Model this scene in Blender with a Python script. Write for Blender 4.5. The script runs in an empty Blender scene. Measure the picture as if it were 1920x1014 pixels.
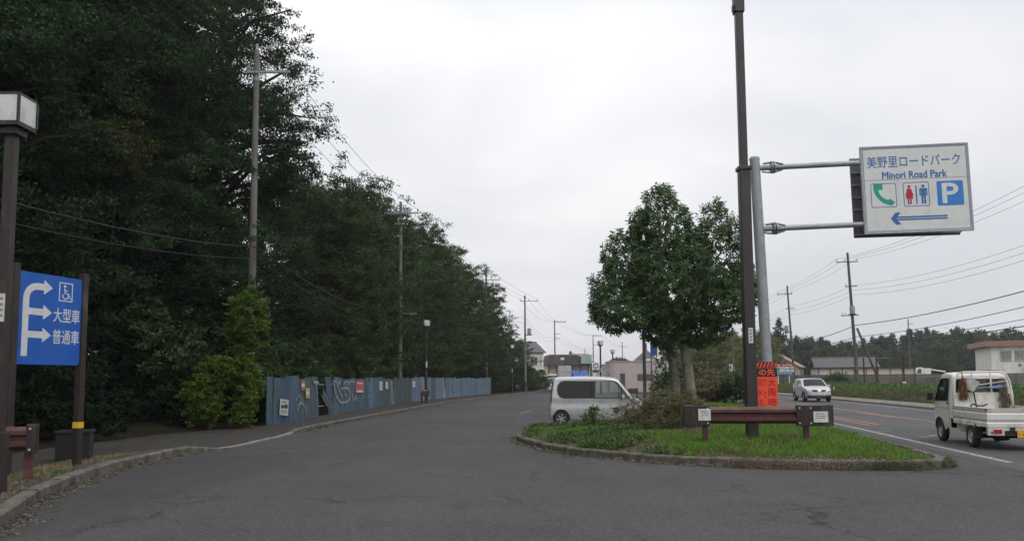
import bpy, bmesh, math, random
import numpy as np
from mathutils import Vector, Matrix
from mathutils.geometry import delaunay_2d_cdt

sc = bpy.context.scene
COL = sc.collection
PI = math.pi
R = math.radians

# ------------------------------------------------------------------ camera, sky, sun, exposure
cam_d = bpy.data.cameras.new('camera')
cam = bpy.data.objects.new('camera', cam_d)
COL.objects.link(cam)
cam_d.sensor_width = 36.0
cam_d.lens = 27.19
cam_d.shift_y = 0.0433
cam_d.clip_start = 0.1
cam_d.clip_end = 6000
_th, _rho = R(4.8), R(0.4)
_F = Vector((0, math.cos(_th), math.sin(_th)))
_R0 = Vector((1, 0, 0))
_U0 = Vector((0, -math.sin(_th), math.cos(_th)))
_Rv = _R0 * math.cos(_rho) - _U0 * math.sin(_rho)
_Uv = _U0 * math.cos(_rho) + _R0 * math.sin(_rho)
cam.matrix_world = Matrix(((_Rv.x, _Uv.x, -_F.x, 0), (_Rv.y, _Uv.y, -_F.y, 0), (_Rv.z, _Uv.z, -_F.z, 1.65), (0, 0, 0, 1)))
sc.camera = cam

SUN_EL, SUN_AZ = R(52), R(150)        # azimuth clockwise from +Y: behind the camera, to the right
world = bpy.data.worlds.new('World')
sc.world = world
world.use_nodes = True
wn, wl = world.node_tree.nodes, world.node_tree.links
wn.clear()
w_out = wn.new('ShaderNodeOutputWorld')
w_bg = wn.new('ShaderNodeBackground')
w_sky = wn.new('ShaderNodeTexSky')
w_sky.sky_type = 'NISHITA'
w_sky.sun_disc = False
w_sky.sun_elevation = SUN_EL
w_sky.sun_rotation = SUN_AZ
w_bg0 = wn.new('ShaderNodeBackground')
w_bg0.inputs['Strength'].default_value = 0.05
wl.new(w_sky.outputs[0], w_bg0.inputs[0])
w_tc = wn.new('ShaderNodeTexCoord')
w_sep = wn.new('ShaderNodeSeparateXYZ')
wl.new(w_tc.outputs['Generated'], w_sep.inputs[0])
# overcast deck: dimmer at the horizon, brighter to the zenith, with soft cloud patches
w_map = wn.new('ShaderNodeMapping')
w_map.inputs['Scale'].default_value = (1.0, 1.0, 2.6)
w_map.inputs['Location'].default_value = (0.35, 0.1, 0.55)
wl.new(w_tc.outputs['Generated'], w_map.inputs[0])
w_noi = wn.new('ShaderNodeTexNoise')
w_noi.inputs['Scale'].default_value = 1.7
w_noi.inputs['Detail'].default_value = 5
w_noi.inputs['Roughness'].default_value = 0.48
w_noi.inputs['Distortion'].default_value = 0.5
wl.new(w_map.outputs[0], w_noi.inputs['Vector'])
w_el = wn.new('ShaderNodeMapRange')
w_el.inputs['From Min'].default_value = 0.0
w_el.inputs['From Max'].default_value = 1.0
w_el.inputs['To Min'].default_value = 0.815
w_el.inputs['To Max'].default_value = 1.44
wl.new(w_sep.outputs['Z'], w_el.inputs['Value'])
w_cl = wn.new('ShaderNodeMapRange')
w_cl.inputs['From Min'].default_value = 0.32
w_cl.inputs['From Max'].default_value = 0.68
w_cl.inputs['To Min'].default_value = 0.865
w_cl.inputs['To Max'].default_value = 1.09
wl.new(w_noi.outputs['Fac'], w_cl.inputs['Value'])
w_mul = wn.new('ShaderNodeMath')
w_mul.operation = 'MULTIPLY'
wl.new(w_el.outputs[0], w_mul.inputs[0])
wl.new(w_cl.outputs[0], w_mul.inputs[1])
w_cc = wn.new('ShaderNodeMix')
w_cc.data_type = 'RGBA'
w_cc.inputs[6].default_value = (0.925, 0.945, 1.0, 1)
w_cc.inputs[7].default_value = (0.985, 0.988, 1.0, 1)
w_cf = wn.new('ShaderNodeMapRange')
w_cf.inputs['From Min'].default_value = 0.35
w_cf.inputs['From Max'].default_value = 0.6
wl.new(w_noi.outputs['Fac'], w_cf.inputs['Value'])
wl.new(w_cf.outputs[0], w_cc.inputs[0])
wl.new(w_cc.outputs[2], w_bg.inputs['Color'])
wl.new(w_mul.outputs[0], w_bg.inputs['Strength'])
w_mix = wn.new('ShaderNodeMixShader')
w_mix.inputs[0].default_value = 0.97
wl.new(w_bg0.outputs[0], w_mix.inputs[1])
wl.new(w_bg.outputs[0], w_mix.inputs[2])
wl.new(w_mix.outputs[0], w_out.inputs[0])

sun_d = bpy.data.lights.new('sun', 'SUN')
sun_d.energy = 1.1
sun_d.angle = R(35)
sun_d.color = (1.0, 0.97, 0.93)
sun = bpy.data.objects.new('sun', sun_d)
COL.objects.link(sun)
_sd = Vector((math.sin(SUN_AZ) * math.cos(SUN_EL), math.cos(SUN_AZ) * math.cos(SUN_EL), math.sin(SUN_EL)))
sun.rotation_euler = (-_sd).to_track_quat('-Z', 'Y').to_euler()

vs = sc.view_settings
vs.view_transform = 'Standard'
vs.look = 'None'
vs.exposure = 0.0
vs.gamma = 1.0
sc.render.engine = 'CYCLES'
sc.cycles.use_denoising = True
sc.cycles.max_bounces = 5
sc.cycles.diffuse_bounces = 3
sc.cycles.glossy_bounces = 3
sc.cycles.transparent_max_bounces = 8
sc.cycles.use_adaptive_sampling = True
sc.cycles.adaptive_threshold = 0.02

# ------------------------------------------------------------------ materials
MATS = {}

def nd(nt, typ, **kw):
    n = nt.nodes.new(typ)
    for k, v in kw.items():
        if k in n.inputs:
            n.inputs[k].default_value = v
        else:
            setattr(n, k, v)
    return n

def mat(name, c, c2=None, sc_=3.0, rough=0.6, metal=0.0, bump=0.0, bsc=40.0, spec=0.4, stretch=(1, 1, 1),
        lo=0.35, hi=0.65, coat=0.0, dirt=None, dirt_amt=0.0, dirt_sc=2.0, dirt_stretch=(1, 1, 1), objvar=0.0, emit=0.0, coords='Object'):
    if name in MATS:
        return MATS[name]
    m = bpy.data.materials.new(name)
    m.use_nodes = True
    nt = m.node_tree
    b = nt.nodes['Principled BSDF']
    b.inputs['Roughness'].default_value = rough
    b.inputs['Metallic'].default_value = metal
    b.inputs['Specular IOR Level'].default_value = spec
    b.inputs['Coat Weight'].default_value = coat
    tc = nd(nt, 'ShaderNodeTexCoord')
    src = tc.outputs[coords]
    def noise(scale, st, detail=6.0, rough_=0.6):
        mp = nd(nt, 'ShaderNodeMapping')
        mp.inputs['Scale'].default_value = st
        nt.links.new(src, mp.inputs[0])
        n = nd(nt, 'ShaderNodeTexNoise')
        n.inputs['Scale'].default_value = scale
        n.inputs['Detail'].default_value = detail
        n.inputs['Roughness'].default_value = rough_
        nt.links.new(mp.outputs[0], n.inputs['Vector'])
        return n
    def ramp(sock, a, bb):
        r = nd(nt, 'ShaderNodeMapRange')
        r.inputs['From Min'].default_value = a
        r.inputs['From Max'].default_value = bb
        nt.links.new(sock, r.inputs['Value'])
        return r.outputs[0]
    def mix(fac, a, bcol, mode='MIX'):
        x = nd(nt, 'ShaderNodeMix', data_type='RGBA', blend_type=mode)
        if hasattr(fac, 'is_linked'):
            nt.links.new(fac, x.inputs[0])
        else:
            x.inputs[0].default_value = fac
        for s, k in ((a, 6), (bcol, 7)):
            if hasattr(s, 'is_linked'):
                nt.links.new(s, x.inputs[k])
            else:
                x.inputs[k].default_value = (*s[:3], 1)
        return x.outputs[2]
    col = c
    if c2 is not None:
        col = mix(ramp(noise(sc_, stretch).outputs['Fac'], lo, hi), c, c2)
    if dirt is not None:
        n = noise(dirt_sc, dirt_stretch, 8.0, 0.65)
        col = mix(ramp(n.outputs['Fac'], 0.62 - dirt_amt * 0.3, 0.80 - dirt_amt * 0.2), col, dirt)
    if objvar > 0:
        oi = nd(nt, 'ShaderNodeObjectInfo')
        r = nd(nt, 'ShaderNodeMapRange')
        r.inputs['To Min'].default_value = 1 - objvar
        r.inputs['To Max'].default_value = 1 + objvar
        nt.links.new(oi.outputs['Random'], r.inputs['Value'])
        hs = nd(nt, 'ShaderNodeHueSaturation')
        nt.links.new(r.outputs[0], hs.inputs['Value'])
        if hasattr(col, 'is_linked'):
            nt.links.new(col, hs.inputs['Color'])
        else:
            hs.inputs['Color'].default_value = (*col, 1)
        col = hs.outputs[0]
    if hasattr(col, 'is_linked'):
        nt.links.new(col, b.inputs['Base Color'])
    else:
        b.inputs['Base Color'].default_value = (*col, 1)
    if bump > 0:
        bn = noise(bsc, (1, 1, 1), 5.0)
        bp = nd(nt, 'ShaderNodeBump')
        bp.inputs['Strength'].default_value = bump
        bp.inputs['Distance'].default_value = 0.02
        nt.links.new(bn.outputs['Fac'], bp.inputs['Height'])
        nt.links.new(bp.outputs[0], b.inputs['Normal'])
    if emit > 0:
        b.inputs['Emission Strength'].default_value = emit
        b.inputs['Emission Color'].default_value = (*c, 1)
    MATS[name] = m
    return m

def leaf_mat(name, c_dark, c_light, trans=0.3, rough=0.55, hue=0.0, spec=0.35):
    if name in MATS:
        return MATS[name]
    m = bpy.data.materials.new(name)
    m.use_nodes = True
    nt = m.node_tree
    b = nt.nodes['Principled BSDF']
    out = nt.nodes['Material Output']
    b.inputs['Roughness'].default_value = rough
    b.inputs['Specular IOR Level'].default_value = spec
    at = nd(nt, 'ShaderNodeAttribute', attribute_name='v')
    mx = nd(nt, 'ShaderNodeMix', data_type='RGBA')
    nt.links.new(at.outputs['Fac'], mx.inputs[0])
    mx.inputs[6].default_value = (*c_dark, 1)
    mx.inputs[7].default_value = (*c_light, 1)
    oi = nd(nt, 'ShaderNodeObjectInfo')
    r = nd(nt, 'ShaderNodeMapRange')
    r.inputs['To Min'].default_value = 0.78
    r.inputs['To Max'].default_value = 1.22
    nt.links.new(oi.outputs['Random'], r.inputs['Value'])
    r2 = nd(nt, 'ShaderNodeMapRange')
    r2.inputs['To Min'].default_value = 0.5 + hue - 0.012
    r2.inputs['To Max'].default_value = 0.5 + hue + 0.012
    nt.links.new(oi.outputs['Random'], r2.inputs['Value'])
    hs = nd(nt, 'ShaderNodeHueSaturation')
    nt.links.new(r.outputs[0], hs.inputs['Value'])
    nt.links.new(r2.outputs[0], hs.inputs['Hue'])
    nt.links.new(mx.outputs[2], hs.inputs['Color'])
    nt.links.new(hs.outputs[0], b.inputs['Base Color'])
    tr = nd(nt, 'ShaderNodeBsdfTranslucent')
    nt.links.new(hs.outputs[0], tr.inputs[0])
    ms = nd(nt, 'ShaderNodeMixShader')
    ms.inputs[0].default_value = trans
    nt.links.new(b.outputs[0], ms.inputs[1])
    nt.links.new(tr.outputs[0], ms.inputs[2])
    nt.links.new(ms.outputs[0], out.inputs[0])
    MATS[name] = m
    return m

def glass_mat(name, tint, refl=0.08, rough=0.02):
    if name in MATS:
        return MATS[name]
    m = bpy.data.materials.new(name)
    m.use_nodes = True
    nt = m.node_tree
    nt.nodes.remove(nt.nodes['Principled BSDF'])
    out = nt.nodes['Material Output']
    tr = nd(nt, 'ShaderNodeBsdfTransparent')
    tr.inputs[0].default_value = (*tint, 1)
    gl = nd(nt, 'ShaderNodeBsdfGlossy')
    gl.inputs['Roughness'].default_value = rough
    lw = nd(nt, 'ShaderNodeLayerWeight')
    lw.inputs['Blend'].default_value = 0.5
    pw = nd(nt, 'ShaderNodeMath', operation='POWER')
    pw.inputs[1].default_value = 4.5
    nt.links.new(lw.outputs['Facing'], pw.inputs[0])
    ad = nd(nt, 'ShaderNodeMath', operation='MULTIPLY_ADD')
    ad.inputs[1].default_value = 0.75
    ad.inputs[2].default_value = refl
    nt.links.new(pw.outputs[0], ad.inputs[0])
    ms = nd(nt, 'ShaderNodeMixShader')
    nt.links.new(ad.outputs[0], ms.inputs[0])
    nt.links.new(tr.outputs[0], ms.inputs[1])
    nt.links.new(gl.outputs[0], ms.inputs[2])
    nt.links.new(ms.outputs[0], out.inputs[0])
    MATS[name] = m
    return m

# ------------------------------------------------------------------ mesh helpers
def tag(o, label=None, cat=None, group=None, kind=None):
    if label: o['label'] = label
    if cat: o['category'] = cat
    if group: o['group'] = group
    if kind: o['kind'] = kind
    return o

def empty(name, loc=(0, 0, 0), rz=0.0, parent=None):
    o = bpy.data.objects.new(name, None)
    COL.objects.link(o)
    o.location = loc
    o.rotation_euler = (0, 0, rz)
    o.empty_display_size = 0.2
    if parent: o.parent = parent
    return o

def thing(name, label, cat, loc=(0, 0, 0), rz=0.0, group=None):
    return tag(empty(name, loc, rz), label, cat, group)

def link(name, me, parent=None, loc=(0, 0, 0), rot=(0, 0, 0)):
    o = bpy.data.objects.new(name, me)
    COL.objects.link(o)
    o.location = loc
    o.rotation_euler = rot
    if parent: o.parent = parent
    return o

def copy_tree(o, parent=None):
    c = o.copy()
    COL.objects.link(c)
    c.parent = parent
    for ch in o.children:
        copy_tree(ch, c)
    return c

class MB:
    def __init__(s):
        s.v, s.f = [], []
    def add(s, vs, fs):
        n = len(s.v)
        s.v += [tuple(p) for p in vs]
        s.f += [tuple(i + n for i in f) for f in fs]
        return s
    def box(s, x0, x1, y0, y1, z0, z1):
        return s.add([(x0, y0, z0), (x1, y0, z0), (x1, y1, z0), (x0, y1, z0), (x0, y0, z1), (x1, y0, z1), (x1, y1, z1), (x0, y1, z1)],
                     [(0, 3, 2, 1), (4, 5, 6, 7), (0, 1, 5, 4), (1, 2, 6, 5), (2, 3, 7, 6), (3, 0, 4, 7)])
    def cbox(s, c, d):
        return s.box(c[0] - d[0] / 2, c[0] + d[0] / 2, c[1] - d[1] / 2, c[1] + d[1] / 2, c[2] - d[2] / 2, c[2] + d[2] / 2)
    def bar(s, a, b, w, h=None, up=(0, 0, 1)):
        h = h or w
        a, b, up = Vector(a), Vector(b), Vector(up)
        d = (b - a).normalized()
        sd = d.cross(up)
        if sd.length < 1e-4: sd = d.cross(Vector((1, 0, 0)))
        sd.normalize()
        u = sd.cross(d)
        vs = []
        for p in (a, b):
            for i, j in ((-1, -1), (1, -1), (1, 1), (-1, 1)):
                vs.append(p + sd * i * w / 2 + u * j * h / 2)
        return s.add(vs, [(3, 2, 1, 0), (4, 5, 6, 7), (0, 1, 5, 4), (1, 2, 6, 5), (2, 3, 7, 6), (3, 0, 4, 7)])
    def cyl(s, a, b, r0, r1=None, n=12, cap=True):
        return s.tube([a, b], [r0, r0 if r1 is None else r1], n, cap)
    def tube(s, pts, rad, n=8, cap=True):
        pts = [Vector(p) for p in pts]
        if not isinstance(rad, (list, tuple)): rad = [rad] * len(pts)
        vs, fs = [], []
        ref = None
        for i, p in enumerate(pts):
            d = (pts[min(i + 1, len(pts) - 1)] - pts[max(i - 1, 0)]).normalized()
            if ref is None:
                ref = d.orthogonal().normalized()
            u = (ref - d * ref.dot(d))
            if u.length < 1e-5: u = d.orthogonal()
            u.normalize()
            ref = u
            w = d.cross(u)
            for k in range(n):
                a = 2 * PI * k / n
                vs.append(p + (u * math.cos(a) + w * math.sin(a)) * rad[i])
        for i in range(len(pts) - 1):
            for k in range(n):
                a, b = i * n + k, i * n + (k + 1) % n
                fs.append((a, b, b + n, a + n))
        if cap:
            fs.append(tuple(reversed(range(n))))
            fs.append(tuple(range((len(pts) - 1) * n, len(pts) * n)))
        return s.add(vs, fs)
    def lathe(s, prof, c=(0, 0, 0), axis='z', n=24):
        vs, fs = [], []
        for (r, h) in prof:
            for k in range(n):
                a = 2 * PI * k / n
                x, y = r * math.cos(a), r * math.sin(a)
                vs.append({'z': (c[0] + x, c[1] + y, c[2] + h), 'y': (c[0] + x, c[1] + h, c[2] + y), 'x': (c[0] + h, c[1] + x, c[2] + y)}[axis])
        for i in range(len(prof) - 1):
            for k in range(n):
                a, b = i * n + k, i * n + (k + 1) % n
                fs.append((a, b, b + n, a + n))
        return s.add(vs, fs)
    def prism(s, poly, y0, y1, plane='xz'):
        n = len(poly)
        def P(p, t):
            return (p[0], t, p[1]) if plane == 'xz' else ((p[0], p[1], t) if plane == 'xy' else (t, p[0], p[1]))
        vs = [P(p, y0) for p in poly] + [P(p, y1) for p in poly]
        fs = [tuple(range(n)), tuple(reversed(range(n, 2 * n)))]
        fs += [(i, i + n, (i + 1) % n + n, (i + 1) % n) for i in range(n)]
        return s.add(vs, fs)
    def build(s, name, m, parent=None, smooth=False, bevel=0.0, loc=(0, 0, 0), rot=(0, 0, 0), fix=True):
        me = bpy.data.meshes.new(name)
        me.from_pydata(s.v, [], s.f)
        if bevel > 0 or fix:
            bm = bmesh.new()
            bm.from_mesh(me)
            if fix: bmesh.ops.recalc_face_normals(bm, faces=bm.faces)
            if bevel > 0:
                ed = [e for e in bm.edges if len(e.link_faces) == 2 and e.calc_face_angle() > 0.6]
                bmesh.ops.bevel(bm, geom=ed, offset=bevel, segments=2, profile=0.6, affect='EDGES', clamp_overlap=True)
            bm.to_mesh(me)
            bm.free()
        if smooth:
            me.polygons.foreach_set('use_smooth', [True] * len(me.polygons))
            if smooth == 'a':
                me.set_sharp_from_angle(angle=R(40))
        me.materials.append(m)
        return link(name, me, parent, loc, rot)

def np_mesh(name, verts, faces, m, attr=None, smooth=False):
    """verts (N,3), faces (M,k): a mesh made fast, with an optional per-face value 'v'"""
    me = bpy.data.meshes.new(name)
    verts = np.asarray(verts, dtype=np.float32)
    faces = np.asarray(faces, dtype=np.int32)
    k = faces.shape[1]
    me.vertices.add(len(verts))
    me.vertices.foreach_set('co', verts.ravel())
    me.loops.add(faces.size)
    me.loops.foreach_set('vertex_index', faces.ravel())
    me.polygons.add(len(faces))
    me.polygons.foreach_set('loop_start', np.arange(0, faces.size, k, dtype=np.int32))
    if smooth: me.polygons.foreach_set('use_smooth', np.ones(len(faces), dtype=bool))
    me.update(calc_edges=True)
    if attr is not None:
        a = me.attributes.new('v', 'FLOAT', 'FACE')
        a.data.foreach_set('value', np.asarray(attr, dtype=np.float32))
    me.materials.append(m)
    return me

def grid_mesh(name, rows, m, smooth=True):
    """rows: list of equal-length rows of points"""
    nr, nc = len(rows), len(rows[0])
    v = [p for r in rows for p in r]
    f = [(i * nc + j, i * nc + j + 1, (i + 1) * nc + j + 1, (i + 1) * nc + j) for i in range(nr - 1) for j in range(nc - 1)]
    return np_mesh(name, v, f, m, smooth=smooth)

def spline(pts, step):
    """Catmull-Rom through 2-D points, resampled at about `step` metres"""
    P = [np.array(p, float) for p in pts]
    P = [2 * P[0] - P[1]] + P + [2 * P[-1] - P[-2]]
    out = []
    for i in range(1, len(P) - 2):
        p0, p1, p2, p3 = P[i - 1:i + 3]
        n = max(4, int(np.linalg.norm(p2 - p1) / 0.1))
        for k in range(n):
            t = k / n
            out.append(0.5 * ((2 * p1) + (p2 - p0) * t + (2 * p0 - 5 * p1 + 4 * p2 - p3) * t ** 2 + (3 * p1 - p0 - 3 * p2 + p3) * t ** 3))
    out.append(P[-2])
    out = np.array(out)
    s = np.concatenate([[0], np.cumsum(np.linalg.norm(np.diff(out, axis=0), axis=1))])
    n = max(2, int(round(s[-1] / step)) + 1)
    t = np.linspace(0, s[-1], n)
    return np.stack([np.interp(t, s, out[:, k]) for k in range(out.shape[1])], 1)

def offset_path(P, d):
    """positive d = to the right of the direction of travel"""
    T = np.gradient(P, axis=0)
    T /= np.linalg.norm(T, axis=1)[:, None]
    N = np.stack([T[:, 1], -T[:, 0]], 1)
    return P + N * d

def sheet(name, poly, z, m, kind='structure'):
    n = len(poly)
    r = delaunay_2d_cdt([Vector((float(p[0]), float(p[1]))) for p in poly], [], [list(range(n))], 1, 1e-5)
    me = bpy.data.meshes.new(name)
    me.from_pydata([(p.x, p.y, z) for p in r[0]], [], r[2])
    bm = bmesh.new(); bm.from_mesh(me)
    bmesh.ops.recalc_face_normals(bm, faces=bm.faces)
    for f in bm.faces:
        if f.normal.z < 0: f.normal_flip()
    bm.to_mesh(me); bm.free()
    me.materials.append(m)
    return tag(link(name, me), kind=kind)

def strip(name, pathA, pathB, z, m):
    rows = [[(a[0], a[1], z), (b[0], b[1], z)] for a, b in zip(pathA, pathB)]
    return link(name, grid_mesh(name, rows, m))

def text_obj(name, s, m, parent, x, z, w=None, h=None, y=-0.004, depth=0.002, bold=0.0):
    """lettering as a mesh standing in the local xz plane, centred at x, z and facing -y"""
    cu = bpy.data.curves.new(name, 'FONT')
    cu.body = s
    cu.size = 1.0
    cu.resolution_u = 3
    cu.offset = 0.0
    cu.extrude = 0.0
    cu.align_x = 'LEFT'
    to = bpy.data.objects.new(name, cu)
    COL.objects.link(to)
    bpy.context.view_layer.update()
    me = bpy.data.meshes.new_from_object(to.evaluated_get(bpy.context.evaluated_depsgraph_get()))
    bpy.data.objects.remove(to)
    bpy.data.curves.remove(cu)
    n = len(me.vertices)
    co = np.zeros(n * 3, np.float32)
    me.vertices.foreach_get('co', co)
    co = co.reshape(-1, 3)
    lo, hi = co.min(0), co.max(0)
    sx = w / (hi[0] - lo[0]) if w else None
    sz = h / (hi[1] - lo[1]) if h else None
    sx = sx or sz
    sz = sz or sx
    v = np.stack([(co[:, 0] - (lo[0] + hi[0]) / 2) * sx + x, np.full(n, y), (co[:, 1] - (lo[1] + hi[1]) / 2) * sz + z], 1)
    me.vertices.foreach_set('co', v.astype(np.float32).ravel())
    if bold > 0:
        # heavier strokes: the same letters laid several times with small shifts, each a hair prouder
        bm0 = bmesh.new(); bm0.from_mesh(me)
        geo = bm0.faces[:]
        b_ = bold * sz * 1.0
        for q, (ax_, az_) in enumerate(((b_, 0), (-b_, 0), (0, b_), (0, -b_))):
            d_ = bmesh.ops.duplicate(bm0, geom=geo)
            bmesh.ops.translate(bm0, verts=[e for e in d_['geom'] if isinstance(e, bmesh.types.BMVert)], vec=(ax_, -0.0003 * (q + 1), az_))
        bm0.to_mesh(me); bm0.free()
    if depth > 0:
        bm = bmesh.new(); bm.from_mesh(me)
        g = bmesh.ops.extrude_face_region(bm, geom=bm.faces[:])
        bmesh.ops.translate(bm, verts=[e for e in g['geom'] if isinstance(e, bmesh.types.BMVert)], vec=(0, -depth, 0))
        bmesh.ops.recalc_face_normals(bm, faces=bm.faces)
        bm.to_mesh(me); bm.free()
    me.materials.clear()
    me.materials.append(m)
    me.update()
    return link(name, me, parent)

def rrect(x0, x1, z0, z1, r, n=5):
    out = []
    for cx, cz, a0 in ((x1 - r, z1 - r, 0), (x0 + r, z1 - r, 90), (x0 + r, z0 + r, 180), (x1 - r, z0 + r, 270)):
        for k in range(n + 1):
            a = R(a0 + 90 * k / n)
            out.append((cx + r * math.cos(a), cz + r * math.sin(a)))
    return out
# ------------------------------------------------------------------ ground, roads, kerbs
rng = np.random.default_rng(11)
random.seed(5)

def asphalt_mat(name, base, dark, crack=0.5, seed=0.0, wear=0.3):
    m = bpy.data.materials.new(name)
    m.use_nodes = True
    nt = m.node_tree
    b = nt.nodes['Principled BSDF']
    b.inputs['Roughness'].default_value = 0.85
    b.inputs['Specular IOR Level'].default_value = 0.25
    g = nd(nt, 'ShaderNodeNewGeometry')
    mp = nd(nt, 'ShaderNodeMapping')
    mp.inputs['Location'].default_value = (seed, seed * 1.7, 0)
    nt.links.new(g.outputs['Position'], mp.inputs[0])
    def noise(scale, detail=5.0, r=0.6, src=mp):
        n = nd(nt, 'ShaderNodeTexNoise', Scale=scale, Detail=detail, Roughness=r)
        nt.links.new(src.outputs[0], n.inputs['Vector'])
        return n
    def mr(sock, a, bb, c=0.0, d=1.0):
        r = nd(nt, 'ShaderNodeMapRange')
        for k, v in zip(('From Min', 'From Max', 'To Min', 'To Max'), (a, bb, c, d)):
            r.inputs[k].default_value = v
        nt.links.new(sock, r.inputs['Value'])
        return r.outputs[0]
    def mix(fac, a, c, mode='MIX'):
        x = nd(nt, 'ShaderNodeMix', data_type='RGBA', blend_type=mode)
        nt.links.new(fac, x.inputs[0])
        for s, k in ((a, 6), (c, 7)):
            if hasattr(s, 'is_linked'): nt.links.new(s, x.inputs[k])
            else: x.inputs[k].default_value = (*s, 1)
        return x.outputs[2]
    big = noise(0.22, 4.0)
    col = mix(mr(big.outputs['Fac'], 0.35, 0.68), base, dark)
    # patches rubbed paler by tyres, in bands along the drive
    mp2 = nd(nt, 'ShaderNodeMapping')
    mp2.inputs['Scale'].default_value = (0.55, 0.05, 1)
    mp2.inputs['Rotation'].default_value = (0, 0, 0.12)
    nt.links.new(g.outputs['Position'], mp2.inputs[0])
    band = noise(1.0, 3.0, 0.5, mp2)
    col = mix(mr(band.outputs['Fac'], 0.5, 0.72, 0, wear), col, tuple(min(1, x * 1.35) for x in base))
    # aggregate
    ag = nd(nt, 'ShaderNodeTexVoronoi', Scale=42.0)
    nt.links.new(mp.outputs[0], ag.inputs['Vector'])
    sepc = nd(nt, 'ShaderNodeSeparateColor')
    nt.links.new(ag.outputs['Color'], sepc.inputs[0])
    col = mix(mr(sepc.outputs[0], 0.72, 1.0, 0, 0.6), col, tuple(x * 2.0 for x in base))
    col = mix(mr(sepc.outputs[1], 0.68, 1.0, 0, 0.6), col, tuple(x * 0.42 for x in base))
    fine = noise(9.0, 6.0, 0.7)
    col = mix(mr(fine.outputs['Fac'], 0.45, 0.75, 0, 0.35), col, dark)
    stn = noise(0.9, 6.0, 0.62)
    col = mix(mr(stn.outputs['Fac'], 0.56, 0.70, 0, 0.55), col, tuple(x * 0.6 for x in base))
    # a few long repair patches, a shade darker or paler than the rest
    mp3 = nd(nt, 'ShaderNodeMapping')
    mp3.inputs['Scale'].default_value = (0.42, 0.13, 1)
    mp3.inputs['Rotation'].default_value = (0, 0, 0.5)
    nt.links.new(g.outputs['Position'], mp3.inputs[0])
    pv = nd(nt, 'ShaderNodeTexVoronoi', Scale=0.62, Randomness=0.8)
    nt.links.new(mp3.outputs[0], pv.inputs['Vector'])
    sp = nd(nt, 'ShaderNodeSeparateColor')
    nt.links.new(pv.outputs['Color'], sp.inputs[0])
    col = mix(mr(sp.outputs[2], 0.80, 0.82, 0, 0.30), col, tuple(x * 0.62 for x in base))
    col = mix(mr(sp.outputs[1], 0.84, 0.86, 0, 0.22), col, tuple(x * 1.4 for x in base))
    # cracks, only in places
    wob = noise(2.2, 4.0)
    vm = nd(nt, 'ShaderNodeVectorMath', operation='MULTIPLY_ADD')
    nt.links.new(wob.outputs['Color'], vm.inputs[0])
    vm.inputs[1].default_value = (0.9, 0.9, 0)
    nt.links.new(mp.outputs[0], vm.inputs[2])
    cr = nd(nt, 'ShaderNodeTexVoronoi', feature='DISTANCE_TO_EDGE', Scale=0.5)
    nt.links.new(vm.outputs[0], cr.inputs['Vector'])
    msk = noise(0.35, 2.0)
    mm = nd(nt, 'ShaderNodeMath', operation='MULTIPLY')
    nt.links.new(mr(cr.outputs['Distance'], 0.005, 0.016, 1.0, 0.0), mm.inputs[0])
    nt.links.new(mr(msk.outputs['Fac'], 0.50, 0.58, 0.0, crack), mm.inputs[1])
    col = mix(mm.outputs[0], col, tuple(x * 0.25 for x in base))
    nt.links.new(col, b.inputs['Base Color'])
    bp = nd(nt, 'ShaderNodeBump', Strength=0.5, Distance=0.006)
    nt.links.new(ag.outputs['Distance'], bp.inputs['Height'])
    nt.links.new(bp.outputs[0], b.inputs['Normal'])
    MATS[name] = m
    return m

M_ASPH = asphalt_mat('asphalt_parking', (0.066, 0.064, 0.065), (0.043, 0.042, 0.043), 0.85)
M_ROAD = asphalt_mat('asphalt_road', (0.084, 0.083, 0.086), (0.060, 0.059, 0.062), 0.4, 31.0)
M_PATH = asphalt_mat('asphalt_path', (0.046, 0.042, 0.039), (0.028, 0.026, 0.024), 0.5, 77.0)
M_KERB = mat('kerb_concrete', (0.165, 0.150, 0.130), (0.085, 0.077, 0.066), 6, 0.9, bump=0.6, bsc=60, dirt=(0.05, 0.055, 0.035), dirt_amt=0.55, dirt_sc=5, objvar=0.16)
M_KERB2 = mat('kerb_concrete_pale', (0.25, 0.24, 0.225), (0.17, 0.16, 0.15), 6, 0.9, bump=0.4, bsc=60, objvar=0.12)
M_SOIL = mat('soil', (0.085, 0.060, 0.038), (0.045, 0.036, 0.022), 3, 1.0, bump=0.8, bsc=25, spec=0.1, dirt=(0.045, 0.06, 0.02), dirt_amt=0.7, dirt_sc=1.3)
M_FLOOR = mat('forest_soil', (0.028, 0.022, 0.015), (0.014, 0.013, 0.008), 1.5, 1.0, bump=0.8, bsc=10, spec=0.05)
M_LAND = mat('land', (0.06, 0.085, 0.025), (0.075, 0.065, 0.035), 0.05, 1.0, spec=0.05)
M_FIELD = mat('field_soil', (0.055, 0.085, 0.022), (0.075, 0.062, 0.036), 0.6, 1.0, bump=0.6, bsc=8, spec=0.05)
M_PAINT = mat('road_paint_white', (0.40, 0.40, 0.39), (0.11, 0.11, 0.11), 14, 0.8, lo=0.40, hi=0.62, coords='Object')
M_PAINT_OLD = mat('road_paint_faded', (0.30, 0.30, 0.30), (0.085, 0.085, 0.086), 5, 0.85, lo=0.36, hi=0.56)
M_ORANGE = mat('road_paint_orange', (0.46, 0.205, 0.115), (0.13, 0.095, 0.08), 5, 0.8, lo=0.40, hi=0.64)

# one sheet of land out to the horizon
tag(link('ground', np_mesh('ground', [(-1500, -1500, -0.06), (1500, -1500, -0.06), (1500, 1500, -0.06), (-1500, 1500, -0.06)], [(0, 1, 2, 3)], M_LAND)), kind='structure')

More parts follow.
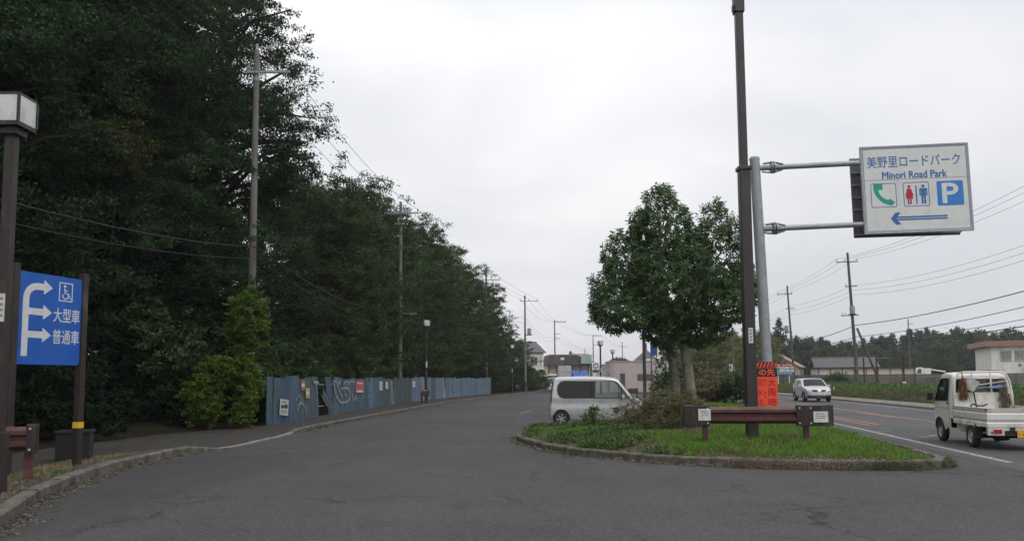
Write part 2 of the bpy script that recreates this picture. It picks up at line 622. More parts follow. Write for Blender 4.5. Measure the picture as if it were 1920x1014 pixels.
KL_PTS = [(-4.5, -14), (-4.6, 0), (-5.0, 6.2), (-5.83, 8.95), (-6.38, 10.32), (-6.85, 11.7), (-7.42, 14.4), (-7.55, 17.0), (-7.25, 18.8), (-7.0, 20.6), (-6.92, 24.6),
          (-6.84, 27.7), (-6.34, 35.5), (-5.35, 48.4), (-4.15, 59.9), (-2.02, 71.5), (0.53, 85.9), (2.55, 95.3), (6.5, 110), (13, 130), (22, 152), (36, 180)]
KL = spline(KL_PTS, 0.6)
FENCE_PTS = [(-8.66, 27.4), (-8.47, 34.2), (-8.17, 43.0), (-7.42, 53.8), (-6.03, 67.5), (-4.37, 78.6), (-2.45, 86.9)]
RC_PTS = [(5.5, -30), (8.4, -8), (11.0, 0.0), (12.05, 7), (13.1, 14.5), (14.1, 20.5), (15.35, 28.65), (16.65, 38.1), (17.72, 44.7), (18.81, 52.9), (20.6, 68), (22.0, 85), (24.0, 105), (28, 135), (35, 170), (48, 215), (75, 290)]
RC = spline(RC_PTS, 1.0)

# parking drive: everything between the left kerb and the far side of the main road
_l = KL[::4]
_r = offset_path(RC, 4.6)[::4]
sheet('parking_drive', [tuple(p) for p in offset_path(_l, -0.4)] + [(60, 230)] + [tuple(p) for p in _r[::-1] if p[1] < 225], 0.0, M_ASPH)
_a, _b = offset_path(RC, -4.05), offset_path(RC, 4.2)
tag(strip('main_road', _a, _b, 0.004, M_ROAD), kind='structure')

def dist_along(P):
    return np.concatenate([[0], np.cumsum(np.linalg.norm(np.diff(P, axis=0), axis=1))])

def line(name, P, off, w, y0, y1, z, m, dash=None):
    fine = spline([tuple(p) for p in P[::6]], 0.25)
    A, B = offset_path(fine, off - w / 2), offset_path(fine, off + w / 2)
    s = dist_along(fine)
    rows, mb = [], []
    verts, faces = [], []
    for i in range(len(fine) - 1):
        if not (y0 <= fine[i][1] <= y1): continue
        if dash and (s[i] % (dash[0] + dash[1])) > dash[0]: continue
        n = len(verts)
        verts += [(A[i][0], A[i][1], z), (B[i][0], B[i][1], z), (B[i + 1][0], B[i + 1][1], z), (A[i + 1][0], A[i + 1][1], z)]
        faces.append((n, n + 1, n + 2, n + 3))
    return tag(link(name, np_mesh(name, verts, faces, m)), kind='structure')

line('edge_line', RC, -3.62, 0.15, 14.4, 180, 0.008, M_PAINT)
line('edge_line', RC, 3.62, 0.15, -20, 180, 0.008, M_PAINT)
line('centre_line', RC, 0.14, 0.15, 25, 180, 0.008, M_ORANGE)
line('centre_line', RC, -0.16, 0.15, 25, 43, 0.008, M_ORANGE, dash=(5.0, 4.0))
# worn old markings in the near lane
for (x0, y0, x1, y1, w, mm) in ((12.7, 27.0, 13.55, 33.0, 0.15, M_ORANGE), (12.2, 26.6, 12.95, 31.5, 0.13, M_ORANGE), (12.3, 31.5, 12.8, 35.5, 0.14, M_PAINT_OLD), (11.1, 21.3, 12.6, 22.6, 0.18, M_PAINT_OLD),
                            (11.0, 23.6, 11.7, 24.1, 0.2, M_PAINT_OLD), (11.7, 25.0, 12.9, 25.3, 0.12, M_PAINT_OLD)):
    mb = MB()
    d = Vector((x1 - x0, y1 - y0)).normalized() * w / 2
    mb.add([(x0 - d.y, y0 + d.x, 0.012), (x0 + d.y, y0 - d.x, 0.012), (x1 + d.y, y1 - d.x, 0.012), (x1 - d.y, y1 + d.x, 0.012)], [(0, 1, 2, 3)])
    tag(mb.build('worn_marking', mm, fix=False), kind='structure')
# parking-bay lines beside the island
for (x0, y0, x1, y1, w) in ((0.0, 31.2, 4.6, 30.6, 0.13), (0.1, 34.0, 4.8, 33.3, 0.13), (0.4, 38.6, 0.95, 41.8, 0.16), (0.9, 44.0, 5.6, 43.2, 0.13), (1.3, 52.0, 6.6, 51.0, 0.13)):
    mb = MB()
    d = Vector((x1 - x0, y1 - y0)).normalized() * w / 2
    mb.add([(x0 - d.y, y0 + d.x, 0.004), (x0 + d.y, y0 - d.x, 0.004), (x1 + d.y, y1 - d.x, 0.004), (x1 - d.y, y1 + d.x, 0.004)], [(0, 1, 2, 3)])
    tag(mb.build('bay_line', M_PAINT_OLD, fix=False), kind='structure')

# ---- kerbs of single stones
def kerb_run(name, P, side, hfun, width=0.17, m=M_KERB, gap=0.012, flat=None):
    """stones along P; the road face lies on P and the stone reaches `side` metres' sign to the inside"""
    root = tag(empty(name), kind='structure')
    n = 0
    for i in range(len(P) - 1):
        a, b = Vector((*P[i], 0)), Vector((*P[i + 1], 0))
        d = (b - a)
        L = d.length
        d.normalize()
        nrm = Vector((d.y, -d.x, 0)) * side
        a2, b2 = a + d * gap / 2, b - d * gap / 2
        ha, hb = hfun(P[i]), hfun(P[i + 1])
        j = random.uniform(-0.012, 0.012)
        j2 = random.uniform(-0.008, 0.008)
        ch = 0.03 if max(ha, hb) > 0.06 else 0.008
        vs = []
        for p, h in ((a2, ha), (b2, hb)):
            h = h + j2
            for o, z in ((0.015 + j, -0.1), (0.0 + j, h - ch), (ch + j, h), (width + j, h), (width + j, -0.1)):
                q = p + nrm * o
                vs.append((q.x, q.y, z))
        mb = MB().add(vs, [(0, 1, 2, 3, 4), (9, 8, 7, 6, 5), (0, 5, 6, 1), (1, 6, 7, 2), (2, 7, 8, 3), (3, 8, 9, 4)])
        mb.build('kerb_stone', (flat if (flat and max(ha, hb) < 0.06) else m), root)
        n += 1
    return root

def hk(p):
    y = p[1]
    if y < 18.2: return 0.18
    if y < 19.1: return 0.18 - (y - 18.2) / 0.9 * 0.15
    if y < 24.4: return 0.03
    if y < 25.3: return 0.03 + (y - 24.4) / 0.9 * 0.11
    return 0.14
KLn = KL[(KL[:, 1] > 3) & (KL[:, 1] < 100)]
kerb_run('kerb_left', KLn, -1, hk, flat=M_KERB2)

# footpath on the left with its dropped crossing
LB = spline([(-11.5, -14), (-11.5, 0), (-11.0, 6), (-11.0, 12), (-11.0, 18), (-10.4, 23), (-9.1, 26.2), (-8.8, 29), (-8.6, 36), (-8.3, 43.5), (-7.55, 54.3), (-6.15, 68), (-4.5, 79), (-2.6, 87.3), (0.2, 97), (4, 111), (10.5, 131), (19.5, 153), (34, 181)], 0.6)
kk = offset_path(KL, -0.172)
idx = np.linspace(0, len(LB) - 1, len(KL))
LBr = np.stack([np.interp(idx, np.arange(len(LB)), LB[:, k]) for k in range(2)], 1)
rows = []
for i in range(0, len(KL)):
    a, b = kk[i], LBr[i]
    ha = hk(KL[i]) - 0.012
    r = []
    for t in (0, 0.25, 0.5, 0.75, 1.0):
        p = a + (b - a) * t
        r.append((p[0], p[1], ha + (0.118 - ha) * min(1, t * 2.2)))
    rows.append(r)
tag(link('footpath', grid_mesh('footpath', rows, M_PATH)), kind='structure')

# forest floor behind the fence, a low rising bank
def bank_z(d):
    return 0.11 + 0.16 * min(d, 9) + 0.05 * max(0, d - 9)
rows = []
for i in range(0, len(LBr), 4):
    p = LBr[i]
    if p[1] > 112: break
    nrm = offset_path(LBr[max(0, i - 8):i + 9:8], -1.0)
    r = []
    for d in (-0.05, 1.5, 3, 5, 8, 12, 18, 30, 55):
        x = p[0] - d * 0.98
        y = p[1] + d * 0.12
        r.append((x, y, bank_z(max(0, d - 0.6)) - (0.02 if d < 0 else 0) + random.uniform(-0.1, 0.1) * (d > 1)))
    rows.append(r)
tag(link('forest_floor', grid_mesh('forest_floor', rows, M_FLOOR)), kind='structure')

# ---- traffic island
ISL = [(0.1, 22.6), (0.12, 21.0), (0.5, 19.2), (1.0, 17.75), (1.75, 16.6), (3.0, 15.35), (4.4, 14.55), (6.0, 14.15), (7.3, 14.12), (7.95, 14.4), (8.3, 15.4), (9.0, 19.2), (10.15, 24.9), (10.95, 29.6),
       (12.35, 38.1), (13.4, 44.7), (14.5, 52.9), (15.1, 58), (14.4, 60.5), (13.2, 60), (11.4, 55), (9.2, 46), (7.2, 38), (5.9, 31.5), (5.35, 27.2), (4.4, 26.2), (2.8, 25.7), (1.2, 25.1), (0.4, 24.0), (0.1, 22.6)]
ISLc = spline(ISL, 0.6)
kerb_run('kerb_island', ISLc, -1 if False else 1, lambda p: 0.15, width=0.16) if False else None
_area = 0.5 * np.sum(ISLc[:-1, 0] * ISLc[1:, 1] - ISLc[1:, 0] * ISLc[:-1, 1])
_side = -1 if _area > 0 else 1       # inside lies to the left when counter-clockwise
kerb_run('kerb_island', ISLc, _side, lambda p: 0.16 if p[1] < 40 else 0.14, width=0.16)
ISLi = offset_path(ISLc[::2], _side * 0.155)

def in_poly(pts, poly):
    x, y = pts[:, 0], pts[:, 1]
    inside = np.zeros(len(pts), bool)
    n = len(poly)
    for i in range(n):
        x0, y0 = poly[i]
        x1, y1 = poly[(i + 1) % n]
        c = ((y0 > y) != (y1 > y)) & (x < (x1 - x0) * (y - y0) / (y1 - y0 + 1e-12) + x0)
        inside ^= c
    return inside

def edge_dist(pts, poly):
    d = np.full(len(pts), 1e9)
    for i in range(len(poly)):
        a, b = np.array(poly[i]), np.array(poly[(i + 1) % len(poly)])
        ab = b - a
        t = np.clip(((pts - a) @ ab) / (ab @ ab + 1e-9), 0, 1)
        d = np.minimum(d, np.linalg.norm(pts - (a + t[:, None] * ab), axis=1))
    return d

ISLp = [tuple(p) for p in ISLi[:-1]]
def island_z(pts):
    d = edge_dist(pts, ISLp)
    return 0.13 + 0.16 * np.clip(d / 2.2, 0, 1) ** 0.8 + 0.03 * np.sin(pts[:, 0] * 2.1) * np.sin(pts[:, 1] * 1.7) * np.clip(d, 0, 1)
gx, gy = np.meshgrid(np.arange(0, 15.5, 0.5), np.arange(14, 61, 0.5))
gp = np.stack([gx.ravel(), gy.ravel()], 1)
gp = gp[in_poly(gp, ISLp)]
gp = gp[edge_dist(gp, ISLp) > 0.25]
allp = ISLp + [tuple(p) for p in gp]
r = delaunay_2d_cdt([Vector((float(p[0]), float(p[1]))) for p in allp], [], [list(range(len(ISLp)))], 1, 1e-5)
vz = island_z(np.array([(p.x, p.y) for p in r[0]]))
me = np_mesh('island_soil', [(p.x, p.y, z) for p, z in zip(r[0], vz)], [f for f in r[2] if len(f) == 3], M_SOIL, smooth=True)
bm = bmesh.new(); bm.from_mesh(me)
for f in bm.faces:
    if f.normal.z < 0: f.normal_flip()
bm.to_mesh(me); bm.free()
tag(link('island_soil', me), kind='structure')

# ---- far side of the main road: kerb, pavement, bank, field
FK = offset_path(RC, 4.25)
FKn = FK[(FK[:, 1] > -5) & (FK[:, 1] < 110)]
kerb_run('kerb_road', FKn, 1, lambda p: 0.14, m=M_KERB2)
rows = []
_d = np.array([4.42, 6.2])
A, B = offset_path(RC, 4.42), offset_path(RC, 6.2)
rows = [[(a[0], a[1], 0.125), (b[0], b[1], 0.13)] for a, b in zip(A, B)]
M_PAVE = mat('pavement', (0.19, 0.175, 0.15), (0.12, 0.11, 0.09), 1.2, 0.9, bump=0.3, bsc=30)
tag(link('pavement', grid_mesh('pavement', rows, M_PAVE)), kind='structure')
offs = [6.19, 6.6, 7.3, 8.2, 10, 14, 20, 28, 38, 52, 75, 110]
hts = [0.09, 0.35, 0.62, 0.74, 0.76, 0.74, 0.7, 0.65, 0.6, 0.5, 0.4, 0.3]
O = [offset_path(RC[::2], o) for o in offs]
rows = [[(O[k][i][0], O[k][i][1], hts[k] + (0.05 * math.sin(i * 1.3 + k) + 0.04 * math.sin(i * 0.37 * k) if k > 0 else 0)) for k in range(len(offs))] for i in range(len(O[0])) if O[0][i][1] > -20]
field = tag(link('field', grid_mesh('field', rows, M_FIELD)), kind='structure')

def field_z(off):
    return float(np.interp(off, offs, hts))
# ------------------------------------------------------------------ vegetation
def unit(a):
    return a / (np.linalg.norm(a, axis=-1, keepdims=True) + 1e-9)

def leaves(pos, axis, nrm, L, W, fold=0.0, shape='quad'):
    """leaf blades: returns verts, faces (quads)"""
    axis = unit(axis)
    side = unit(np.cross(axis, nrm))
    up = np.cross(side, axis)
    L, W = np.asarray(L)[:, None], np.asarray(W)[:, None]
    n = len(pos)
    if shape == 'quad':
        v = np.stack([pos, pos + axis * L * 0.45 + side * W * 0.5 + up * W * fold, pos + axis * L, pos + axis * L * 0.45 - side * W * 0.5 + up * W * fold], 1)
        f = np.arange(n * 4).reshape(n, 4)
        return v.reshape(-1, 3), f
    tip = pos + axis * L - up * L * 0.12
    l1, l2 = pos + axis * L * 0.25 + side * W * 0.42 + up * W * fold, pos + axis * L * 0.68 + side * W * 0.44 + up * W * fold - up * L * 0.03
    r1, r2 = pos + axis * L * 0.25 - side * W * 0.42 + up * W * fold, pos + axis * L * 0.68 - side * W * 0.44 + up * W * fold - up * L * 0.03
    v = np.stack([pos, l1, l2, tip, r2, r1], 1).reshape(-1, 3)
    b = np.arange(n)[:, None] * 6
    f = np.concatenate([b + np.array([[0, 3, 2, 1]]), b + np.array([[0, 5, 4, 3]])], 1).reshape(-1, 4)
    return v, f

def clump_leaves(rg, cen, rad, n, L, W, flat=0.55, droop=0.15, shell=0.5, soft=False):
    """leaf sprays round clump centres (k,3) with radii (k,), n leaves each"""
    k = len(cen)
    u = unit(rg.normal(size=(k, n, 3)))
    if soft:
        # sprays: flat fans of twigs, dense in the middle and loose at the rim
        nf = 7
        fan = rg.integers(0, nf, (k, n))
        fo = rg.normal(size=(k, nf, 3)) * np.array([0.55, 0.55, 0.34]) * rad[:, None, None]
        fd = unit(rg.normal(size=(k, nf, 3)) * np.array([1, 1, 0.35]))
        ki = np.arange(k)[:, None]
        al = rg.random((k, n, 1))
        off = fo[ki, fan] + fd[ki, fan] * al * rad[:, None, None] * 0.75 + rg.normal(size=(k, n, 3)) * np.array([0.17, 0.17, 0.07]) * rad[:, None, None]
        u = unit(u + fd[ki, fan] * 1.2)
    else:
        rr = (shell + (1 - shell) * rg.random((k, n, 1)) ** 0.5)
        off = u * rr * rad[:, None, None]
        off[..., 2] *= flat
    pos = (cen[:, None, :] + off).reshape(-1, 3)
    ax = (u * 0.8 + rg.normal(size=u.shape) * 0.6)
    ax[..., 2] -= droop
    ax = ax.reshape(-1, 3)
    nr = rg.normal(size=pos.shape) * 0.55
    nr[:, 2] += 1.0
    sz = rg.uniform(0.7, 1.25, len(pos))
    cv = np.repeat(rg.random(k), n)
    val = np.clip(0.55 * cv + 0.45 * rg.random(len(pos)), 0, 1)
    v, f = leaves(pos, ax, nr, L * sz, W * sz)
    return v, f, val

M_BARK = mat('bark_dark', (0.050, 0.042, 0.034), (0.028, 0.024, 0.020), 6, 0.95, stretch=(1, 1, 0.25), bump=0.6, bsc=20)
M_BARK_PALE = mat('bark_pale', (0.29, 0.262, 0.205), (0.165, 0.150, 0.115), 7, 0.95, stretch=(1, 1, 0.35), bump=0.9, bsc=28, dirt=(0.05, 0.055, 0.035), dirt_amt=0.35, dirt_sc=3)
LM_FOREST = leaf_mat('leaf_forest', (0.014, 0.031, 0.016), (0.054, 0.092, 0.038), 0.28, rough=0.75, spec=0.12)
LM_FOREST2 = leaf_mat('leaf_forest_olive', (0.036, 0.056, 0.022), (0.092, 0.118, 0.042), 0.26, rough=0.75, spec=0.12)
LM_BUSH = leaf_mat('leaf_bush', (0.026, 0.054, 0.022), (0.072, 0.118, 0.042), 0.26, rough=0.7, spec=0.18)
LM_ISLAND = leaf_mat('leaf_glossy', (0.042, 0.092, 0.034), (0.100, 0.170, 0.058), 0.32, rough=0.55, spec=0.16)
LM_THUJA = leaf_mat('leaf_thuja', (0.052, 0.118, 0.018), (0.180, 0.29, 0.032), 0.32)
LM_BAMBOO = leaf_mat('leaf_bamboo', (0.085, 0.112, 0.024), (0.190, 0.215, 0.050), 0.3)
LM_FAR = leaf_mat('leaf_far_wood', (0.022, 0.044, 0.028), (0.050, 0.078, 0.042), 0.15, rough=0.8, spec=0.1)
LM_FAR2 = leaf_mat('leaf_far_broad', (0.034, 0.058, 0.028), (0.070, 0.096, 0.042), 0.2, rough=0.8, spec=0.1)
LM_DRY = leaf_mat('leaf_dry', (0.075, 0.058, 0.032), (0.200, 0.150, 0.080), 0.25)
LM_DRYGREEN = leaf_mat('leaf_dry_green', (0.055, 0.060, 0.024), (0.145, 0.135, 0.062), 0.25)
LM_GRASS = leaf_mat('grass_green', (0.062, 0.135, 0.016), (0.170, 0.275, 0.038), 0.35)
LM_WEED = leaf_mat('weed_green', (0.035, 0.080, 0.018), (0.085, 0.145, 0.032), 0.25)
LM_STRAW = leaf_mat('straw', (0.105, 0.080, 0.050), (0.235, 0.195, 0.130), 0.2)

def crown_profile(t):
    return math.sqrt(max(0.0, 1 - ((t - 0.36) / 0.68) ** 2))

def gen_broadleaf(seed, H, cb, rad, nlimb, per, L, W, lm, name='forest_tree', cr=(0.85, 1.35)):
    rg = np.random.default_rng(seed)
    mb = MB()
    lean = rg.normal(size=2) * 0.02 * H
    tp = [(lean[0] * t * t, lean[1] * t * t, H * 0.93 * t) for t in np.linspace(0, 1, 7)]
    r0 = 0.018 * H
    mb.tube(tp, [r0 * (1.15 - 0.95 * t) for t in np.linspace(0, 1, 7)], 8)
    cen, rd = [], []
    for i in range(nlimb):
        t = (i + rg.random()) / nlimb
        h = cb + (H * 0.97 - cb) * t
        l = rad * crown_profile(t) * rg.uniform(0.72, 1.12)
        az = i * 2.4 + rg.normal() * 0.4
        rise = rg.uniform(0.05, 0.45) * l * (0.5 + t)
        k = min(5, int(h / (H * 0.93) * 6))
        f = h / (H * 0.93)
        base = np.array([lean[0] * f * f, lean[1] * f * f, h - rise * 0.5])
        if h > H * 0.9: base[2] = min(base[2], H * 0.9)
        tip = base + np.array([math.cos(az) * l, math.sin(az) * l, rise])
        mid = base * 0.5 + tip * 0.5 + np.array([0, 0, 0.1 * l])
        mb.tube([base, mid, tip], [r0 * 0.38 * (1.1 - 0.6 * t), r0 * 0.22, r0 * 0.06], 5, cap=False)
        m = max(2, int(l / 1.0))
        for j in range(m):
            s = 0.30 + 0.72 * (j + rg.random() * 0.6) / m
            c = base + (tip - base) * s + np.array([0, 0, 0.1 * l * (1 - abs(2 * s - 1))])
            w = 0.55 * l * 0.28 + 0.25
            cen.append(c + rg.normal(size=3) * np.array([w, w, 0.25]))
            rd.append(rg.uniform(*cr))
    cen, rd = np.array(cen), np.array(rd)
    v, f, val = clump_leaves(rg, cen, rd, per, L, W, soft=True)
    trunk = mb
    return trunk, np_mesh('crown', v, f, lm, val)

def gen_conifer(seed, H, cb, rad, n, per, L, W, lm):
    rg = np.random.default_rng(seed)
    mb = MB()
    mb.tube([(0, 0, 0), (0, 0, H * 0.5), (0, 0, H * 0.98)], [0.016 * H, 0.010 * H, 0.02], 6)
    cen, rd = [], []
    for i in range(n):
        t = ((i + 0.5) / n)
        z = cb + (H - cb) * t
        rr = rad * (1 - t) ** 0.75 + 0.15
        m = 1 + int(5 * (1 - t) + 0.5)
        a0 = rg.random() * 6.28
        for j in range(m):
            a = a0 + j * 6.28 / m + rg.normal() * 0.25
            q = rr * rg.uniform(0.45, 0.85)
            cen.append((math.cos(a) * q, math.sin(a) * q, z - 0.15 * q + rg.normal() * 0.2))
            rd.append(max(0.35, rr * rg.uniform(0.4, 0.6)))
        cen.append((0, 0, z))
        rd.append(max(0.3, rr * 0.5))
    v, f, val = clump_leaves(rg, np.array(cen), np.array(rd), per, L, W, flat=0.6, droop=0.35)
    return mb, np_mesh('crown', v, f, lm, val)

def gen_lobes(seed, lobes, n, L, W, lm, jitter=0.15, flatn=0.6, droop=0.1):
    """foliage on a set of ellipsoid lobes (cx,cy,cz,rx,ry,rz), made of small clumps so the outline stays uneven"""
    rg = np.random.default_rng(seed)
    cen, rd = [], []
    tot = sum((l[3] * l[4] * l[5]) ** (2 / 3) for l in lobes)
    for l in lobes:
        k = max(4, int(n * (l[3] * l[4] * l[5]) ** (2 / 3) / tot))
        u = unit(rg.normal(size=(k, 3)))
        s = rg.uniform(0.55, 1.0, (k, 1)) ** 0.6
        p = np.array(l[:3]) + u * s * np.array(l[3:6]) * (1 + rg.normal(size=(k, 1)) * jitter)
        cen.append(p)
        rd.append(np.full(k, (l[3] * l[4] * l[5]) ** (1 / 3) * 0.30) * rg.uniform(0.7, 1.3, k))
    cen, rd = np.concatenate(cen), np.concatenate(rd)
    keep = cen[:, 2] > 0.03
    return cen[keep], rd[keep], rg

def lobe_mesh(seed, lobes, nclump, per, L, W, lm, soft=True, **kw):
    cen, rd, rg = gen_lobes(seed, lobes, nclump, L, W, lm, **kw)
    v, f, val = clump_leaves(rg, cen, rd, per, L, W, flat=0.75, soft=soft)
    v[:, 2] = np.maximum(v[:, 2], 0.01)
    return np_mesh('foliage', v, f, lm, val)

def make_tree(name, trunk_mb, crown_me, bark, label, cat='tree', group=None):
    t = thing(name, label, cat, group=group)
    trunk_mb.build('trunk', bark, t, smooth=True)
    link('crown', crown_me, t)
    return t

def plant(proto, used, loc, rz, s, label=None, group=None, sz=None):
    o = proto if not used[0] else copy_tree(proto)
    used[0] = True
    o.location = loc
    o.rotation_euler = (0, 0, rz)
    o.scale = (s, s, sz or s)
    if label: o['label'] = label
    if group: o['group'] = group
    return o

# ---- the tall wood on the left
FG = 'tall trees of the roadside wood'
LBL_TALL = 'tall dark evergreen tree in the wood behind the footpath'
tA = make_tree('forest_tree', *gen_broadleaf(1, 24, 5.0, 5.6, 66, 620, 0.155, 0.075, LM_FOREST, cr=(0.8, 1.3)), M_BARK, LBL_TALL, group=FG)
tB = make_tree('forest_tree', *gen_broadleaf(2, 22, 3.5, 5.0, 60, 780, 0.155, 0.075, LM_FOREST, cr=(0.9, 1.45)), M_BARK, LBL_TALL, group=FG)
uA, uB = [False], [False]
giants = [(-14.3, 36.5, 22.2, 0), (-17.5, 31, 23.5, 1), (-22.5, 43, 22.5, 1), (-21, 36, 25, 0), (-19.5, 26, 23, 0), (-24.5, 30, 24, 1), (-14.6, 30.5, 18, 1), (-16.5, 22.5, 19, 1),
          (-23, 21, 22, 0), (-20.5, 47, 18, 0), (-24, 42, 24, 1), (-29, 36, 24, 0), (-18, 17, 20, 0), (-19, 11, 21, 1), (-26, 14, 22, 0), (-31, 26, 24, 1)]  # the leftmost stand out of view, added to block skylight from the wood
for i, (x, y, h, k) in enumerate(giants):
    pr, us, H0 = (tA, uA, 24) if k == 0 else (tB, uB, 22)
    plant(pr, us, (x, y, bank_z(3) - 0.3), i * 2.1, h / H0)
# lower trees along the fence, receding
FG2 = 'lower trees lining the fence'
LBL_MID = 'mid height evergreen tree leaning over the blue fence'
tC = make_tree('roadside_tree', *gen_broadleaf(3, 14, 1.6, 3.9, 48, 560, 0.16, 0.08, LM_FOREST2, cr=(0.75, 1.25)), M_BARK, LBL_MID, group=FG2)
tD = make_tree('roadside_tree', *gen_broadleaf(4, 13, 1.2, 3.6, 44, 560, 0.16, 0.08, LM_BUSH, cr=(0.75, 1.25)), M_BARK, LBL_MID, group=FG2)
uC, uD = [False], [False]
mids = [(-12.2, 46.5, 12.6, 0), (-12.0, 51.5, 13.4, 1), (-11.4, 57.5, 13.9, 0), (-10.8, 63.5, 13.6, 1), (-9.8, 69.5, 13.8, 0), (-8.9, 75.5, 13.2, 1), (-7.4, 81, 13.2, 0), (-6.4, 87, 12.8, 1), (-4.7, 92.5, 11.6, 0),
        (-16, 52, 14.5, 1), (-15.5, 60, 14.5, 0), (-14.5, 68, 14, 1), (-13.5, 77, 14, 0), (-11.5, 86, 13.5, 1), (-9.2, 95, 12.5, 0)]
for i, (x, y, h, k) in enumerate(mids):
    pr, us, H0 = (tC, uC, 14) if k == 0 else (tD, uD, 13)
    plant(pr, us, (x + 1.0, y, 0.5), i * 1.7, h / H0 * 1.04, sz=h / H0 * (1.12 if y > 50 else 1.0))
for i, (x, y, h, k) in enumerate([(-2.6, 99.5, 10.0, 1), (-1.2, 107, 8.6, 0), (1.2, 114, 7.6, 1), (-5.5, 104, 10.5, 0)]):
    pr, us, H0 = (tC, uC, 14) if k == 0 else (tD, uD, 13)
    plant(pr, us, (x, y, 0.1), i * 1.1 + 0.4, h / H0, 'bushy tree past the far end of the blue fence', 'trees past the end of the fence')

def vine():
    rg = np.random.default_rng(19)
    t = thing('climbing_vine', 'small yellowing vine clump high on the dark trees above the parking board', 'vine', (-12.2, 24.4, 0.3))
    mb = MB()
    mb.tube([(-1.8, 2.0, 0.0), (-1.6, 1.7, 4.0), (-1.0, 1.0, 7.5), (-0.2, 0.2, 8.8), (0.3, 0.0, 9.4)], [0.035, 0.03, 0.025, 0.02, 0.01], 6)
    mb.build('stem', M_BARK, t)
    c = np.array([(rg.normal() * 0.42 + 0.1 * k / 12, rg.normal() * 0.3, 8.3 + 1.3 * k / 12 + rg.normal() * 0.15) for k in range(12)])
    v, f, val = clump_leaves(rg, c, np.full(12, 0.38), 130, 0.11, 0.055, soft=True)
    link('foliage', np_mesh('foliage', v, f, leaf_mat('leaf_yellowing', (0.045, 0.058, 0.012), (0.115, 0.118, 0.022), 0.3), val), t)
vine()
[o for o in COL.objects if o.name == 'forest_tree'][0]['label'] = 'tall evergreen whose ragged crown bulges out beside the nearest utility pole'
# ---- undergrowth behind and beside the fence
UG = 'undergrowth behind the fence'
sh_l = [(0, 0, 1.0, 1.3, 1.1, 1.0), (0.9, 0.3, 0.8, 0.9, 0.9, 0.8), (-0.9, -0.2, 0.9, 0.9, 0.9, 0.9), (0.1, 0.1, 1.9, 0.9, 0.9, 0.9), (-0.4, 0.3, 2.5, 0.6, 0.6, 0.6)]
def shrub_proto(seed, lm, label, group, lobes=sh_l, nclump=80, per=240, L=0.115, W=0.055):
    t = thing('undergrowth_shrub', label, 'shrub', group=group)
    mb = MB()
    for k in range(5):
        a = k * 1.256
        mb.tube([(0.05 * math.cos(a), 0.05 * math.sin(a), 0), (0.35 * math.cos(a), 0.35 * math.sin(a), 0.9), (0.6 * math.cos(a), 0.6 * math.sin(a), 1.7)], [0.035, 0.025, 0.01], 5)
    mb.build('stem', M_BARK, t)
    link('foliage', lobe_mesh(seed, lobes, nclump, per, L, W, lm), t)
    return t
LM_SHADE = leaf_mat('leaf_shade', (0.007, 0.015, 0.008), (0.020, 0.036, 0.015), 0.2, rough=0.8, spec=0.12)  # leaf colour darkened to carry the shade under the tall trees
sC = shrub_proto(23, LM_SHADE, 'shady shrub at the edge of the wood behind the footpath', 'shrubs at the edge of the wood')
vC = [False]
sA = shrub_proto(21, LM_BUSH, 'leafy green shrub rising behind the blue fence', UG)
sB = shrub_proto(22, LM_FOREST2, 'leafy green shrub rising behind the blue fence', UG)
vA, vB = [False], [False]
FP = spline(FENCE_PTS, 1.9)
for i, p in enumerate(FP):
    if i % 1 == 0:
        for row in range(2):
            o = 2.1 + row * 1.9 + random.uniform(-0.1, 0.6)
            s = random.uniform(0.75, 1.15) * (1.0 if row == 0 else 1.45)
            pr, us = ((sA, vA) if (i * 3 + row) % 2 else (sB, vB))
            plant(pr, us, (p[0] - o, p[1] + random.uniform(-0.7, 0.7), bank_z(o - 0.6) - 0.05), random.uniform(0, 6), s)
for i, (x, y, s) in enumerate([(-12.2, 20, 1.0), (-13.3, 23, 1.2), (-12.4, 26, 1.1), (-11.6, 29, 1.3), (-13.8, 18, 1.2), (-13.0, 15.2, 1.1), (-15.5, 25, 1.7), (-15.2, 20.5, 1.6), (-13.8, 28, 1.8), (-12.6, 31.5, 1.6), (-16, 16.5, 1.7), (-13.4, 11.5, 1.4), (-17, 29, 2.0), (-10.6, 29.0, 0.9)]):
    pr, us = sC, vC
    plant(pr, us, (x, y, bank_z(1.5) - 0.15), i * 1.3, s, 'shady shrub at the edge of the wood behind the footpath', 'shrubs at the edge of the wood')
for i, (x, y, s) in enumerate([(-1.4, 92.5, 1.1), (-0.2, 97.5, 1.3), (0.9, 102, 1.2), (2.3, 107, 1.3), (3.8, 112, 1.2), (-2.2, 90.5, 0.8), (5.0, 116.5, 1.1)]):
    pr, us = ((sA, vA) if i % 2 else (sB, vB))
    plant(pr, us, (x - 0.9, y, 0.08), i * 1.9, s, 'roadside shrub growing beyond the end of the blue fence', 'shrubs beyond the fence')

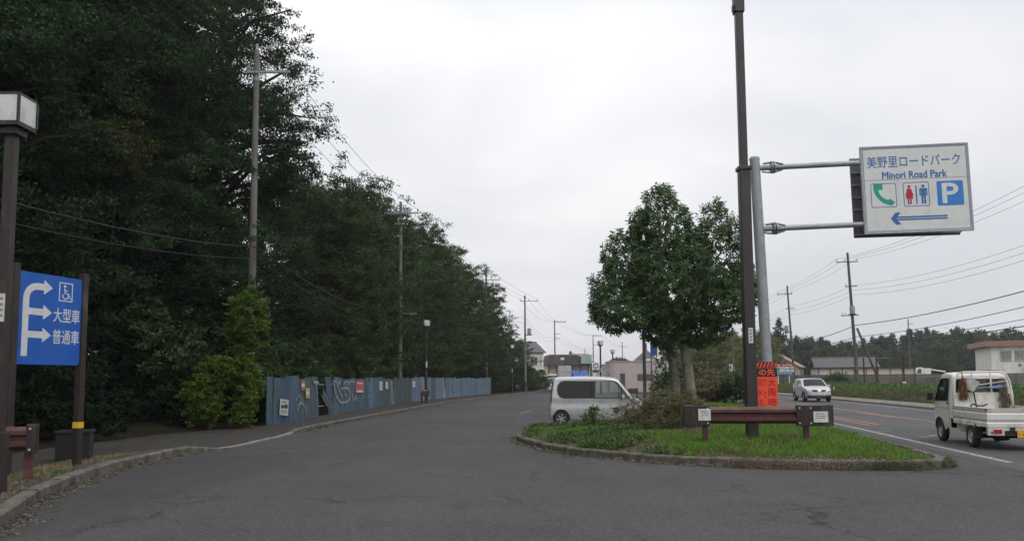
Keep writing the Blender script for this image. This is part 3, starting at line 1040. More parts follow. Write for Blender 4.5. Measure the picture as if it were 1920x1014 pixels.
# ---- clipped yellow-green conifers at the dropped kerb
def thuja(label, loc, lobes, seed, nclump, stem_h):
    t = thing('thuja_shrub', label, 'shrub', loc)
    mb = MB()
    mb.tube([(0, 0, 0), (0.03, 0, stem_h * 0.5), (0, 0, stem_h)], [0.07, 0.055, 0.02], 7)
    mb.tube([(0.0, 0.05, 0.1), (0.22, 0.05, 0.8), (0.25, 0.0, stem_h * 0.6)], [0.045, 0.035, 0.012], 6)
    mb.build('trunk', M_BARK, t)
    link('foliage', lobe_mesh(seed, lobes, nclump, 330, 0.07, 0.034, LM_THUJA, jitter=0.16), t)
    return t
thuja('tall yellow green conifer with a ball shaped top beside the utility pole', (-8.95, 25.9, 0.11),
      [(0.1, 0, 3.85, 0.50, 0.5, 0.68), (-0.2, 0.05, 3.3, 0.42, 0.42, 0.5), (0.25, 0, 3.2, 0.38, 0.4, 0.45), (0.15, 0, 4.4, 0.25, 0.25, 0.25), (0.0, 0, 2.5, 0.3, 0.3, 0.45), (0.0, 0, 1.8, 0.42, 0.4, 0.55), (0.15, 0, 1.2, 0.42, 0.4, 0.6), (0.0, 0, 0.6, 0.4, 0.4, 0.45)], 31, 300, 3.8)
thuja('low spreading yellow green conifer with bare stems at the footpath', (-9.85, 25.3, 0.11),
      [(-0.2, -0.1, 1.0, 0.48, 0.5, 0.65), (0.1, 0, 1.7, 0.4, 0.4, 0.5), (0.45, 0, 1.95, 0.35, 0.4, 0.4), (-0.1, 0, 0.6, 0.42, 0.4, 0.35)], 32, 200, 1.9)

# ---- the round tree on the island
def island_tree():
    rg = np.random.default_rng(77)
    t = thing('broadleaf_tree', 'round headed evergreen tree with two pale trunks on the grass island', 'tree', (6.3, 30.0, 0.24))
    lobes = np.array([(-0.4, 0, 6.85, 1.15, 1.4, 1.95), (-0.25, 0, 5.3, 1.7, 1.6, 1.5), (1.85, 0.2, 6.35, 0.92, 1.1, 1.9), (-1.85, 0.1, 5.9, 0.85, 1.1, 1.3), (-2.3, 0, 4.7, 0.95, 1.1, 1.05), (1.5, -0.3, 4.2, 1.35, 1.4, 0.85), (-1.75, -0.3, 3.95, 1.45, 1.3, 0.75),
                      (0.0, -1.2, 5.0, 1.6, 1.0, 1.5), (0.0, 1.2, 5.0, 1.6, 1.0, 1.5), (0.9, 0, 3.3, 1.1, 1.1, 0.65), (-0.3, -0.3, 3.2, 0.9, 0.9, 0.55), (2.6, 0, 4.9, 0.75, 1.0, 1.0), (-1.15, -0.2, 7.2, 0.55, 0.7, 0.8), (0.8, 0.2, 6.25, 0.75, 0.95, 1.1)])
    tips, dirs, wt = [], [], []
    for l in lobes:
        k = int(980 * (l[3] * l[4] * l[5]) ** (2 / 3) / 2.6)
        u = unit(rg.normal(size=(k, 3)))
        lump = 1 + 0.13 * np.sin(u[:, 0:1] * 5 + l[0] * 3) * np.sin(u[:, 2:3] * 6 + l[2]) + rg.normal(size=(k, 1)) * 0.05
        s = np.where(rg.random((k, 1)) < 0.8, rg.uniform(0.9, 1.06, (k, 1)), rg.uniform(0.5, 0.9, (k, 1)))
        p = l[:3] + u * l[3:6] * lump * s
        ins = np.zeros(k, bool)
        for m in lobes:
            if m is l: continue
            ins |= (((p - m[:3]) / (m[3:6] * 0.78)) ** 2).sum(1) < 1
        ins &= rg.random(k) < 0.75
        tips.append(p[~ins]); dirs.append(u[~ins])
    tips, dirs = np.concatenate(tips), np.concatenate(dirs)
    # twigs that stick out of the outline at the top
    for l, n in ((lobes[0], 34), (lobes[1], 26), (lobes[2], 16)):
        u = unit(rg.normal(size=(n, 3)) + np.array([0, 0, 1.3]))
        p = l[:3] + u * l[3:6] * rg.uniform(1.03, 1.15, (n, 1))
        tips = np.concatenate([tips, p]); dirs = np.concatenate([dirs, unit(u + np.array([0, 0, 1.5]))])
    n = len(tips)
    tw = unit(dirs + np.array([0, 0, 0.55]) + rg.normal(size=(n, 3)) * 0.25)
    per = 9
    a = np.arange(per)[None, :] * 2.4 + rg.random((n, 1)) * 6.28
    e1 = unit(np.cross(tw, np.array([0.3, 0.9, 0.1])))
    e2 = np.cross(tw, e1)
    rad = e1[:, None, :] * np.cos(a)[..., None] + e2[:, None, :] * np.sin(a)[..., None]
    lift = np.linspace(-0.15, 0.9, per)[None, :, None] + rg.normal(size=(n, per, 1)) * 0.15
    ax = rad + tw[:, None, :] * lift
    ax[..., 2] -= 0.12
    pos = tips[:, None, :] + tw[:, None, :] * (np.linspace(-0.14, 0.05, per)[None, :, None])
    nr = tw[:, None, :] + np.zeros_like(ax) + rg.normal(size=ax.shape) * 0.2
    sz = rg.uniform(0.55, 1.25, n * per)
    v, f = leaves(pos.reshape(-1, 3), ax.reshape(-1, 3), nr.reshape(-1, 3), 0.160 * sz, 0.068 * sz, 0.16, 'leaf')
    val = np.repeat(np.clip(np.repeat(rg.random(n), per) * 0.5 + rg.random(n * per) * 0.5, 0, 1), 2)
    me = np_mesh('crown', v, f, LM_ISLAND, val, smooth=False)
    link('crown', me, t)
    # stems: two pale trunks that fork inside the crown
    for nm, pts, r in (('trunk', [(0.08, 0.25, -0.15), (0.06, 0.25, 0.9), (0.0, 0.22, 1.8), (-0.3, 0.15, 3.0), (-0.55, 0.1, 4.4), (-0.5, 0, 6.0), (-0.4, 0, 7.6)], 0.18),
                       ('trunk', [(0.62, -0.1, -0.15), (0.56, -0.1, 0.9), (0.46, -0.08, 1.9), (0.34, 0, 2.9), (0.55, 0.05, 4.2), (1.2, 0.1, 5.6), (1.7, 0.1, 7.0)], 0.20)):
        mb = MB()
        mb.tube(pts, [r * q for q in (1.18, 1.0, 0.92, 0.85, 0.55, 0.3, 0.08)], 12)
        mb.build(nm, M_BARK_PALE, t, smooth=True)
    mb = MB()
    for (p0, p1, r) in (((-0.25, 0.15, 2.7), (-1.7, -0.3, 4.6), 0.11), ((-0.45, 0.1, 3.9), (-1.6, 0.6, 5.8), 0.09), ((0.25, 0, 2.8), (1.5, -0.6, 4.3), 0.11), ((0.3, 0, 3.2), (0.1, -1.2, 5.2), 0.10),
                        ((0.5, 0, 4.0), (2.3, 0.2, 5.2), 0.08), ((-0.5, 0.1, 4.8), (0.3, 1.3, 6.0), 0.08), ((-0.5, 0, 5.6), (-0.9, -0.8, 7.4), 0.06), ((0.22, 0, 2.6), (0.2, 0.1, 4.6), 0.13)):
        p0, p1 = np.array(p0), np.array(p1)
        mb.tube([p0, p0 * 0.5 + p1 * 0.5 + np.array([0, 0, 0.15]), p1], [r, r * 0.65, r * 0.2], 7)
    for i in range(0, n, 4):
        q = tips[i]
        mb.tube([q - tw[i] * 0.45 - np.array([0, 0, 0.12]), q], [0.012, 0.006], 3, cap=False)
    tag(mb.build('branches', M_BARK_PALE, t, smooth=True), kind='stuff')
    return t
island_tree()

# ivy climbing beside the trunks
def ivy():
    rg = np.random.default_rng(8)
    t = thing('young_tree', 'slim leafy sapling growing against the pale trunks', 'sapling', (5.85, 29.9, 0.24))
    mb = MB()
    mb.tube([(0, 0, -0.1), (0.05, 0, 1.0), (0.1, 0.05, 2.3)], [0.03, 0.022, 0.01], 6)
    mb.build('stem', M_BARK, t)
    cen = np.array([(rg.normal() * 0.16 + 0.05, rg.normal() * 0.15, z) for z in np.linspace(0.3, 2.6, 34)])
    v, f, val = clump_leaves(rg, cen, np.full(len(cen), 0.22), 14, 0.15, 0.075, flat=0.9)
    link('foliage', np_mesh('foliage', v, f, LM_ISLAND, val), t)
ivy()

# ---- island bushes
def bush(name, label, loc, lobes, seed, nclump, per, L, W, lm, lm2=None):
    t = thing(name, label, 'bush', loc)
    mb = MB()
    rg = np.random.default_rng(seed)
    for k in range(26):
        l = lobes[k % len(lobes)]
        e = np.array(l[:3]) + rg.normal(size=3) * np.array(l[3:6]) * 0.5
        e[2] = max(0.25, l[2] + l[5] * rg.uniform(0.2, 1.0))
        b = np.array([l[0] * 0.8 + rg.normal() * 0.15, l[1] * 0.8 + rg.normal() * 0.1, -0.05])
        mb.tube([b, (b + e) / 2 + rg.normal(size=3) * 0.06, e], [0.012, 0.008, 0.004], 4, cap=False)
    mb.build('stem', mat('twig', (0.11, 0.08, 0.05), (0.06, 0.045, 0.03), 8, 0.9), t)
    link('foliage', lobe_mesh(seed, lobes, nclump, per, L, W, lm, jitter=0.22), t)
    if lm2:
        link('dead_leaves', lobe_mesh(seed + 1, lobes, int(nclump * 0.6), per, L, W * 0.7, lm2, jitter=0.25), t)
    return t
bush('withered_bush', 'withered brown bush at the end of the guard rail on the island', (4.05, 21.6, 0.2),
     [(0, 0, 0.45, 1.0, 0.7, 0.5), (0.75, 0.0, 0.55, 0.55, 0.6, 0.55), (-0.8, 0.0, 0.35, 0.5, 0.5, 0.4), (0.1, 0.2, 0.8, 0.6, 0.5, 0.35), (0.9, 0.1, 0.85, 0.3, 0.4, 0.3)], 41, 170, 90, 0.065, 0.022, LM_DRYGREEN, LM_DRY)
bush('leafy_shoot', 'small leafy green shoot in front of the silver minivan', (2.25, 22.6, 0.24), [(0, 0, 0.3, 0.2, 0.2, 0.28), (0.08, 0, 0.55, 0.1, 0.1, 0.12)], 43, 26, 9, 0.15, 0.06, LM_WEED)
bush('hedge_bush', 'dense dark green bush behind the brown light pole', (12.2, 41.5, 0.2), [(0, 0, 0.8, 1.05, 1.0, 0.85), (0.5, 0, 1.1, 0.7, 0.7, 0.6), (-0.4, 0.2, 1.15, 0.65, 0.6, 0.55)], 44, 90, 80, 0.13, 0.07, LM_BUSH)
bush('hedge_bush', 'olive brown hedge bush between the pale tree and the dark green bush', (10.2, 42.5, 0.2), [(0, 0, 0.7, 1.1, 1.0, 0.8), (-0.9, 0.2, 0.7, 0.8, 0.9, 0.75), (0.7, 0.2, 0.9, 0.7, 0.8, 0.7)], 45, 110, 70, 0.13, 0.06, LM_DRYGREEN, LM_DRY)
bush('hedge_bush', 'tall olive hedge bush farther along the island', (11.4, 47.5, 0.2), [(0, 0, 1.0, 1.6, 1.2, 1.1), (-1.4, 0.2, 0.8, 0.9, 0.9, 0.9), (1.2, 0, 1.2, 0.9, 0.9, 1.0), (0.2, 0, 1.7, 0.8, 0.7, 0.6)], 46, 130, 70, 0.15, 0.07, LM_DRYGREEN)
bush('hedge_bush', 'green hedge bush next to the pale building', (9.3, 46.0, 0.2), [(0, 0, 0.9, 0.9, 0.9, 0.9), (0.5, 0, 1.3, 0.6, 0.6, 0.6)], 47, 80, 70, 0.14, 0.07, LM_BUSH)

# ---- grasses
def blades(pts, hmin, hmax, w, lm, name, seed, lean=0.45):
    rg = np.random.default_rng(seed)
    n = len(pts)
    h = rg.uniform(hmin, hmax, n)
    ax = rg.normal(size=(n, 3)) * lean
    ax[:, 2] = 1
    nr = rg.normal(size=(n, 3)); nr[:, 2] *= 0.2
    side = unit(np.cross(unit(ax), nr)) * (w * rg.uniform(0.6, 1.3, n))[:, None] * 0.5
    tip = pts + unit(ax) * h[:, None]
    tip[:, 2] -= 0.12 * h
    mid = pts + unit(ax) * h[:, None] * 0.55 + np.array([0, 0, 0.1]) * h[:, None]
    v = np.stack([pts - side, pts + side, mid + side * 0.7, tip, mid - side * 0.7], 1).reshape(-1, 3)
    f = np.arange(n)[:, None] * 5 + np.array([[0, 1, 2, 4]])
    f2 = np.arange(n)[:, None] * 5 + np.array([[4, 2, 3, 3]])
    v4 = np.stack([pts - side, pts + side, mid + side * 0.7, mid - side * 0.7, mid - side * 0.7, mid + side * 0.7, tip + side * 0.1, tip - side * 0.1], 1).reshape(-1, 3)
    f = np.arange(n * 8).reshape(-1, 4)
    val = np.repeat(np.clip(rg.normal(0.5, 0.28, n), 0, 1), 2)
    return np_mesh(name, v4, f, lm, val)

def scatter(poly, n, seed):
    rg = np.random.default_rng(seed)
    P = np.array(poly)
    lo, hi = P.min(0), P.max(0)
    p = rg.random((n * 3, 2)) * (hi - lo) + lo
    p = p[in_poly(p, poly)]
    return p[:n]

def fbm(p, s, seed=0):
    r_ = np.random.default_rng(seed)
    o = np.zeros(len(p))
    for k in range(4):
        a = r_.uniform(0, 6.28, 3)
        fr = s * 1.9 ** k
        o += np.sin(p[:, 0] * fr * math.cos(a[0]) + p[:, 1] * fr * math.sin(a[0]) + a[1]) * np.cos(p[:, 1] * fr * math.cos(a[2]) - p[:, 0] * fr * math.sin(a[2])) / 1.5 ** k
    return o / 2.0

gp = scatter([p for p in ISLp], 230000, 51)
gp = gp[gp[:, 1] < 45]
gz = island_z(gp)
nz = fbm(gp, 0.9, 3)
# bare earth round the withered bush and the tree
d_b = np.minimum(np.hypot(gp[:, 0] - 4.0, (gp[:, 1] - 21.2) * 0.8), np.hypot(gp[:, 0] - 7.4, (gp[:, 1] - 33) * 0.4))
right = gp[:, 0] > 4.0
keep_g = (d_b > 1.5 + nz * 0.5) & (nz > -0.62) & ((gp[:, 0] > 3.2) | (nz > -0.1))
P3 = np.column_stack([gp, gz - 0.01])
e_d = edge_dist(gp, ISLp)
keep_g &= ~(fbm(gp, 1.15, 33) < -0.5)
keep_g &= ~((e_d < 0.35 + 0.25 * fbm(gp, 2.3, 15)) & (fbm(gp, 3.1, 16) < 0.3))
mix_ = fbm(gp, 1.7, 21) + np.random.default_rng(3).normal(size=len(gp)) * 0.35
sel = keep_g & (gp[:, 1] < 27) & (mix_ < -0.55)
tag(link('island_dry_grass', blades(P3[sel][:20000], 0.06, 0.20, 0.013, LM_DRYGREEN, 'island_dry_grass', 57, 0.7)), 'pale half dry grass mixed into the island lawn', 'grass', kind='stuff')
sel = keep_g & (gp[:, 1] < 27) & (mix_ >= -0.55)
tag(link('island_grass', blades(P3[sel][:85000], 0.05, 0.15, 0.016, LM_GRASS, 'island_grass', 52)), 'short bright green grass growing on the traffic island', 'grass', kind='stuff')
sel = keep_g & (gp[:, 1] >= 27)
tag(link('island_grass', blades(P3[sel][:16000], 0.10, 0.24, 0.03, LM_GRASS, 'island_grass', 53)), 'bright green grass on the island behind the guard rail and poles', 'grass', kind='stuff')
# dry straw on the bare earth
sel = (~keep_g) & (gp[:, 1] < 45)
tag(link('island_straw', blades(P3[sel][:26000], 0.03, 0.11, 0.012, LM_STRAW, 'island_straw', 58, 1.3)), 'thin dry straw over the bare earth of the traffic island', 'grass', kind='stuff')
# weeds at the left tip
wp = gp[(gp[:, 0] < 3.4) & (gp[:, 1] < 25)]
wp = wp[fbm(wp, 1.6, 9) > -0.05][:900]
rg = np.random.default_rng(54)
v, f, val = clump_leaves(rg, np.column_stack([wp, island_z(wp) + 0.07]), np.full(len(wp), 0.12), 22, 0.055, 0.032, flat=0.7)
tag(link('weeds', np_mesh('weeds', v, f, LM_WEED, val)), 'low leafy green weeds covering the tip of the traffic island', 'weeds', kind='stuff')
# straw hanging over the island kerb and lying in the gutter
def along(path, a, b, n, seed, spread, z0, off=0.0):
    rg = np.random.default_rng(seed)
    s = dist_along(path)
    t = rg.uniform(a, b, n)
    dens = fbm(np.column_stack([t, t * 0]), 1.3, seed) + rg.normal(size=n) * 0.25
    t = t[dens > -0.15]
    q = np.stack([np.interp(t, s, path[:, k]) for k in range(2)], 1)
    T = np.stack([np.interp(t + 0.3, s, path[:, k]) - np.interp(t - 0.3, s, path[:, k]) for k in range(2)], 1)
    T /= np.linalg.norm(T, axis=1)[:, None] + 1e-9
    N = np.stack([T[:, 1], -T[:, 0]], 1) * -_side
    e = np.abs(rg.normal(size=len(t))) * spread + off
    q = q + N * e[:, None]
    return np.column_stack([q, np.full(len(q), z0)]), N

sI = dist_along(ISLc)
i_front = [k for k in range(len(ISLc)) if ISLc[k][1] < 23.2]
s0, s1 = sI[0], sI[max(i_front)] * 0.62
def litter(name, pts, n_unused, L, W, lm, seed, label):
    rg = np.random.default_rng(seed)
    n = len(pts)
    ax = rg.normal(size=(n, 3)); ax[:, 2] *= 0.25
    nr = rg.normal(size=(n, 3)) * 0.5; nr[:, 2] = 1
    sz = rg.uniform(0.5, 1.4, n)
    v, f = leaves(pts + np.array([0, 0, 0.012]) + np.abs(rg.normal(size=(n, 1))) * np.array([0, 0, 0.012]), ax, nr, L * sz, W * sz, 0.15)
    v[:, 2] = np.maximum(v[:, 2], pts[:, 2].min() + 0.003)
    return tag(link(name, np_mesh(name, v, f, lm, rg.random(n))), label, 'litter', kind='stuff')
p, N = along(ISLc, 0.2, 10.0, 2600, 61, 0.11, 0.0)
litter('leaf_litter', p, 0, 0.06, 0.025, LM_STRAW, 62, 'dry brown leaves and straw in the gutter of the island kerb')
# a fringe of dead grass over the stones near the right end
p, N = along(ISLc, 9.4, 13.9, 11000, 63, 0.03, 0.0, off=-0.12)
rg = np.random.default_rng(64)
n = len(p)
p[:, 2] = 0.165 - 0.16 * np.abs(rg.random(n)) ** 1.0
out = 0.02 + 0.10 * (0.165 - p[:, 2]) / 0.16
p[:, :2] += N * (0.12 + out)[:, None]
ax = np.column_stack([N * 0.6, -np.ones(n) * 0.4]) + rg.normal(size=(n, 3)) * 0.7
nr = np.column_stack([N, np.ones(n) * 0.6]) + rg.normal(size=(n, 3)) * 0.4
v, f = leaves(p, ax, nr, rg.uniform(0.04, 0.13, n), rg.uniform(0.006, 0.013, n))
v[:, 2] = np.maximum(v[:, 2], 0.006)
dry = (p[:, 0] + rg.normal(size=n) * 0.45) < 6.0
fd_, fg_ = f[dry], f[~dry]
tag(link('dead_grass', np_mesh('dead_grass', v, fd_, LM_STRAW, rg.random(len(fd_)) * 0.8)), 'dead straw coloured grass hanging over the kerb below the guard rail', 'grass', kind='stuff')
tag(link('kerb_grass', np_mesh('kerb_grass', v, fg_, LM_DRYGREEN, rg.random(len(fg_)))), 'half dry green grass hanging over the kerb at the road corner', 'grass', kind='stuff')
# dry verge by the near lamp post, and its litter
vp = [tuple(q) for q in offset_path(KL, -0.18) if 3 < q[1] < 17.6] + [(-8.6, 16.0), (-8.6, 14.2), (-8.2, 12.4), (-7.7, 10.6), (-7.0, 8.6), (-6.6, 6), (-6.4, 3)]
p2 = scatter(vp, 26000, 71)
p3 = np.column_stack([p2, np.full(len(p2), 0.13)])
sheet('verge', vp, 0.142, mat('dry_soil', (0.13, 0.095, 0.055), (0.065, 0.05, 0.03), 4, 1.0, bump=0.6, bsc=30, spec=0.05))
nzz = fbm(p2, 1.4, 5)
tag(link('dry_grass', blades(p3[nzz < 0.35], 0.03, 0.10, 0.010, leaf_mat('straw_tan', (0.17, 0.125, 0.065), (0.36, 0.285, 0.165), 0.2), 'dry_grass', 72, 1.2)), 'dry straw coloured grass on the verge by the lamp post', 'grass', kind='stuff')
tag(link('verge_grass', blades(p3[nzz > 0.45], 0.03, 0.09, 0.014, LM_GRASS, 'verge_grass', 73, 0.8)), 'tufts of green grass on the dry verge', 'grass', kind='stuff')
sK = dist_along(KL)
def along2(y0, y1, n, seed, spread, z0):
    rg = np.random.default_rng(seed)
    y = rg.uniform(y0, y1, n)
    dens = fbm(np.column_stack([y, y * 0]), 1.1, seed) + rg.normal(size=n) * 0.3
    y = y[dens > -0.05]
    x = np.interp(y, KL[:, 1], KL[:, 0])
    return np.column_stack([x + np.abs(rg.normal(size=len(y))) * spread, y, np.full(len(y), z0)])
litter('leaf_litter', along2(5, 19.5, 2600, 74, 0.16, 0.0), 0, 0.048, 0.022, LM_STRAW, 75, 'brown fallen leaves along the left kerb by the lamp post')
litter('leaf_litter', along2(24.5, 60, 900, 76, 0.14, 0.0), 0, 0.10, 0.05, LM_DRY, 77, 'dark leaf litter along the kerb below the blue fence')
# scattered leaves and grit on the drive
rg = np.random.default_rng(78)
q = np.column_stack([rg.uniform(-6, 9, 260), rg.uniform(6, 40, 260) , np.zeros(260)])
litter('leaf_litter', q, 0, 0.035, 0.02, LM_STRAW, 79, 'single dry leaves scattered over the asphalt drive')
# field grass on the bank and crops behind it
def bank_grass():
    rg = np.random.default_rng(81)
    seg = RC[(RC[:, 1] > 28) & (RC[:, 1] < 95)]
    i = rg.integers(0, len(seg) - 1, 60000)
    off = 6.25 + np.abs(rg.normal(size=60000)) * 4.5
    T = np.gradient(seg, axis=0); T /= np.linalg.norm(T, axis=1)[:, None]
    N = np.stack([T[:, 1], -T[:, 0]], 1)
    p = seg[i] + T[i] * rg.uniform(-0.5, 0.5, (60000, 1)) + N[i] * off[:, None]
    nzv = fbm(p, 0.45, 4) + np.where(off < 7.6, -0.25, 0.35)
    z = np.interp(off, offs, hts)
    P = np.column_stack([p, z - 0.02])
    tag(link('bank_grass', blades(P[nzv > 0.0], 0.12, 0.34, 0.05, leaf_mat('bank_green', (0.050, 0.085, 0.022), (0.120, 0.165, 0.048), 0.3), 'bank_grass', 82)), 'green grass on the bank across the main road', 'grass', kind='stuff')
    tag(link('bank_grass', blades(P[(nzv < 0.0)], 0.10, 0.26, 0.05, LM_DRYGREEN, 'bank_grass_dry', 83)), 'brownish dry grass low on the bank across the main road', 'grass', kind='stuff')
    # low crop plants
    m = (off > 9.5) & (off < 30)
    c = P[m][:2600]
    v, f, val = clump_leaves(rg, c + np.array([0, 0, 0.15]), np.full(len(c), 0.22), 8, 0.2, 0.11, flat=0.8)
    tag(link('crop_plants', np_mesh('crop_plants', v, f, LM_WEED, val)), 'low green crop plants in the field before the concrete wall', 'crop', kind='stuff')
bank_grass()

# ---- bamboo grove and the distant wood
t = make_tree('bamboo_clump', *gen_broadleaf(6, 9, 0.8, 3.0, 40, 110, 0.42, 0.12, LM_BAMBOO, cr=(0.7, 1.1)), M_BARK, 'olive green bamboo clump beyond the bend of the main road', 'bamboo', 'bamboo clumps beyond the bend')
us = [False]
for i, (x, y, h) in enumerate([(34, 128, 8.6), (37.5, 126, 8.4), (41, 124, 8.0), (30.5, 127, 7.0), (38, 134, 9.6), (42, 131, 9.4), (33.5, 139, 9.0), (36, 141, 10), (31.5, 133, 8.2), (37.5, 116, 5.8), (34.5, 119, 6.2), (29.5, 138, 8.0)]):
    plant(t, us, (x, y, 0.2), i * 1.9, h / 9)
FW = 'trees of the distant wood'
cA = make_tree('conifer_tree', *gen_conifer(7, 16, 1.0, 3.0, 15, 34, 0.75, 0.36, LM_FAR), M_BARK, 'dark pointed conifer in the distant wood', group=FW)
cB = make_tree('conifer_tree', *gen_conifer(8, 15, 1.5, 3.4, 13, 34, 0.75, 0.36, LM_FAR), M_BARK, 'dark pointed conifer in the distant wood', group=FW)
dA = make_tree('broadleaf_tree', *gen_broadleaf(9, 12, 0.8, 4.2, 30, 44, 0.75, 0.4, LM_FAR2, cr=(1.1, 1.7)), M_BARK, 'rounded green broadleaf tree in the distant wood', group='rounded trees of the distant wood')
fA, fB, fD = [False], [False], [False]
rg = np.random.default_rng(91)
k = 0
for row, (yd, n) in enumerate(((205, 34), (218, 62), (232, 66), (250, 60))):
    for i in range(n):
        px = 50 + (190 - 50) * (i + rg.random()) / n
        y = yd + rg.normal() * 3.0
        if row == 0:
            if rg.random() < 0.75:
                plant(dA, fD, (px, y, 0), rg.random() * 6, rg.uniform(0.6, 0.95))
            continue
        hh = (13.2 + 3.2 * (px - 62) / 128.0 + 1.6 * math.sin(px * 0.11)) * (0.86 + 0.05 * row) * rg.uniform(0.86, 1.12)
        if rg.random() < 0.26:
            plant(dA, fD, (px, y, 0), rg.random() * 6, hh / 12 * 0.92)
        elif rg.random() < 0.5:
            plant(cA, fA, (px, y, 0), rg.random() * 6, hh / 16 * 1.02, sz=hh / 16)
        else:
            plant(cB, fB, (px, y, 0), rg.random() * 6, hh / 15, sz=hh / 15)
# the same wood, lower and farther, behind the buildings
for i in range(30):
    x = 18 + i * 1.55 + rg.normal() * 0.6
    y = 262 + rg.normal() * 5
    h_ = 0.72 + 0.14 * math.sin(i * 0.7) - 0.012 * i
    if i % 4 == 1:
        plant(cA, fA, (x, y, 0), i * 1.0, h_ * 0.86, 'small conifer far behind the roofs beyond the car park', 'conifers behind the far roofs')
    else:
        plant(dA, fD, (x, y, 0), i * 1.0, h_, 'rounded tree far behind the roofs beyond the car park', 'rounded trees behind the far roofs')
plant(cA, fA, (62.5, 181, 0), 1.0, 0.9, 'tall lone conifer standing above the distant wood edge', sz=0.98)['group'] = 'lone conifers'

# the air: far things fade a little
hz = bpy.data.materials.new('haze_air')
hz.use_nodes = True
hz.node_tree.nodes.clear()
_o = hz.node_tree.nodes.new('ShaderNodeOutputMaterial')
_v = hz.node_tree.nodes.new('ShaderNodeVolumePrincipled')
_v.inputs['Color'].default_value = (0.93, 0.95, 1.0, 1)
_v.inputs['Density'].default_value = 0.00033
_v.inputs['Anisotropy'].default_value = 0.2
hz.node_tree.links.new(_v.outputs[0], _o.inputs['Volume'])
tag(MB().box(-1600, 1600, -1600, 1600, -1.2, 36).build('haze', hz), 'thin pale haze over the whole place', 'haze', kind='stuff')
# ------------------------------------------------------------------ street furniture, signs, poles, fence
M_BROWN = mat('brown_paint', (0.030, 0.021, 0.019), (0.021, 0.015, 0.014), 5, 0.5, spec=0.4, dirt=(0.075, 0.060, 0.050), dirt_amt=0.35, dirt_sc=4, dirt_stretch=(1, 1, 0.3))
M_BROWN_POLE = mat('brown_pole_paint', (0.031, 0.024, 0.025), (0.022, 0.017, 0.018), 2, 0.45, spec=0.5, dirt=(0.055, 0.045, 0.043), dirt_amt=0.3, dirt_sc=3, dirt_stretch=(1, 1, 0.2))
M_RED_RAIL = mat('rail_red_brown', (0.080, 0.024, 0.021), (0.052, 0.018, 0.016), 4, 0.42, spec=0.5, dirt=(0.16, 0.085, 0.075), dirt_amt=0.3, dirt_sc=3, dirt_stretch=(0.4, 1, 1))
M_GALV = mat('galvanised', (0.33, 0.35, 0.37), (0.26, 0.275, 0.29), 5, 0.5, metal=0.35, dirt=(0.22, 0.22, 0.21), dirt_amt=0.4, dirt_sc=3, dirt_stretch=(1, 1, 0.3))
M_ALU_DARK = mat('sign_back', (0.15, 0.15, 0.165), (0.11, 0.11, 0.12), 4, 0.55, metal=0.3)
M_SIGN_WHITE = mat('sign_white', (0.64, 0.655, 0.65), (0.58, 0.595, 0.585), 2, 0.4, dirt=(0.54, 0.535, 0.51), dirt_amt=0.3, dirt_sc=1.5, dirt_stretch=(3, 1, 0.3))
M_SIGN_TEXT = mat('sign_text_blue', (0.030, 0.115, 0.33), (0.045, 0.145, 0.38), 6, 0.45)
M_SIGN_BLUE = mat('sign_blue', (0.022, 0.17, 0.52), (0.035, 0.20, 0.56), 5, 0.4)
M_BLUE_DEEP = mat('board_blue', (0.004, 0.082, 0.40), (0.008, 0.105, 0.45), 3, 0.4, dirt=(0.02, 0.09, 0.36), dirt_amt=0.4, dirt_sc=4)
M_LETTER = mat('lettering_white', (0.66, 0.67, 0.68), (0.55, 0.56, 0.58), 8, 0.5)
M_GREEN = mat('icon_green', (0.010, 0.30, 0.19), None, rough=0.45)
M_REDI = mat('icon_red', (0.38, 0.018, 0.04), None, rough=0.45)
M_YELLOW = mat('reflective_yellow', (0.62, 0.42, 0.03), None, rough=0.4)
M_BLACK = mat('black_paint', (0.012, 0.012, 0.012), None, rough=0.5)
M_PLATE = mat('notice_white', (0.62, 0.63, 0.60), (0.46, 0.47, 0.44), 14, 0.6)
M_PRINT = mat('print_grey', (0.20, 0.20, 0.20), None, rough=0.7)
M_BOLT = mat('bolt_zinc', (0.55, 0.55, 0.55), None, rough=0.4, metal=0.4)
M_LAMP = mat('lamp_acrylic', (0.66, 0.67, 0.67), (0.50, 0.50, 0.49), 3, 0.35, dirt=(0.30, 0.28, 0.24), dirt_amt=0.4, dirt_sc=4)
M_CONC_POLE = mat('pole_concrete', (0.20, 0.19, 0.175), (0.125, 0.117, 0.107), 3, 0.85, stretch=(1, 1, 0.15), bump=0.3, bsc=40, dirt=(0.09, 0.08, 0.07), dirt_amt=0.5, dirt_sc=1.2, dirt_stretch=(1, 1, 0.12))
M_POLE_DARK = mat('pole_dark', (0.105, 0.10, 0.098), (0.075, 0.07, 0.068), 3, 0.85, stretch=(1, 1, 0.2))
M_INSUL = mat('insulator', (0.30, 0.30, 0.29), None, rough=0.3)
M_XFMR = mat('transformer_grey', (0.22, 0.225, 0.225), None, rough=0.6)
M_WIRE = mat('wire_black', (0.018, 0.018, 0.019), None, rough=0.7)

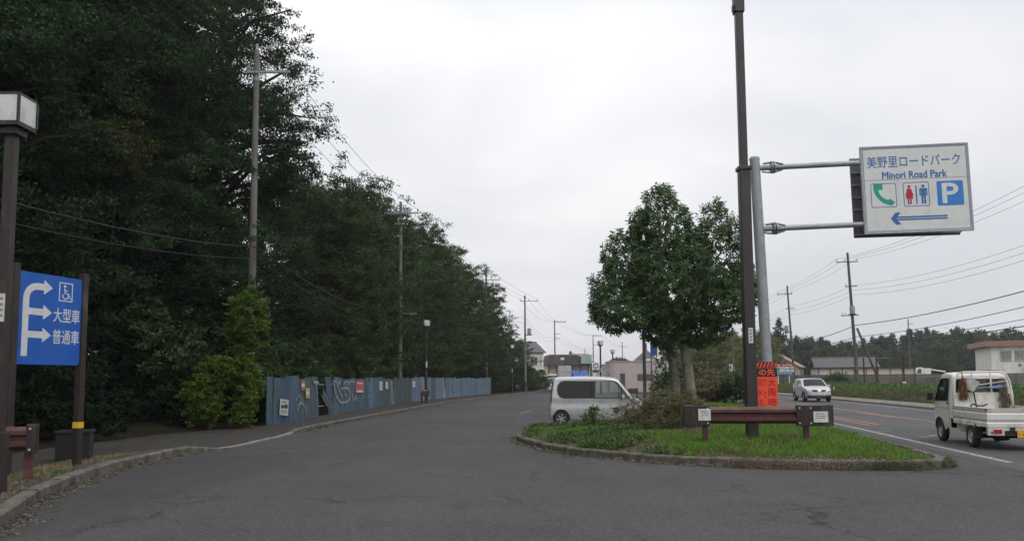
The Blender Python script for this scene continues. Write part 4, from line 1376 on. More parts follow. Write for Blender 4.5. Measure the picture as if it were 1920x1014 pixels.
# ---- brown park lamps
def park_lamp(label, loc, rz, group, rail=True):
    t = thing('park_lamp', label, 'street lamp', loc, rz, group)
    MB().box(-0.066, 0.066, -0.066, 0.066, 0, 5.2).build('post', M_BROWN, t, bevel=0.012)
    MB().box(-0.1, 0.1, -0.1, 0.1, 0, 0.9).build('post_sleeve', M_BROWN, t, bevel=0.012)
    mb = MB()
    q = 0.205
    mb.prism([(-q, -q), (q, -q), (q, q), (-q, q)], 5.26, 5.32, 'xy')
    mb.prism([(-0.13, -0.13), (0.13, -0.13), (0.13, 0.13), (-0.13, 0.13)], 5.16, 5.26, 'xy')
    mb.box(-q, q, -q, q, 5.70, 5.74)
    for sx in (-1, 1):
        for sy in (-1, 1):
            mb.box(sx * q - 0.016 - 0.0 * sx, sx * q + 0.016, sy * q - 0.016, sy * q + 0.016, 5.32, 5.70)
    h = mb.build('lamp_housing', M_BROWN, t)
    for k in range(4):
        a = k * PI / 2
        m2 = MB().box(-q + 0.017, q - 0.017, -q, -q + 0.012, 5.322, 5.698)
        m2.build('lamp_panel', M_LAMP, h, rot=(0, 0, a))
    MB().box(-0.055, 0.055, -0.074, -0.068, 2.45, 2.85).build('notice', M_PLATE, t)
    mb = MB()
    for z in (2.52, 2.6, 2.68, 2.76):
        mb.box(-0.03, 0.03, -0.077, -0.0745, z, z + 0.035)
    tag(mb.build('notice_print', M_PRINT, t), kind='stuff')
    return t
LG = 'brown park lamps along the drive'
park_lamp('brown park lamp with a square white lantern beside the blue parking board', (-7.06, 10.7, 0.11), R(0), LG).scale = (1, 1, 0.975)
park_lamp('brown park lamp standing in front of the blue fence', (-5.95, 53.6, 0.11), R(20), LG)
park_lamp('brown park lamp past the far end of the blue fence', (-0.05, 92.5, 0.11), R(20), LG)
park_lamp('brown park lamp rising above the roof of the silver minivan', (9.45, 83.0, 0.0), R(30), LG)
park_lamp('brown park lamp beside the low pink building', (14.0, 108.0, 0.0), R(30), LG)
park_lamp('small far brown park lamp near the round white sign', (10.9, 124.0, 0.0), R(30), LG)

# ---- guard rails
def wbeam(mb, x0, x1, zc, y=0.0, h=0.36, d=0.07):
    prof = [(0.0, -0.5), (-0.02, -0.47), (-d, -0.33), (-d, -0.17), (-0.012, -0.05), (-0.012, 0.05), (-d, 0.17), (-d, 0.33), (-0.02, 0.47), (0.0, 0.5), (0.012, 0.5), (0.012, -0.5)]
    n = len(prof)
    vs = [(x0, y + a, zc + b * h) for a, b in prof] + [(x1, y + a, zc + b * h) for a, b in prof]
    mb.add(vs, [(i, (i + 1) % n, (i + 1) % n + n, i + n) for i in range(n)] + [tuple(range(n)), tuple(reversed(range(n, 2 * n)))])
def guard_rail(name, label, loc, rz, length, posts, ends, plates=(), group=None):
    t = thing(name, label, 'guard rail', loc, rz, group)
    for px in posts:
        MB().box(px - 0.055, px + 0.055, 0.02, 0.13, 0, 0.78).build('post', M_RED_RAIL, t, bevel=0.01)
    mb = MB()
    wbeam(mb, ends[0], length - ends[1], 0.72, 0.0)
    mb.build('beam', M_RED_RAIL, t)
    for x0, x1 in ((0, ends[0]), (length - ends[1], length)):
        if x1 - x0 < 0.01: continue
        mb = MB()
        mb.box(x0, x1, -0.085, 0.04, 0.49, 0.93)
        e = mb.build('end_box', M_BROWN, t, bevel=0.015)
        mb = MB().box(x0 - 0.012 if x0 == 0 else x1 - 0.15, x0 + 0.15 if x0 == 0 else x1 + 0.012, -0.02, 0.06, 0.5, 0.945)
        mb.build('end_cap', M_BROWN, e, bevel=0.02)
        for bz in (0.55, 0.87):
            for bx in ((x1 - 0.05,) if x0 == 0 else [q for q in (x0 + 0.06, x0 + 0.29) if q < x1 - 0.03]):
                MB().lathe([(0.0, -0.1), (0.017, -0.098), (0.018, -0.08)], (bx, 0, bz), 'y', 8).build('bolt', M_BOLT, e)
    for (x0, x1, z0, z1) in plates:
        MB().box(x0, x1, -0.105, -0.092, z0, z1).build('plate', M_PLATE, t)
        mb = MB()
        rgp = random.Random(int(x0 * 100))
        for k in range(3):
            z = z1 - 0.06 - k * 0.045
            mb.box(x0 + 0.05, x1 - rgp.uniform(0.05, 0.1), -0.1075, -0.1055, z, z + 0.014)
        mb.build('plate_print', M_PRINT, t)
    return t
g = guard_rail('guard_rail', 'red brown guard rail with two white notice plates on the grass island', (3.72, 16.95, 0.14), R(-6), 3.12, (0.46, 2.58), (0.55, 0.76), ((0.3, 0.56, 0.52 + 0.09, 0.86), (2.70, 3.0, 0.5 + 0.07, 0.80)))
def mini_rail(label, loc, rz, group='short guard rails at the lamps'):
    return guard_rail('guard_rail', label, loc, rz, 1.3, (1.0, 0.25), (0.0, 0.28), (), group)
guard_rail('guard_rail', 'worn red brown guard rail end beside the near lamp post', (-9.35, 11.75, 0.08), R(12), 1.98, (1.85, 0.3), (0.0, 0.13), (), 'short guard rails at the lamps')
mini_rail('short faded red guard rail at the lamp in front of the blue fence', (-6.15, 52.6, 0.11), R(75))
mini_rail('short faded guard rail at the lamp past the end of the blue fence', (0.35, 92.3, 0.11), R(72))

# ---- the blue parking board
def blue_board():
    a, b = Vector((-8.33, 12.95, 0)), Vector((-7.99, 14.24, 0))
    d = b - a
    W = d.length
    t = thing('parking_board', 'blue parking direction board with white arrows on two brown posts', 'sign', (a.x, a.y, 0.11), math.atan2(d.y, d.x))
    for x, sg in ((-0.065, 0), (W + 0.065, 1)):
        MB().box(x - 0.06, x + 0.06, -0.06, 0.06, 0, 3.56).build('post', M_BROWN, t, bevel=0.008)
        MB().box(x - 0.064, x + 0.064, -0.064, 0.064, 0.72, 0.83).build('yellow_band', M_YELLOW, t)
    p = MB().prism(rrect(0.0, W, 1.86, 3.44, 0.05), -0.03, 0.0).build('panel', M_BLUE_DEEP, t)
    # the arrow: a stem with three branches
    mb = MB()
    H0, w = 1.86, 0.115
    def arrow(z, x0):
        mb.prism([(x0, z - w / 2), (0.50, z - w / 2), (0.50, z + w / 2), (x0, z + w / 2)], -0.0345, -0.0305)
        mb.prism([(0.50, z - 0.13), (0.68, z), (0.50, z + 0.13)], -0.0345, -0.0305)
    stem = [(0.085, 2.0), (0.205, 2.0), (0.205, 2.93)]
    for k in range(7):
        aa = PI - k * PI / 12
        stem.append((0.365 + 0.16 * math.cos(aa), 2.99 + 0.16 * math.sin(aa)))
    stem += [(0.50, 3.15), (0.50, 3.265), (0.365, 3.265)]
    for k in range(7):
        aa = PI / 2 + k * PI / 12
        stem.append((0.365 + 0.28 * math.cos(aa), 2.985 + 0.28 * math.sin(aa)))
    mb.prism(stem, -0.0345, -0.0305)
    mb.prism([(0.50, 3.08), (0.68, 3.207), (0.50, 3.335)], -0.0345, -0.0305)
    arrow(2.77, 0.2051)
    arrow(2.375, 0.2051)
    mb.build('arrow', M_LETTER, p)
    text_obj('lettering', '大型車', M_LETTER, p, 1.01, 2.745, w=0.58, h=0.255, y=-0.0305, bold=0.006)
    text_obj('lettering', '普通車', M_LETTER, p, 1.01, 2.36, w=0.58, h=0.255, y=-0.0305, bold=0.006)
    # wheelchair sign
    mb = MB()
    x0, x1, z0, z1 = 0.82, 1.12, 3.0, 3.34
    for (a0, a1, b0, b1) in ((x0, x1, z1 - 0.018, z1), (x0, x1, z0, z0 + 0.018), (x0, x0 + 0.018, z0 + 0.018, z1 - 0.018), (x1 - 0.018, x1, z0 + 0.018, z1 - 0.018)):
        mb.box(a0, a1, -0.0345, -0.0305, b0, b1)
    n = 14
    ring = [(0.965 + 0.07 * math.cos(R(-200 + 250 * k / n)), 3.105 + 0.07 * math.sin(R(-200 + 250 * k / n))) for k in range(n + 1)]
    ring += [(0.965 + 0.05 * math.cos(R(-200 + 250 * k / n)), 3.105 + 0.05 * math.sin(R(-200 + 250 * k / n))) for k in range(n, -1, -1)]
    for k in range(n):
        mb.prism([ring[k], ring[k + 1], ring[2 * n - k], ring[2 * n + 1 - k]], -0.0345, -0.0305)
    mb.prism([(0.945 + 0.025 * math.cos(k * PI / 5), 3.275 + 0.025 * math.sin(k * PI / 5)) for k in range(10)], -0.0345, -0.0305)
    for a_, b_ in (((0.94, 3.245), (0.95, 3.15)), ((0.95, 3.195), (1.01, 3.195)), ((0.95, 3.145), (1.03, 3.145)), ((1.03, 3.145), (1.06, 3.06)), ((1.06, 3.06), (1.09, 3.065))):
        mb.bar((a_[0], -0.0325, a_[1]), (b_[0], -0.0325, b_[1]), 0.0038, 0.018, up=(0, 0, 1))
    mb.build('wheelchair_sign', M_LETTER, p)
blue_board()

# dark bin behind the board
t = thing('litter_bin', 'black square bin behind the blue parking board', 'bin', (-8.75, 15.6, 0.115), R(20))
MB().box(-0.3, 0.3, -0.26, 0.26, 0.0, 0.54).build('body', M_BLACK, t, bevel=0.02)
MB().box(-0.33, 0.33, -0.29, 0.29, 0.542, 0.6).build('lid', M_BLACK, t, bevel=0.015)

# ---- overhead sign on its grey post
def overhead_sign():
    t = thing('overhead_sign', 'white overhead road sign with blue lettering on a grey cantilever post', 'road sign', (8.55, 26.3, 0.2))
    mb = MB()
    mb.tube([(0.12, 0, 0), (0.06, 0, 3.0), (-0.02, 0, 6.2), (-0.1, 0, 9.05)], [0.185, 0.182, 0.178, 0.172], 20)
    mb.build('post', M_GALV, t, smooth='a')
    MB().lathe([(0.0, 9.09), (0.15, 9.08), (0.178, 9.03), (0.178, 8.98)], (-0.1, 0, 0), 'z', 20).build('post_cap', M_GALV, t, smooth='a')
    MB().box(-0.24, 0.48, -0.3, 0.3, -0.1, 0.03).build('base_plate', M_GALV, t)
    MB().lathe([(0.190, 1.75), (0.190, 1.79)], (0.09, 0, 0), 'z', 20).build('band', M_PRINT, t)
    MB().lathe([(0.190, 1.98), (0.190, 2.0)], (0.085, 0, 0), 'z', 20).build('band', M_PRINT, t)
    ang = R(-2.2)
    zs = (8.70, 6.56)
    for z in zs:
        a = Vector((0.05, -0.0, z))
        b = Vector((5.6, -0.30, z + 0.16))
        mb = MB()
        mb.cyl(a, b, 0.095, 0.088, 14)
        arm = mb.build('arm', M_GALV, t, smooth='a')
        mb = MB()
        d = (b - a).normalized()
        for s in (0.42, 0.50):
            c = a + d * s
            mb.cyl(c - d * 0.018, c + d * 0.018, 0.215, 0.215, 14)
        for k in range(6):
            aa = k * PI / 3 + 0.3
            o = Vector((0, math.cos(aa), math.sin(aa)))
            mb.bar(a + d * 0.13 + o * 0.16, a + d * 0.42 + o * 0.2, 0.014, 0.06, up=o)
            mb.bar(a + d * 0.50 + o * 0.19, a + d * 0.80 + o * 0.105, 0.014, 0.06, up=o)
        mb.build('flange', M_GALV, arm)
    # front panel
    p = empty('sign_panel', (5.26, -0.42, 6.36), R(-4.6), t)
    p.rotation_euler = (0, R(-0.9), R(-4.6))
    W, H0 = 3.50, 2.96
    X0 = -W / 2
    sp = MB()
    pan = MB().box(X0, -X0, 0.0, 0.05, 0, H0)
    p2 = pan.build('sign_panel', M_SIGN_WHITE, t)
    p2.location, p2.rotation_euler = p.location, p.rotation_euler
    bpy.data.objects.remove(p)
    p = p2
    mb = MB()
    e = 0.035
    for (a0, a1, b0, b1) in ((X0 - e, -X0 + e, -e, 0.02), (X0 - e, -X0 + e, H0 - 0.02, H0 + e), (X0 - e, X0 + 0.02, 0.0201, H0 - 0.0201), (-X0 - 0.02, -X0 + e, 0.0201, H0 - 0.0201)):
        mb.box(a0, a1, -0.018, 0.055, b0, b1)
    mb.build('edge_trim', M_GALV, p)
    mb = MB()
    i = 0.045
    for (a0, a1, b0, b1) in ((X0 + i, -X0 - i, i, i + 0.02), (X0 + i, -X0 - i, H0 - i - 0.02, H0 - i), (X0 + i, X0 + i + 0.02, i + 0.0201, H0 - i - 0.0201), (-X0 - i - 0.02, -X0 - i, i + 0.0201, H0 - i - 0.0201)):
        mb.box(a0, a1, -0.004, -0.001, b0, b1)
    mb.build('border', M_SIGN_TEXT, p)
    MB().box(X0 + 0.06, -X0 - 0.06, -0.003, -0.001, H0 * 0.612, H0 * 0.617).build('panel_joint', M_PRINT, p)
    def Z(f): return H0 * (1 - f)
    def X(f): return X0 + W * f
    text_obj('lettering', '美野里ロードパーク', M_SIGN_TEXT, p, X(0.49), Z(0.175), w=W * 0.875, h=0.40, y=-0.001, bold=0.008)
    text_obj('lettering', 'Minori Road Park', M_SIGN_TEXT, p, X(0.492), Z(0.334), w=W * 0.605, h=0.24, y=-0.001, bold=0.028)
    def framed(f0, f1, m):
        a0, a1, b0, b1 = X(f0), X(f1), Z(0.707), Z(0.425)
        o, q = rrect(a0, a1, b0, b1, 0.06), rrect(a0 + 0.022, a1 - 0.022, b0 + 0.022, b1 - 0.022, 0.045)
        mb = MB()
        n = len(o)
        for k in range(n):
            mb.prism([o[k], o[(k + 1) % n], q[(k + 1) % n], q[k]], -0.0045, -0.001)
        return mb.build('icon_frame', m, p), (a0 + a1) / 2, (b0 + b1) / 2, (a1 - a0)
    # telephone
    fr, cx, cz, s = framed(0.071, 0.312, M_SIGN_TEXT)
    mb = MB()
    n = 10
    ctr = (cx + 0.30, cz + 0.17)
    outer, inner = [], []
    for k in range(n + 1):
        a = R(163 + 104 * k / n)
        ctrx, ctrz = cx + 0.27, cz + 0.26
        wv = 0.065 + 0.02 * abs(2 * k / n - 1)
        outer.append((ctrx + (0.52 + wv) * math.cos(a), ctrz + (0.52 + wv) * math.sin(a)))
        inner.append((ctrx + (0.52 - wv) * math.cos(a), ctrz + (0.52 - wv) * math.sin(a)))
    for k in range(n):
        mb.prism([outer[k], outer[k + 1], inner[k + 1], inner[k]], -0.0045, -0.001)
    mb.prism([(cx - 0.26, cz + 0.38), (cx - 0.03, cz + 0.40), (cx - 0.02, cz + 0.20), (cx - 0.16, cz + 0.19), (cx - 0.27, cz + 0.30)], -0.0052, -0.001)
    mb.prism([(cx + 0.25, cz - 0.36), (cx + 0.36, cz - 0.25), (cx + 0.20, cz - 0.12), (cx + 0.12, cz - 0.20), (cx + 0.13, cz - 0.33)], -0.0052, -0.001)
    mb.build('telephone_icon', M_GREEN, fr)
    # toilets
    fr, cx, cz, s = framed(0.377, 0.620, M_SIGN_TEXT)
    def person(mb, x, skirt):
        mb.prism([(x + 0.052 * math.cos(k * PI / 6), cz + 0.27 + 0.052 * math.sin(k * PI / 6)) for k in range(12)], -0.0045, -0.001)
        if skirt:
            mb.prism([(x - 0.065, cz + 0.20), (x + 0.065, cz + 0.20), (x + 0.135, cz - 0.05), (x + 0.105, cz - 0.07), (x + 0.065, cz + 0.06), (x + 0.12, cz - 0.15), (x - 0.12, cz - 0.15), (x - 0.065, cz + 0.06), (x - 0.105, cz - 0.07), (x - 0.135, cz - 0.05)], -0.0045, -0.001)
            mb.box(x - 0.065, x - 0.012, -0.0045, -0.001, cz - 0.34, cz - 0.1501)
            mb.box(x + 0.012, x + 0.065, -0.0045, -0.001, cz - 0.34, cz - 0.1501)
        else:
            mb.prism([(x - 0.11, cz + 0.20), (x + 0.11, cz + 0.20), (x + 0.13, cz + 0.17), (x + 0.13, cz - 0.06), (x + 0.085, cz - 0.06), (x + 0.085, cz + 0.12), (x + 0.075, cz + 0.12), (x + 0.075, cz - 0.08), (x - 0.075, cz - 0.08), (x - 0.075, cz + 0.12), (x - 0.085, cz + 0.12), (x - 0.085, cz - 0.06), (x - 0.13, cz - 0.06), (x - 0.13, cz + 0.17)], -0.0045, -0.001)
            mb.box(x - 0.075, x - 0.01, -0.0045, -0.001, cz - 0.34, cz - 0.0801)
            mb.box(x + 0.01, x + 0.075, -0.0045, -0.001, cz - 0.34, cz - 0.0801)
    mb = MB(); person(mb, cx - 0.23, True); mb.build('woman_icon', M_REDI, fr)
    mb = MB(); person(mb, cx + 0.23, False); mb.build('man_icon', M_SIGN_TEXT, fr)
    MB().box(cx - 0.022, cx + 0.022, -0.0045, -0.001, cz - 0.34, cz + 0.30).build('divider', M_SIGN_TEXT, fr)
    # parking
    a0, a1, b0, b1 = X(0.692), X(0.938), Z(0.710), Z(0.425)
    pb = MB().prism(rrect(a0, a1, b0, b1, 0.05), -0.0045, -0.001).build('parking_icon', M_SIGN_BLUE, p)
    text_obj('lettering', 'P', M_LETTER, pb, (a0 + a1) / 2, (b0 + b1) / 2, w=0.5, h=0.66, y=-0.0046, bold=0.022)
    # arrow
    mb = MB()
    z = Z(0.842)
    x0, x1 = X(0.245), X(0.775)
    mb.prism([(x0, z), (x0 + 0.16, z + 0.21), (x0 + 0.33, z + 0.21), (x0 + 0.19, z + 0.015), (x0 + 0.19, z - 0.015), (x0 + 0.33, z - 0.21), (x0 + 0.16, z - 0.21)], -0.0045, -0.001)
    mb.box(x0 + 0.191, x1, -0.0045, -0.001, z + 0.013, z + 0.068)
    mb.box(x0 + 0.191, x1, -0.0045, -0.001, z - 0.068, z - 0.013)
    mb.build('arrow', M_SIGN_TEXT, p)
    # the board for the other direction, seen from behind
    b = MB().box(-1.80, 1.80, 0.0, 0.035, 0, 2.82).build('rear_panel', M_ALU_DARK, t)
    b.location, b.rotation_euler = (5.20, 0.26, 6.32), (0, R(-0.9), R(-3.0))
    for k in range(7):
        z = 0.10 + k * 0.44
        MB().box(-1.82, 1.82, -0.06, -0.002, z - 0.035, z + 0.035).build('channel', mat('channel_grey', (0.24, 0.24, 0.255), None, rough=0.5, metal=0.3), b)
    for x in (-1.2, 1.2):
        MB().box(x - 0.04, x + 0.04, -0.30, -0.0605, 0.15, 2.7).build('bracket', M_GALV, b)
overhead_sign()

# ---- tall brown light pole
t = thing('light_pole', 'tall square brown light pole standing behind the guard rail', 'light pole', (5.32, 17.35, 0.15))
MB().prism([(-0.122, -0.122), (0.122, -0.122), (0.122, 0.122), (-0.122, 0.122)], -0.05, 6.25, 'xy').build('lower_post', M_BROWN_POLE, t, bevel=0.03)
MB().prism([(-0.086, -0.086), (0.086, -0.086), (0.086, 0.086), (-0.086, 0.086)], 6.3, 10.2, 'xy').build('upper_post', M_BROWN_POLE, t, bevel=0.022)
MB().box(-0.15, 0.15, -0.15, 0.15, 6.22, 6.31).build('collar', M_BROWN_POLE, t, bevel=0.015)
MB().box(-0.115, 0.115, -0.115, 0.115, 9.95, 11.6).build('top_sleeve', M_BROWN_POLE, t, bevel=0.02)
mb = MB(); mb.tube([(0, 0, 11.5), (0.1, -0.3, 12.2), (0.3, -1.2, 12.5)], [0.06, 0.05, 0.045], 8); mb.build('lamp_arm', M_BROWN_POLE, t)
MB().box(0.1, 0.5, -1.9, -1.15, 12.42, 12.58).build('lamp_head', M_LAMP, t, bevel=0.04)
MB().box(-0.155, -0.1155, -0.06, 0.02, 9.98, 10.12).build('cable_clip', M_BROWN_POLE, t)
MB().box(-0.05, 0.05, -0.130, -0.1235, 2.28, 2.62).build('notice', M_PLATE, t)
mb = MB()
for z in (2.33, 2.40, 2.47, 2.54):
    mb.box(-0.025, 0.025, -0.1325, -0.1305, z, z + 0.04)
tag(mb.build('notice_print', M_PRINT, t), kind='stuff')

# ---- red flood warning board
t = thing('warning_board', 'red and orange warning board with black striped top behind the light pole', 'sign board', (8.07, 25.0, 0.24), R(0))
M_FLUO = mat('fluorescent_red', (0.72, 0.055, 0.022), (0.80, 0.085, 0.030), 3, 0.55)
M_FLUO2 = mat('fluorescent_orange', (0.82, 0.11, 0.02), None, rough=0.55)
M_DRED = mat('print_dark_red', (0.42, 0.016, 0.014), None, rough=0.6)
pn = MB().box(-0.45, 0.45, -0.02, 0.0, 0.05, 1.93).build('panel', M_FLUO, t)
MB().box(-0.45, 0.45, -0.0245, -0.0205, 1.46, 1.93).build('black_band', M_BLACK, pn)
mb = MB()
for k in range(9):
    x = -0.46 + k * 0.115
    q = [(max(-0.45, min(0.45, a)), b) for a, b in ((x, 1.765), (x + 0.055, 1.765), (x + 0.125, 1.915), (x + 0.07, 1.915))]
    if q[0][0] < q[1][0] - 0.01: mb.prism(q, -0.0285, -0.0246)
mb.build('stripe', M_FLUO, pn)
MB().box(-0.45, 0.45, -0.0285, -0.0246, 1.735, 1.750).build('rule', M_FLUO, pn)
text_obj('lettering', 'この先', M_FLUO2, pn, 0.0, 1.60, w=0.74, h=0.21, y=-0.0246, depth=0.003, bold=0.02)
for k, c in enumerate('大雨時の'):
    text_obj('lettering', c, M_DRED, pn, 0.27, 1.27 - k * 0.31, w=0.25, h=0.25, y=-0.0206, depth=0.003, bold=0.02)
for k, c in enumerate('冠水注意'):
    text_obj('lettering', c, M_DRED, pn, -0.12, 1.27 - k * 0.31, w=0.22, h=0.22, y=-0.0206, depth=0.003, bold=0.012)
for k, c in enumerate(('か', 'ん', 'す', 'い')):
    text_obj('lettering', c, M_BLACK, pn, 0.055, 1.34 - k * 0.12 - (0.16 if k > 1 else 0), w=0.075, h=0.085, y=-0.0206, depth=0.003, bold=0.01)
for sx in (-1, 1):
    MB().bar((sx * 0.4, 0.005, 1.9), (sx * 0.42, 0.02, 0.0), 0.03).build('leg', M_BLACK, t)
    MB().bar((sx * 0.4, 0.02, 1.7), (sx * 0.42, 0.65, 0.0), 0.03).build('stay', M_BLACK, t)

# ---- shop sign across the road
t = thing('shop_sign', 'small white roadside sign with green lettering between red and blue bands', 'sign', (33.25, 95.0, 0.68), R(-18))
MB().box(0.55, 0.68, 0.0, 0.1, 0, 1.4).build('post', M_PLATE, t)
MB().box(-0.75, -0.62, 0.0, 0.1, 0, 1.4).build('post', M_PLATE, t)
pn = MB().box(-1.15, 1.15, -0.06, 0.0, 1.36, 2.7).build('panel', M_SIGN_WHITE, t)
MB().box(-1.15, 1.15, -0.075, -0.0605, 2.36, 2.7).build('red_band', mat('band_red', (0.42, 0.03, 0.05), None, rough=0.5), pn)
MB().box(-1.15, 1.15, -0.075, -0.0605, 1.36, 1.71).build('blue_band', mat('band_blue', (0.06, 0.09, 0.33), None, rough=0.5), pn)
text_obj('lettering', 'まつや', mat('sign_green', (0.01, 0.25, 0.09), None, rough=0.5), pn, 0.1, 2.035, w=1.9, h=0.48, y=-0.062, depth=0.01, bold=0.035)
mb = MB()
for k in range(9):
    if k != 3: mb.box(-1.02 + k * 0.23, -0.88 + k * 0.23, -0.085, -0.0755, 2.46, 2.6)
for k in range(8):
    mb.box(-1.0 + k * 0.25, -0.86 + k * 0.25, -0.085, -0.0755, 1.47, 1.59)
mb.build('small_print', M_SIGN_WHITE, pn)
# thin vertical sign down the road
t = thing('banner_sign', 'narrow upright white sign with blue marks among the bamboo', 'sign', (27.2, 96.5, 0.3), R(-15))
MB().cyl((0, 0.06, 0), (0, 0.06, 3.2), 0.04).build('post', M_POLE_DARK, t)
pn = MB().box(-0.22, 0.22, -0.02, 0.02, 1.9, 3.1).build('panel', M_SIGN_WHITE, t)
mb = MB()
for k in range(4): mb.box(-0.11, 0.11, -0.03, -0.0205, 2.0 + k * 0.27, 2.18 + k * 0.27)
mb.build('blue_marks', M_SIGN_TEXT, pn)

# ---- corrugated fence
FPf = spline(FENCE_PTS, 0.05)
FS = dist_along(FPf)
def fpt(s):
    return np.array([np.interp(s, FS, FPf[:, 0]), np.interp(s, FS, FPf[:, 1])])
def fdir(s):
    d = fpt(s + 0.2) - fpt(max(0, s - 0.2))
    return math.atan2(d[1], d[0])
def sheet_mat(name, c, k=0.7):
    return mat(name, c, tuple(x * k for x in c), 1.6, 0.55, stretch=(2.5, 1, 0.35), spec=0.4, dirt=(0.085, 0.075, 0.06), dirt_amt=0.45, dirt_sc=1.1, dirt_stretch=(5, 1, 0.5), objvar=0.09)
FM = [sheet_mat('sheet_slate', (0.048, 0.108, 0.165)), sheet_mat('sheet_navy', (0.028, 0.090, 0.185)), sheet_mat('sheet_green_grey', (0.062, 0.096, 0.105)), sheet_mat('sheet_pale', (0.130, 0.200, 0.270)),
      sheet_mat('sheet_blue', (0.095, 0.165, 0.275)), sheet_mat('sheet_white', (0.40, 0.37, 0.38)), sheet_mat('sheet_grey', (0.20, 0.215, 0.23))]
fence = thing('corrugated_fence', 'battered blue corrugated sheet fence along the footpath', 'fence')
def sheet_panel(w, h, rib=0.3, depth=0.018, x_shear=0.0, cut=None):
    xs, ys = [], []
    x = 0.0
    while x < w - 1e-6:
        for f, d in ((0.0, 0), (0.28, 0), (0.40, 1), (0.72, 1), (0.86, 0)):
            q = x + f * rib
            if q < w:
                xs.append(q); ys.append(-depth * d)
        x += rib
    xs.append(w); ys.append(0)
    zs = [0, h * 0.33, h * 0.66, h]
    rows = []
    th_ = 0.0025
    for z in zs:
        rows.append([(q + x_shear * z, y + random.uniform(-0.006, 0.006), z) for q, y in zip(xs, ys)])
    nc = len(xs)
    v = [p for r_ in rows for p in r_]
    f = [(i * nc + j, i * nc + j + 1, (i + 1) * nc + j + 1, (i + 1) * nc + j) for i in range(len(zs) - 1) for j in range(nc - 1)]
    mb = MB()
    n = len(v)
    v2 = [(p[0], p[1] + th_, p[2]) for p in v]
    mb.add(v + v2, f + [tuple(i + n for i in reversed(q)) for q in f] + [(j, j + 1, j + 1 + n, j + n) for j in range((len(zs) - 1) * nc, len(zs) * nc - 1)])
    return mb
s = 0.0
rnd = random.Random(9)
k = 0
while s < FS[-1] - 0.3:
    w = rnd.choice((0.78, 0.84, 0.9, 0.62))
    if 6.3 < s < 7.4:
        s = 8.2
        continue
    h = 1.71 + rnd.uniform(-0.09, 0.05) + (0.06 if s > 17.5 else 0)
    if s < 2.4: mi = rnd.choice((1, 0, 0))
    elif s < 8: mi = rnd.choice((0, 0, 2))
    elif s < 15.8: mi = rnd.choice((0, 2, 0))
    elif s < 18: mi = rnd.choice((1, 4, 0))
    elif s < 28: mi = rnd.choice((2, 2, 6, 0))
    elif s < 31: mi = rnd.choice((4, 3))
    elif s < 40: mi = rnd.choice((3, 6, 0))
    else: mi = rnd.choice((3, 3, 3, 3, 4, 3))
    sh = rnd.choice((0, 0, 0, -0.10, 0.06)) + rnd.uniform(-0.03, 0.03)
    if 4.5 < s < 6.3: sh -= 0.12
    tilt = rnd.uniform(-0.02, 0.02)
    if 20 < s < 28: sh = rnd.uniform(-0.28, -0.05); h -= rnd.uniform(0, 0.12)
    if 8.1 < s < 8.9: sh = -0.42
    if 39.5 < s < 41: mi = 5; sh = -0.3
    mb = sheet_panel(w + 0.06, h, x_shear=sh)
    p = fpt(s)
    o = mb.build('panel', FM[mi], fence, loc=(p[0] + 0.004 * (k % 2), p[1], 0.12), rot=(rnd.uniform(-0.016, 0.016), 0, fdir(s + w / 2) + rnd.uniform(-0.015, 0.015)), fix=False)
    s += w
    k += 1
# the sheet that has come loose and slid down
p = fpt(7.0)
o = sheet_panel(0.42, 1.75, x_shear=0.0).build('loose_panel', FM[2], fence, fix=False)
o.location = (p[0] + 0.05, p[1] + 0.1, 1.33)
o.rotation_euler = (0, 0, fdir(8))
o.rotation_euler = Matrix.Rotation(fdir(8), 3, 'Z').to_4x4().to_3x3().to_euler()
o.rotation_euler = (Matrix.Rotation(fdir(8), 3, 'Z') @ Matrix.Rotation(R(116), 3, 'Y')).to_euler()
# posts and rails at the back
for s_ in np.arange(0.3, FS[-1], 1.8):
    if 6.6 < s_ < 8.0: continue
    p = fpt(s_)
    MB().cyl((p[0] - 0.09, p[1], 0.05), (p[0] - 0.09, p[1], 1.75), 0.024, n=6).build('post', M_GALV, fence)
for z in (0.55, 1.5):
    mb = MB()
    mb.tube([(fpt(q)[0] - 0.055, fpt(q)[1], z) for q in np.arange(0.1, FS[-1], 1.5)], 0.022, 5)
    mb.build('rail', M_GALV, fence)

def fence_quad(s0, s1, z0, z1, off):
    a, b = fpt(s0), fpt(s1)
    return a, b
def poster(label, s0, s1, z0, z1, m, marks, tilt=0.0):
    a = fpt(s0)
    w = s1 - s0
    t = thing('poster', label, 'poster', (a[0] + 0.064, a[1], z0), fdir((s0 + s1) / 2))
    pn = MB().box(0, w, -0.003, 0.0, 0, z1 - z0).build('sheet', m, t, rot=(0, R(tilt), 0))
    for (x0, x1, y0, y1, mm) in marks:
        h = z1 - z0
        MB().box(x0 * w, x1 * w, -0.006, -0.0035, y0 * h, y1 * h).build('print', mm, pn)
M_POST_W = mat('poster_white', (0.52, 0.54, 0.52), (0.38, 0.40, 0.38), 6, 0.7)
M_POST_R = mat('poster_red', (0.42, 0.08, 0.10), (0.33, 0.06, 0.08), 6, 0.7)
M_POST_O = mat('poster_orange', (0.36, 0.13, 0.05), None, rough=0.7)
M_POST_G = mat('poster_green', (0.33, 0.38, 0.12), None, rough=0.7)
poster('large torn white poster with black pictures low on the fence', 1.2, 2.2, 0.43, 1.02, M_POST_W, ((0.15, 0.45, 0.42, 0.64, M_BLACK), (0.5, 0.9, 0.44, 0.7, M_BLACK), (0.1, 0.85, 0.24, 0.32, M_PRINT), (0.1, 0.9, 0.12, 0.18, M_PRINT), (0.2, 0.8, 0.8, 0.9, M_PRINT)), 4)
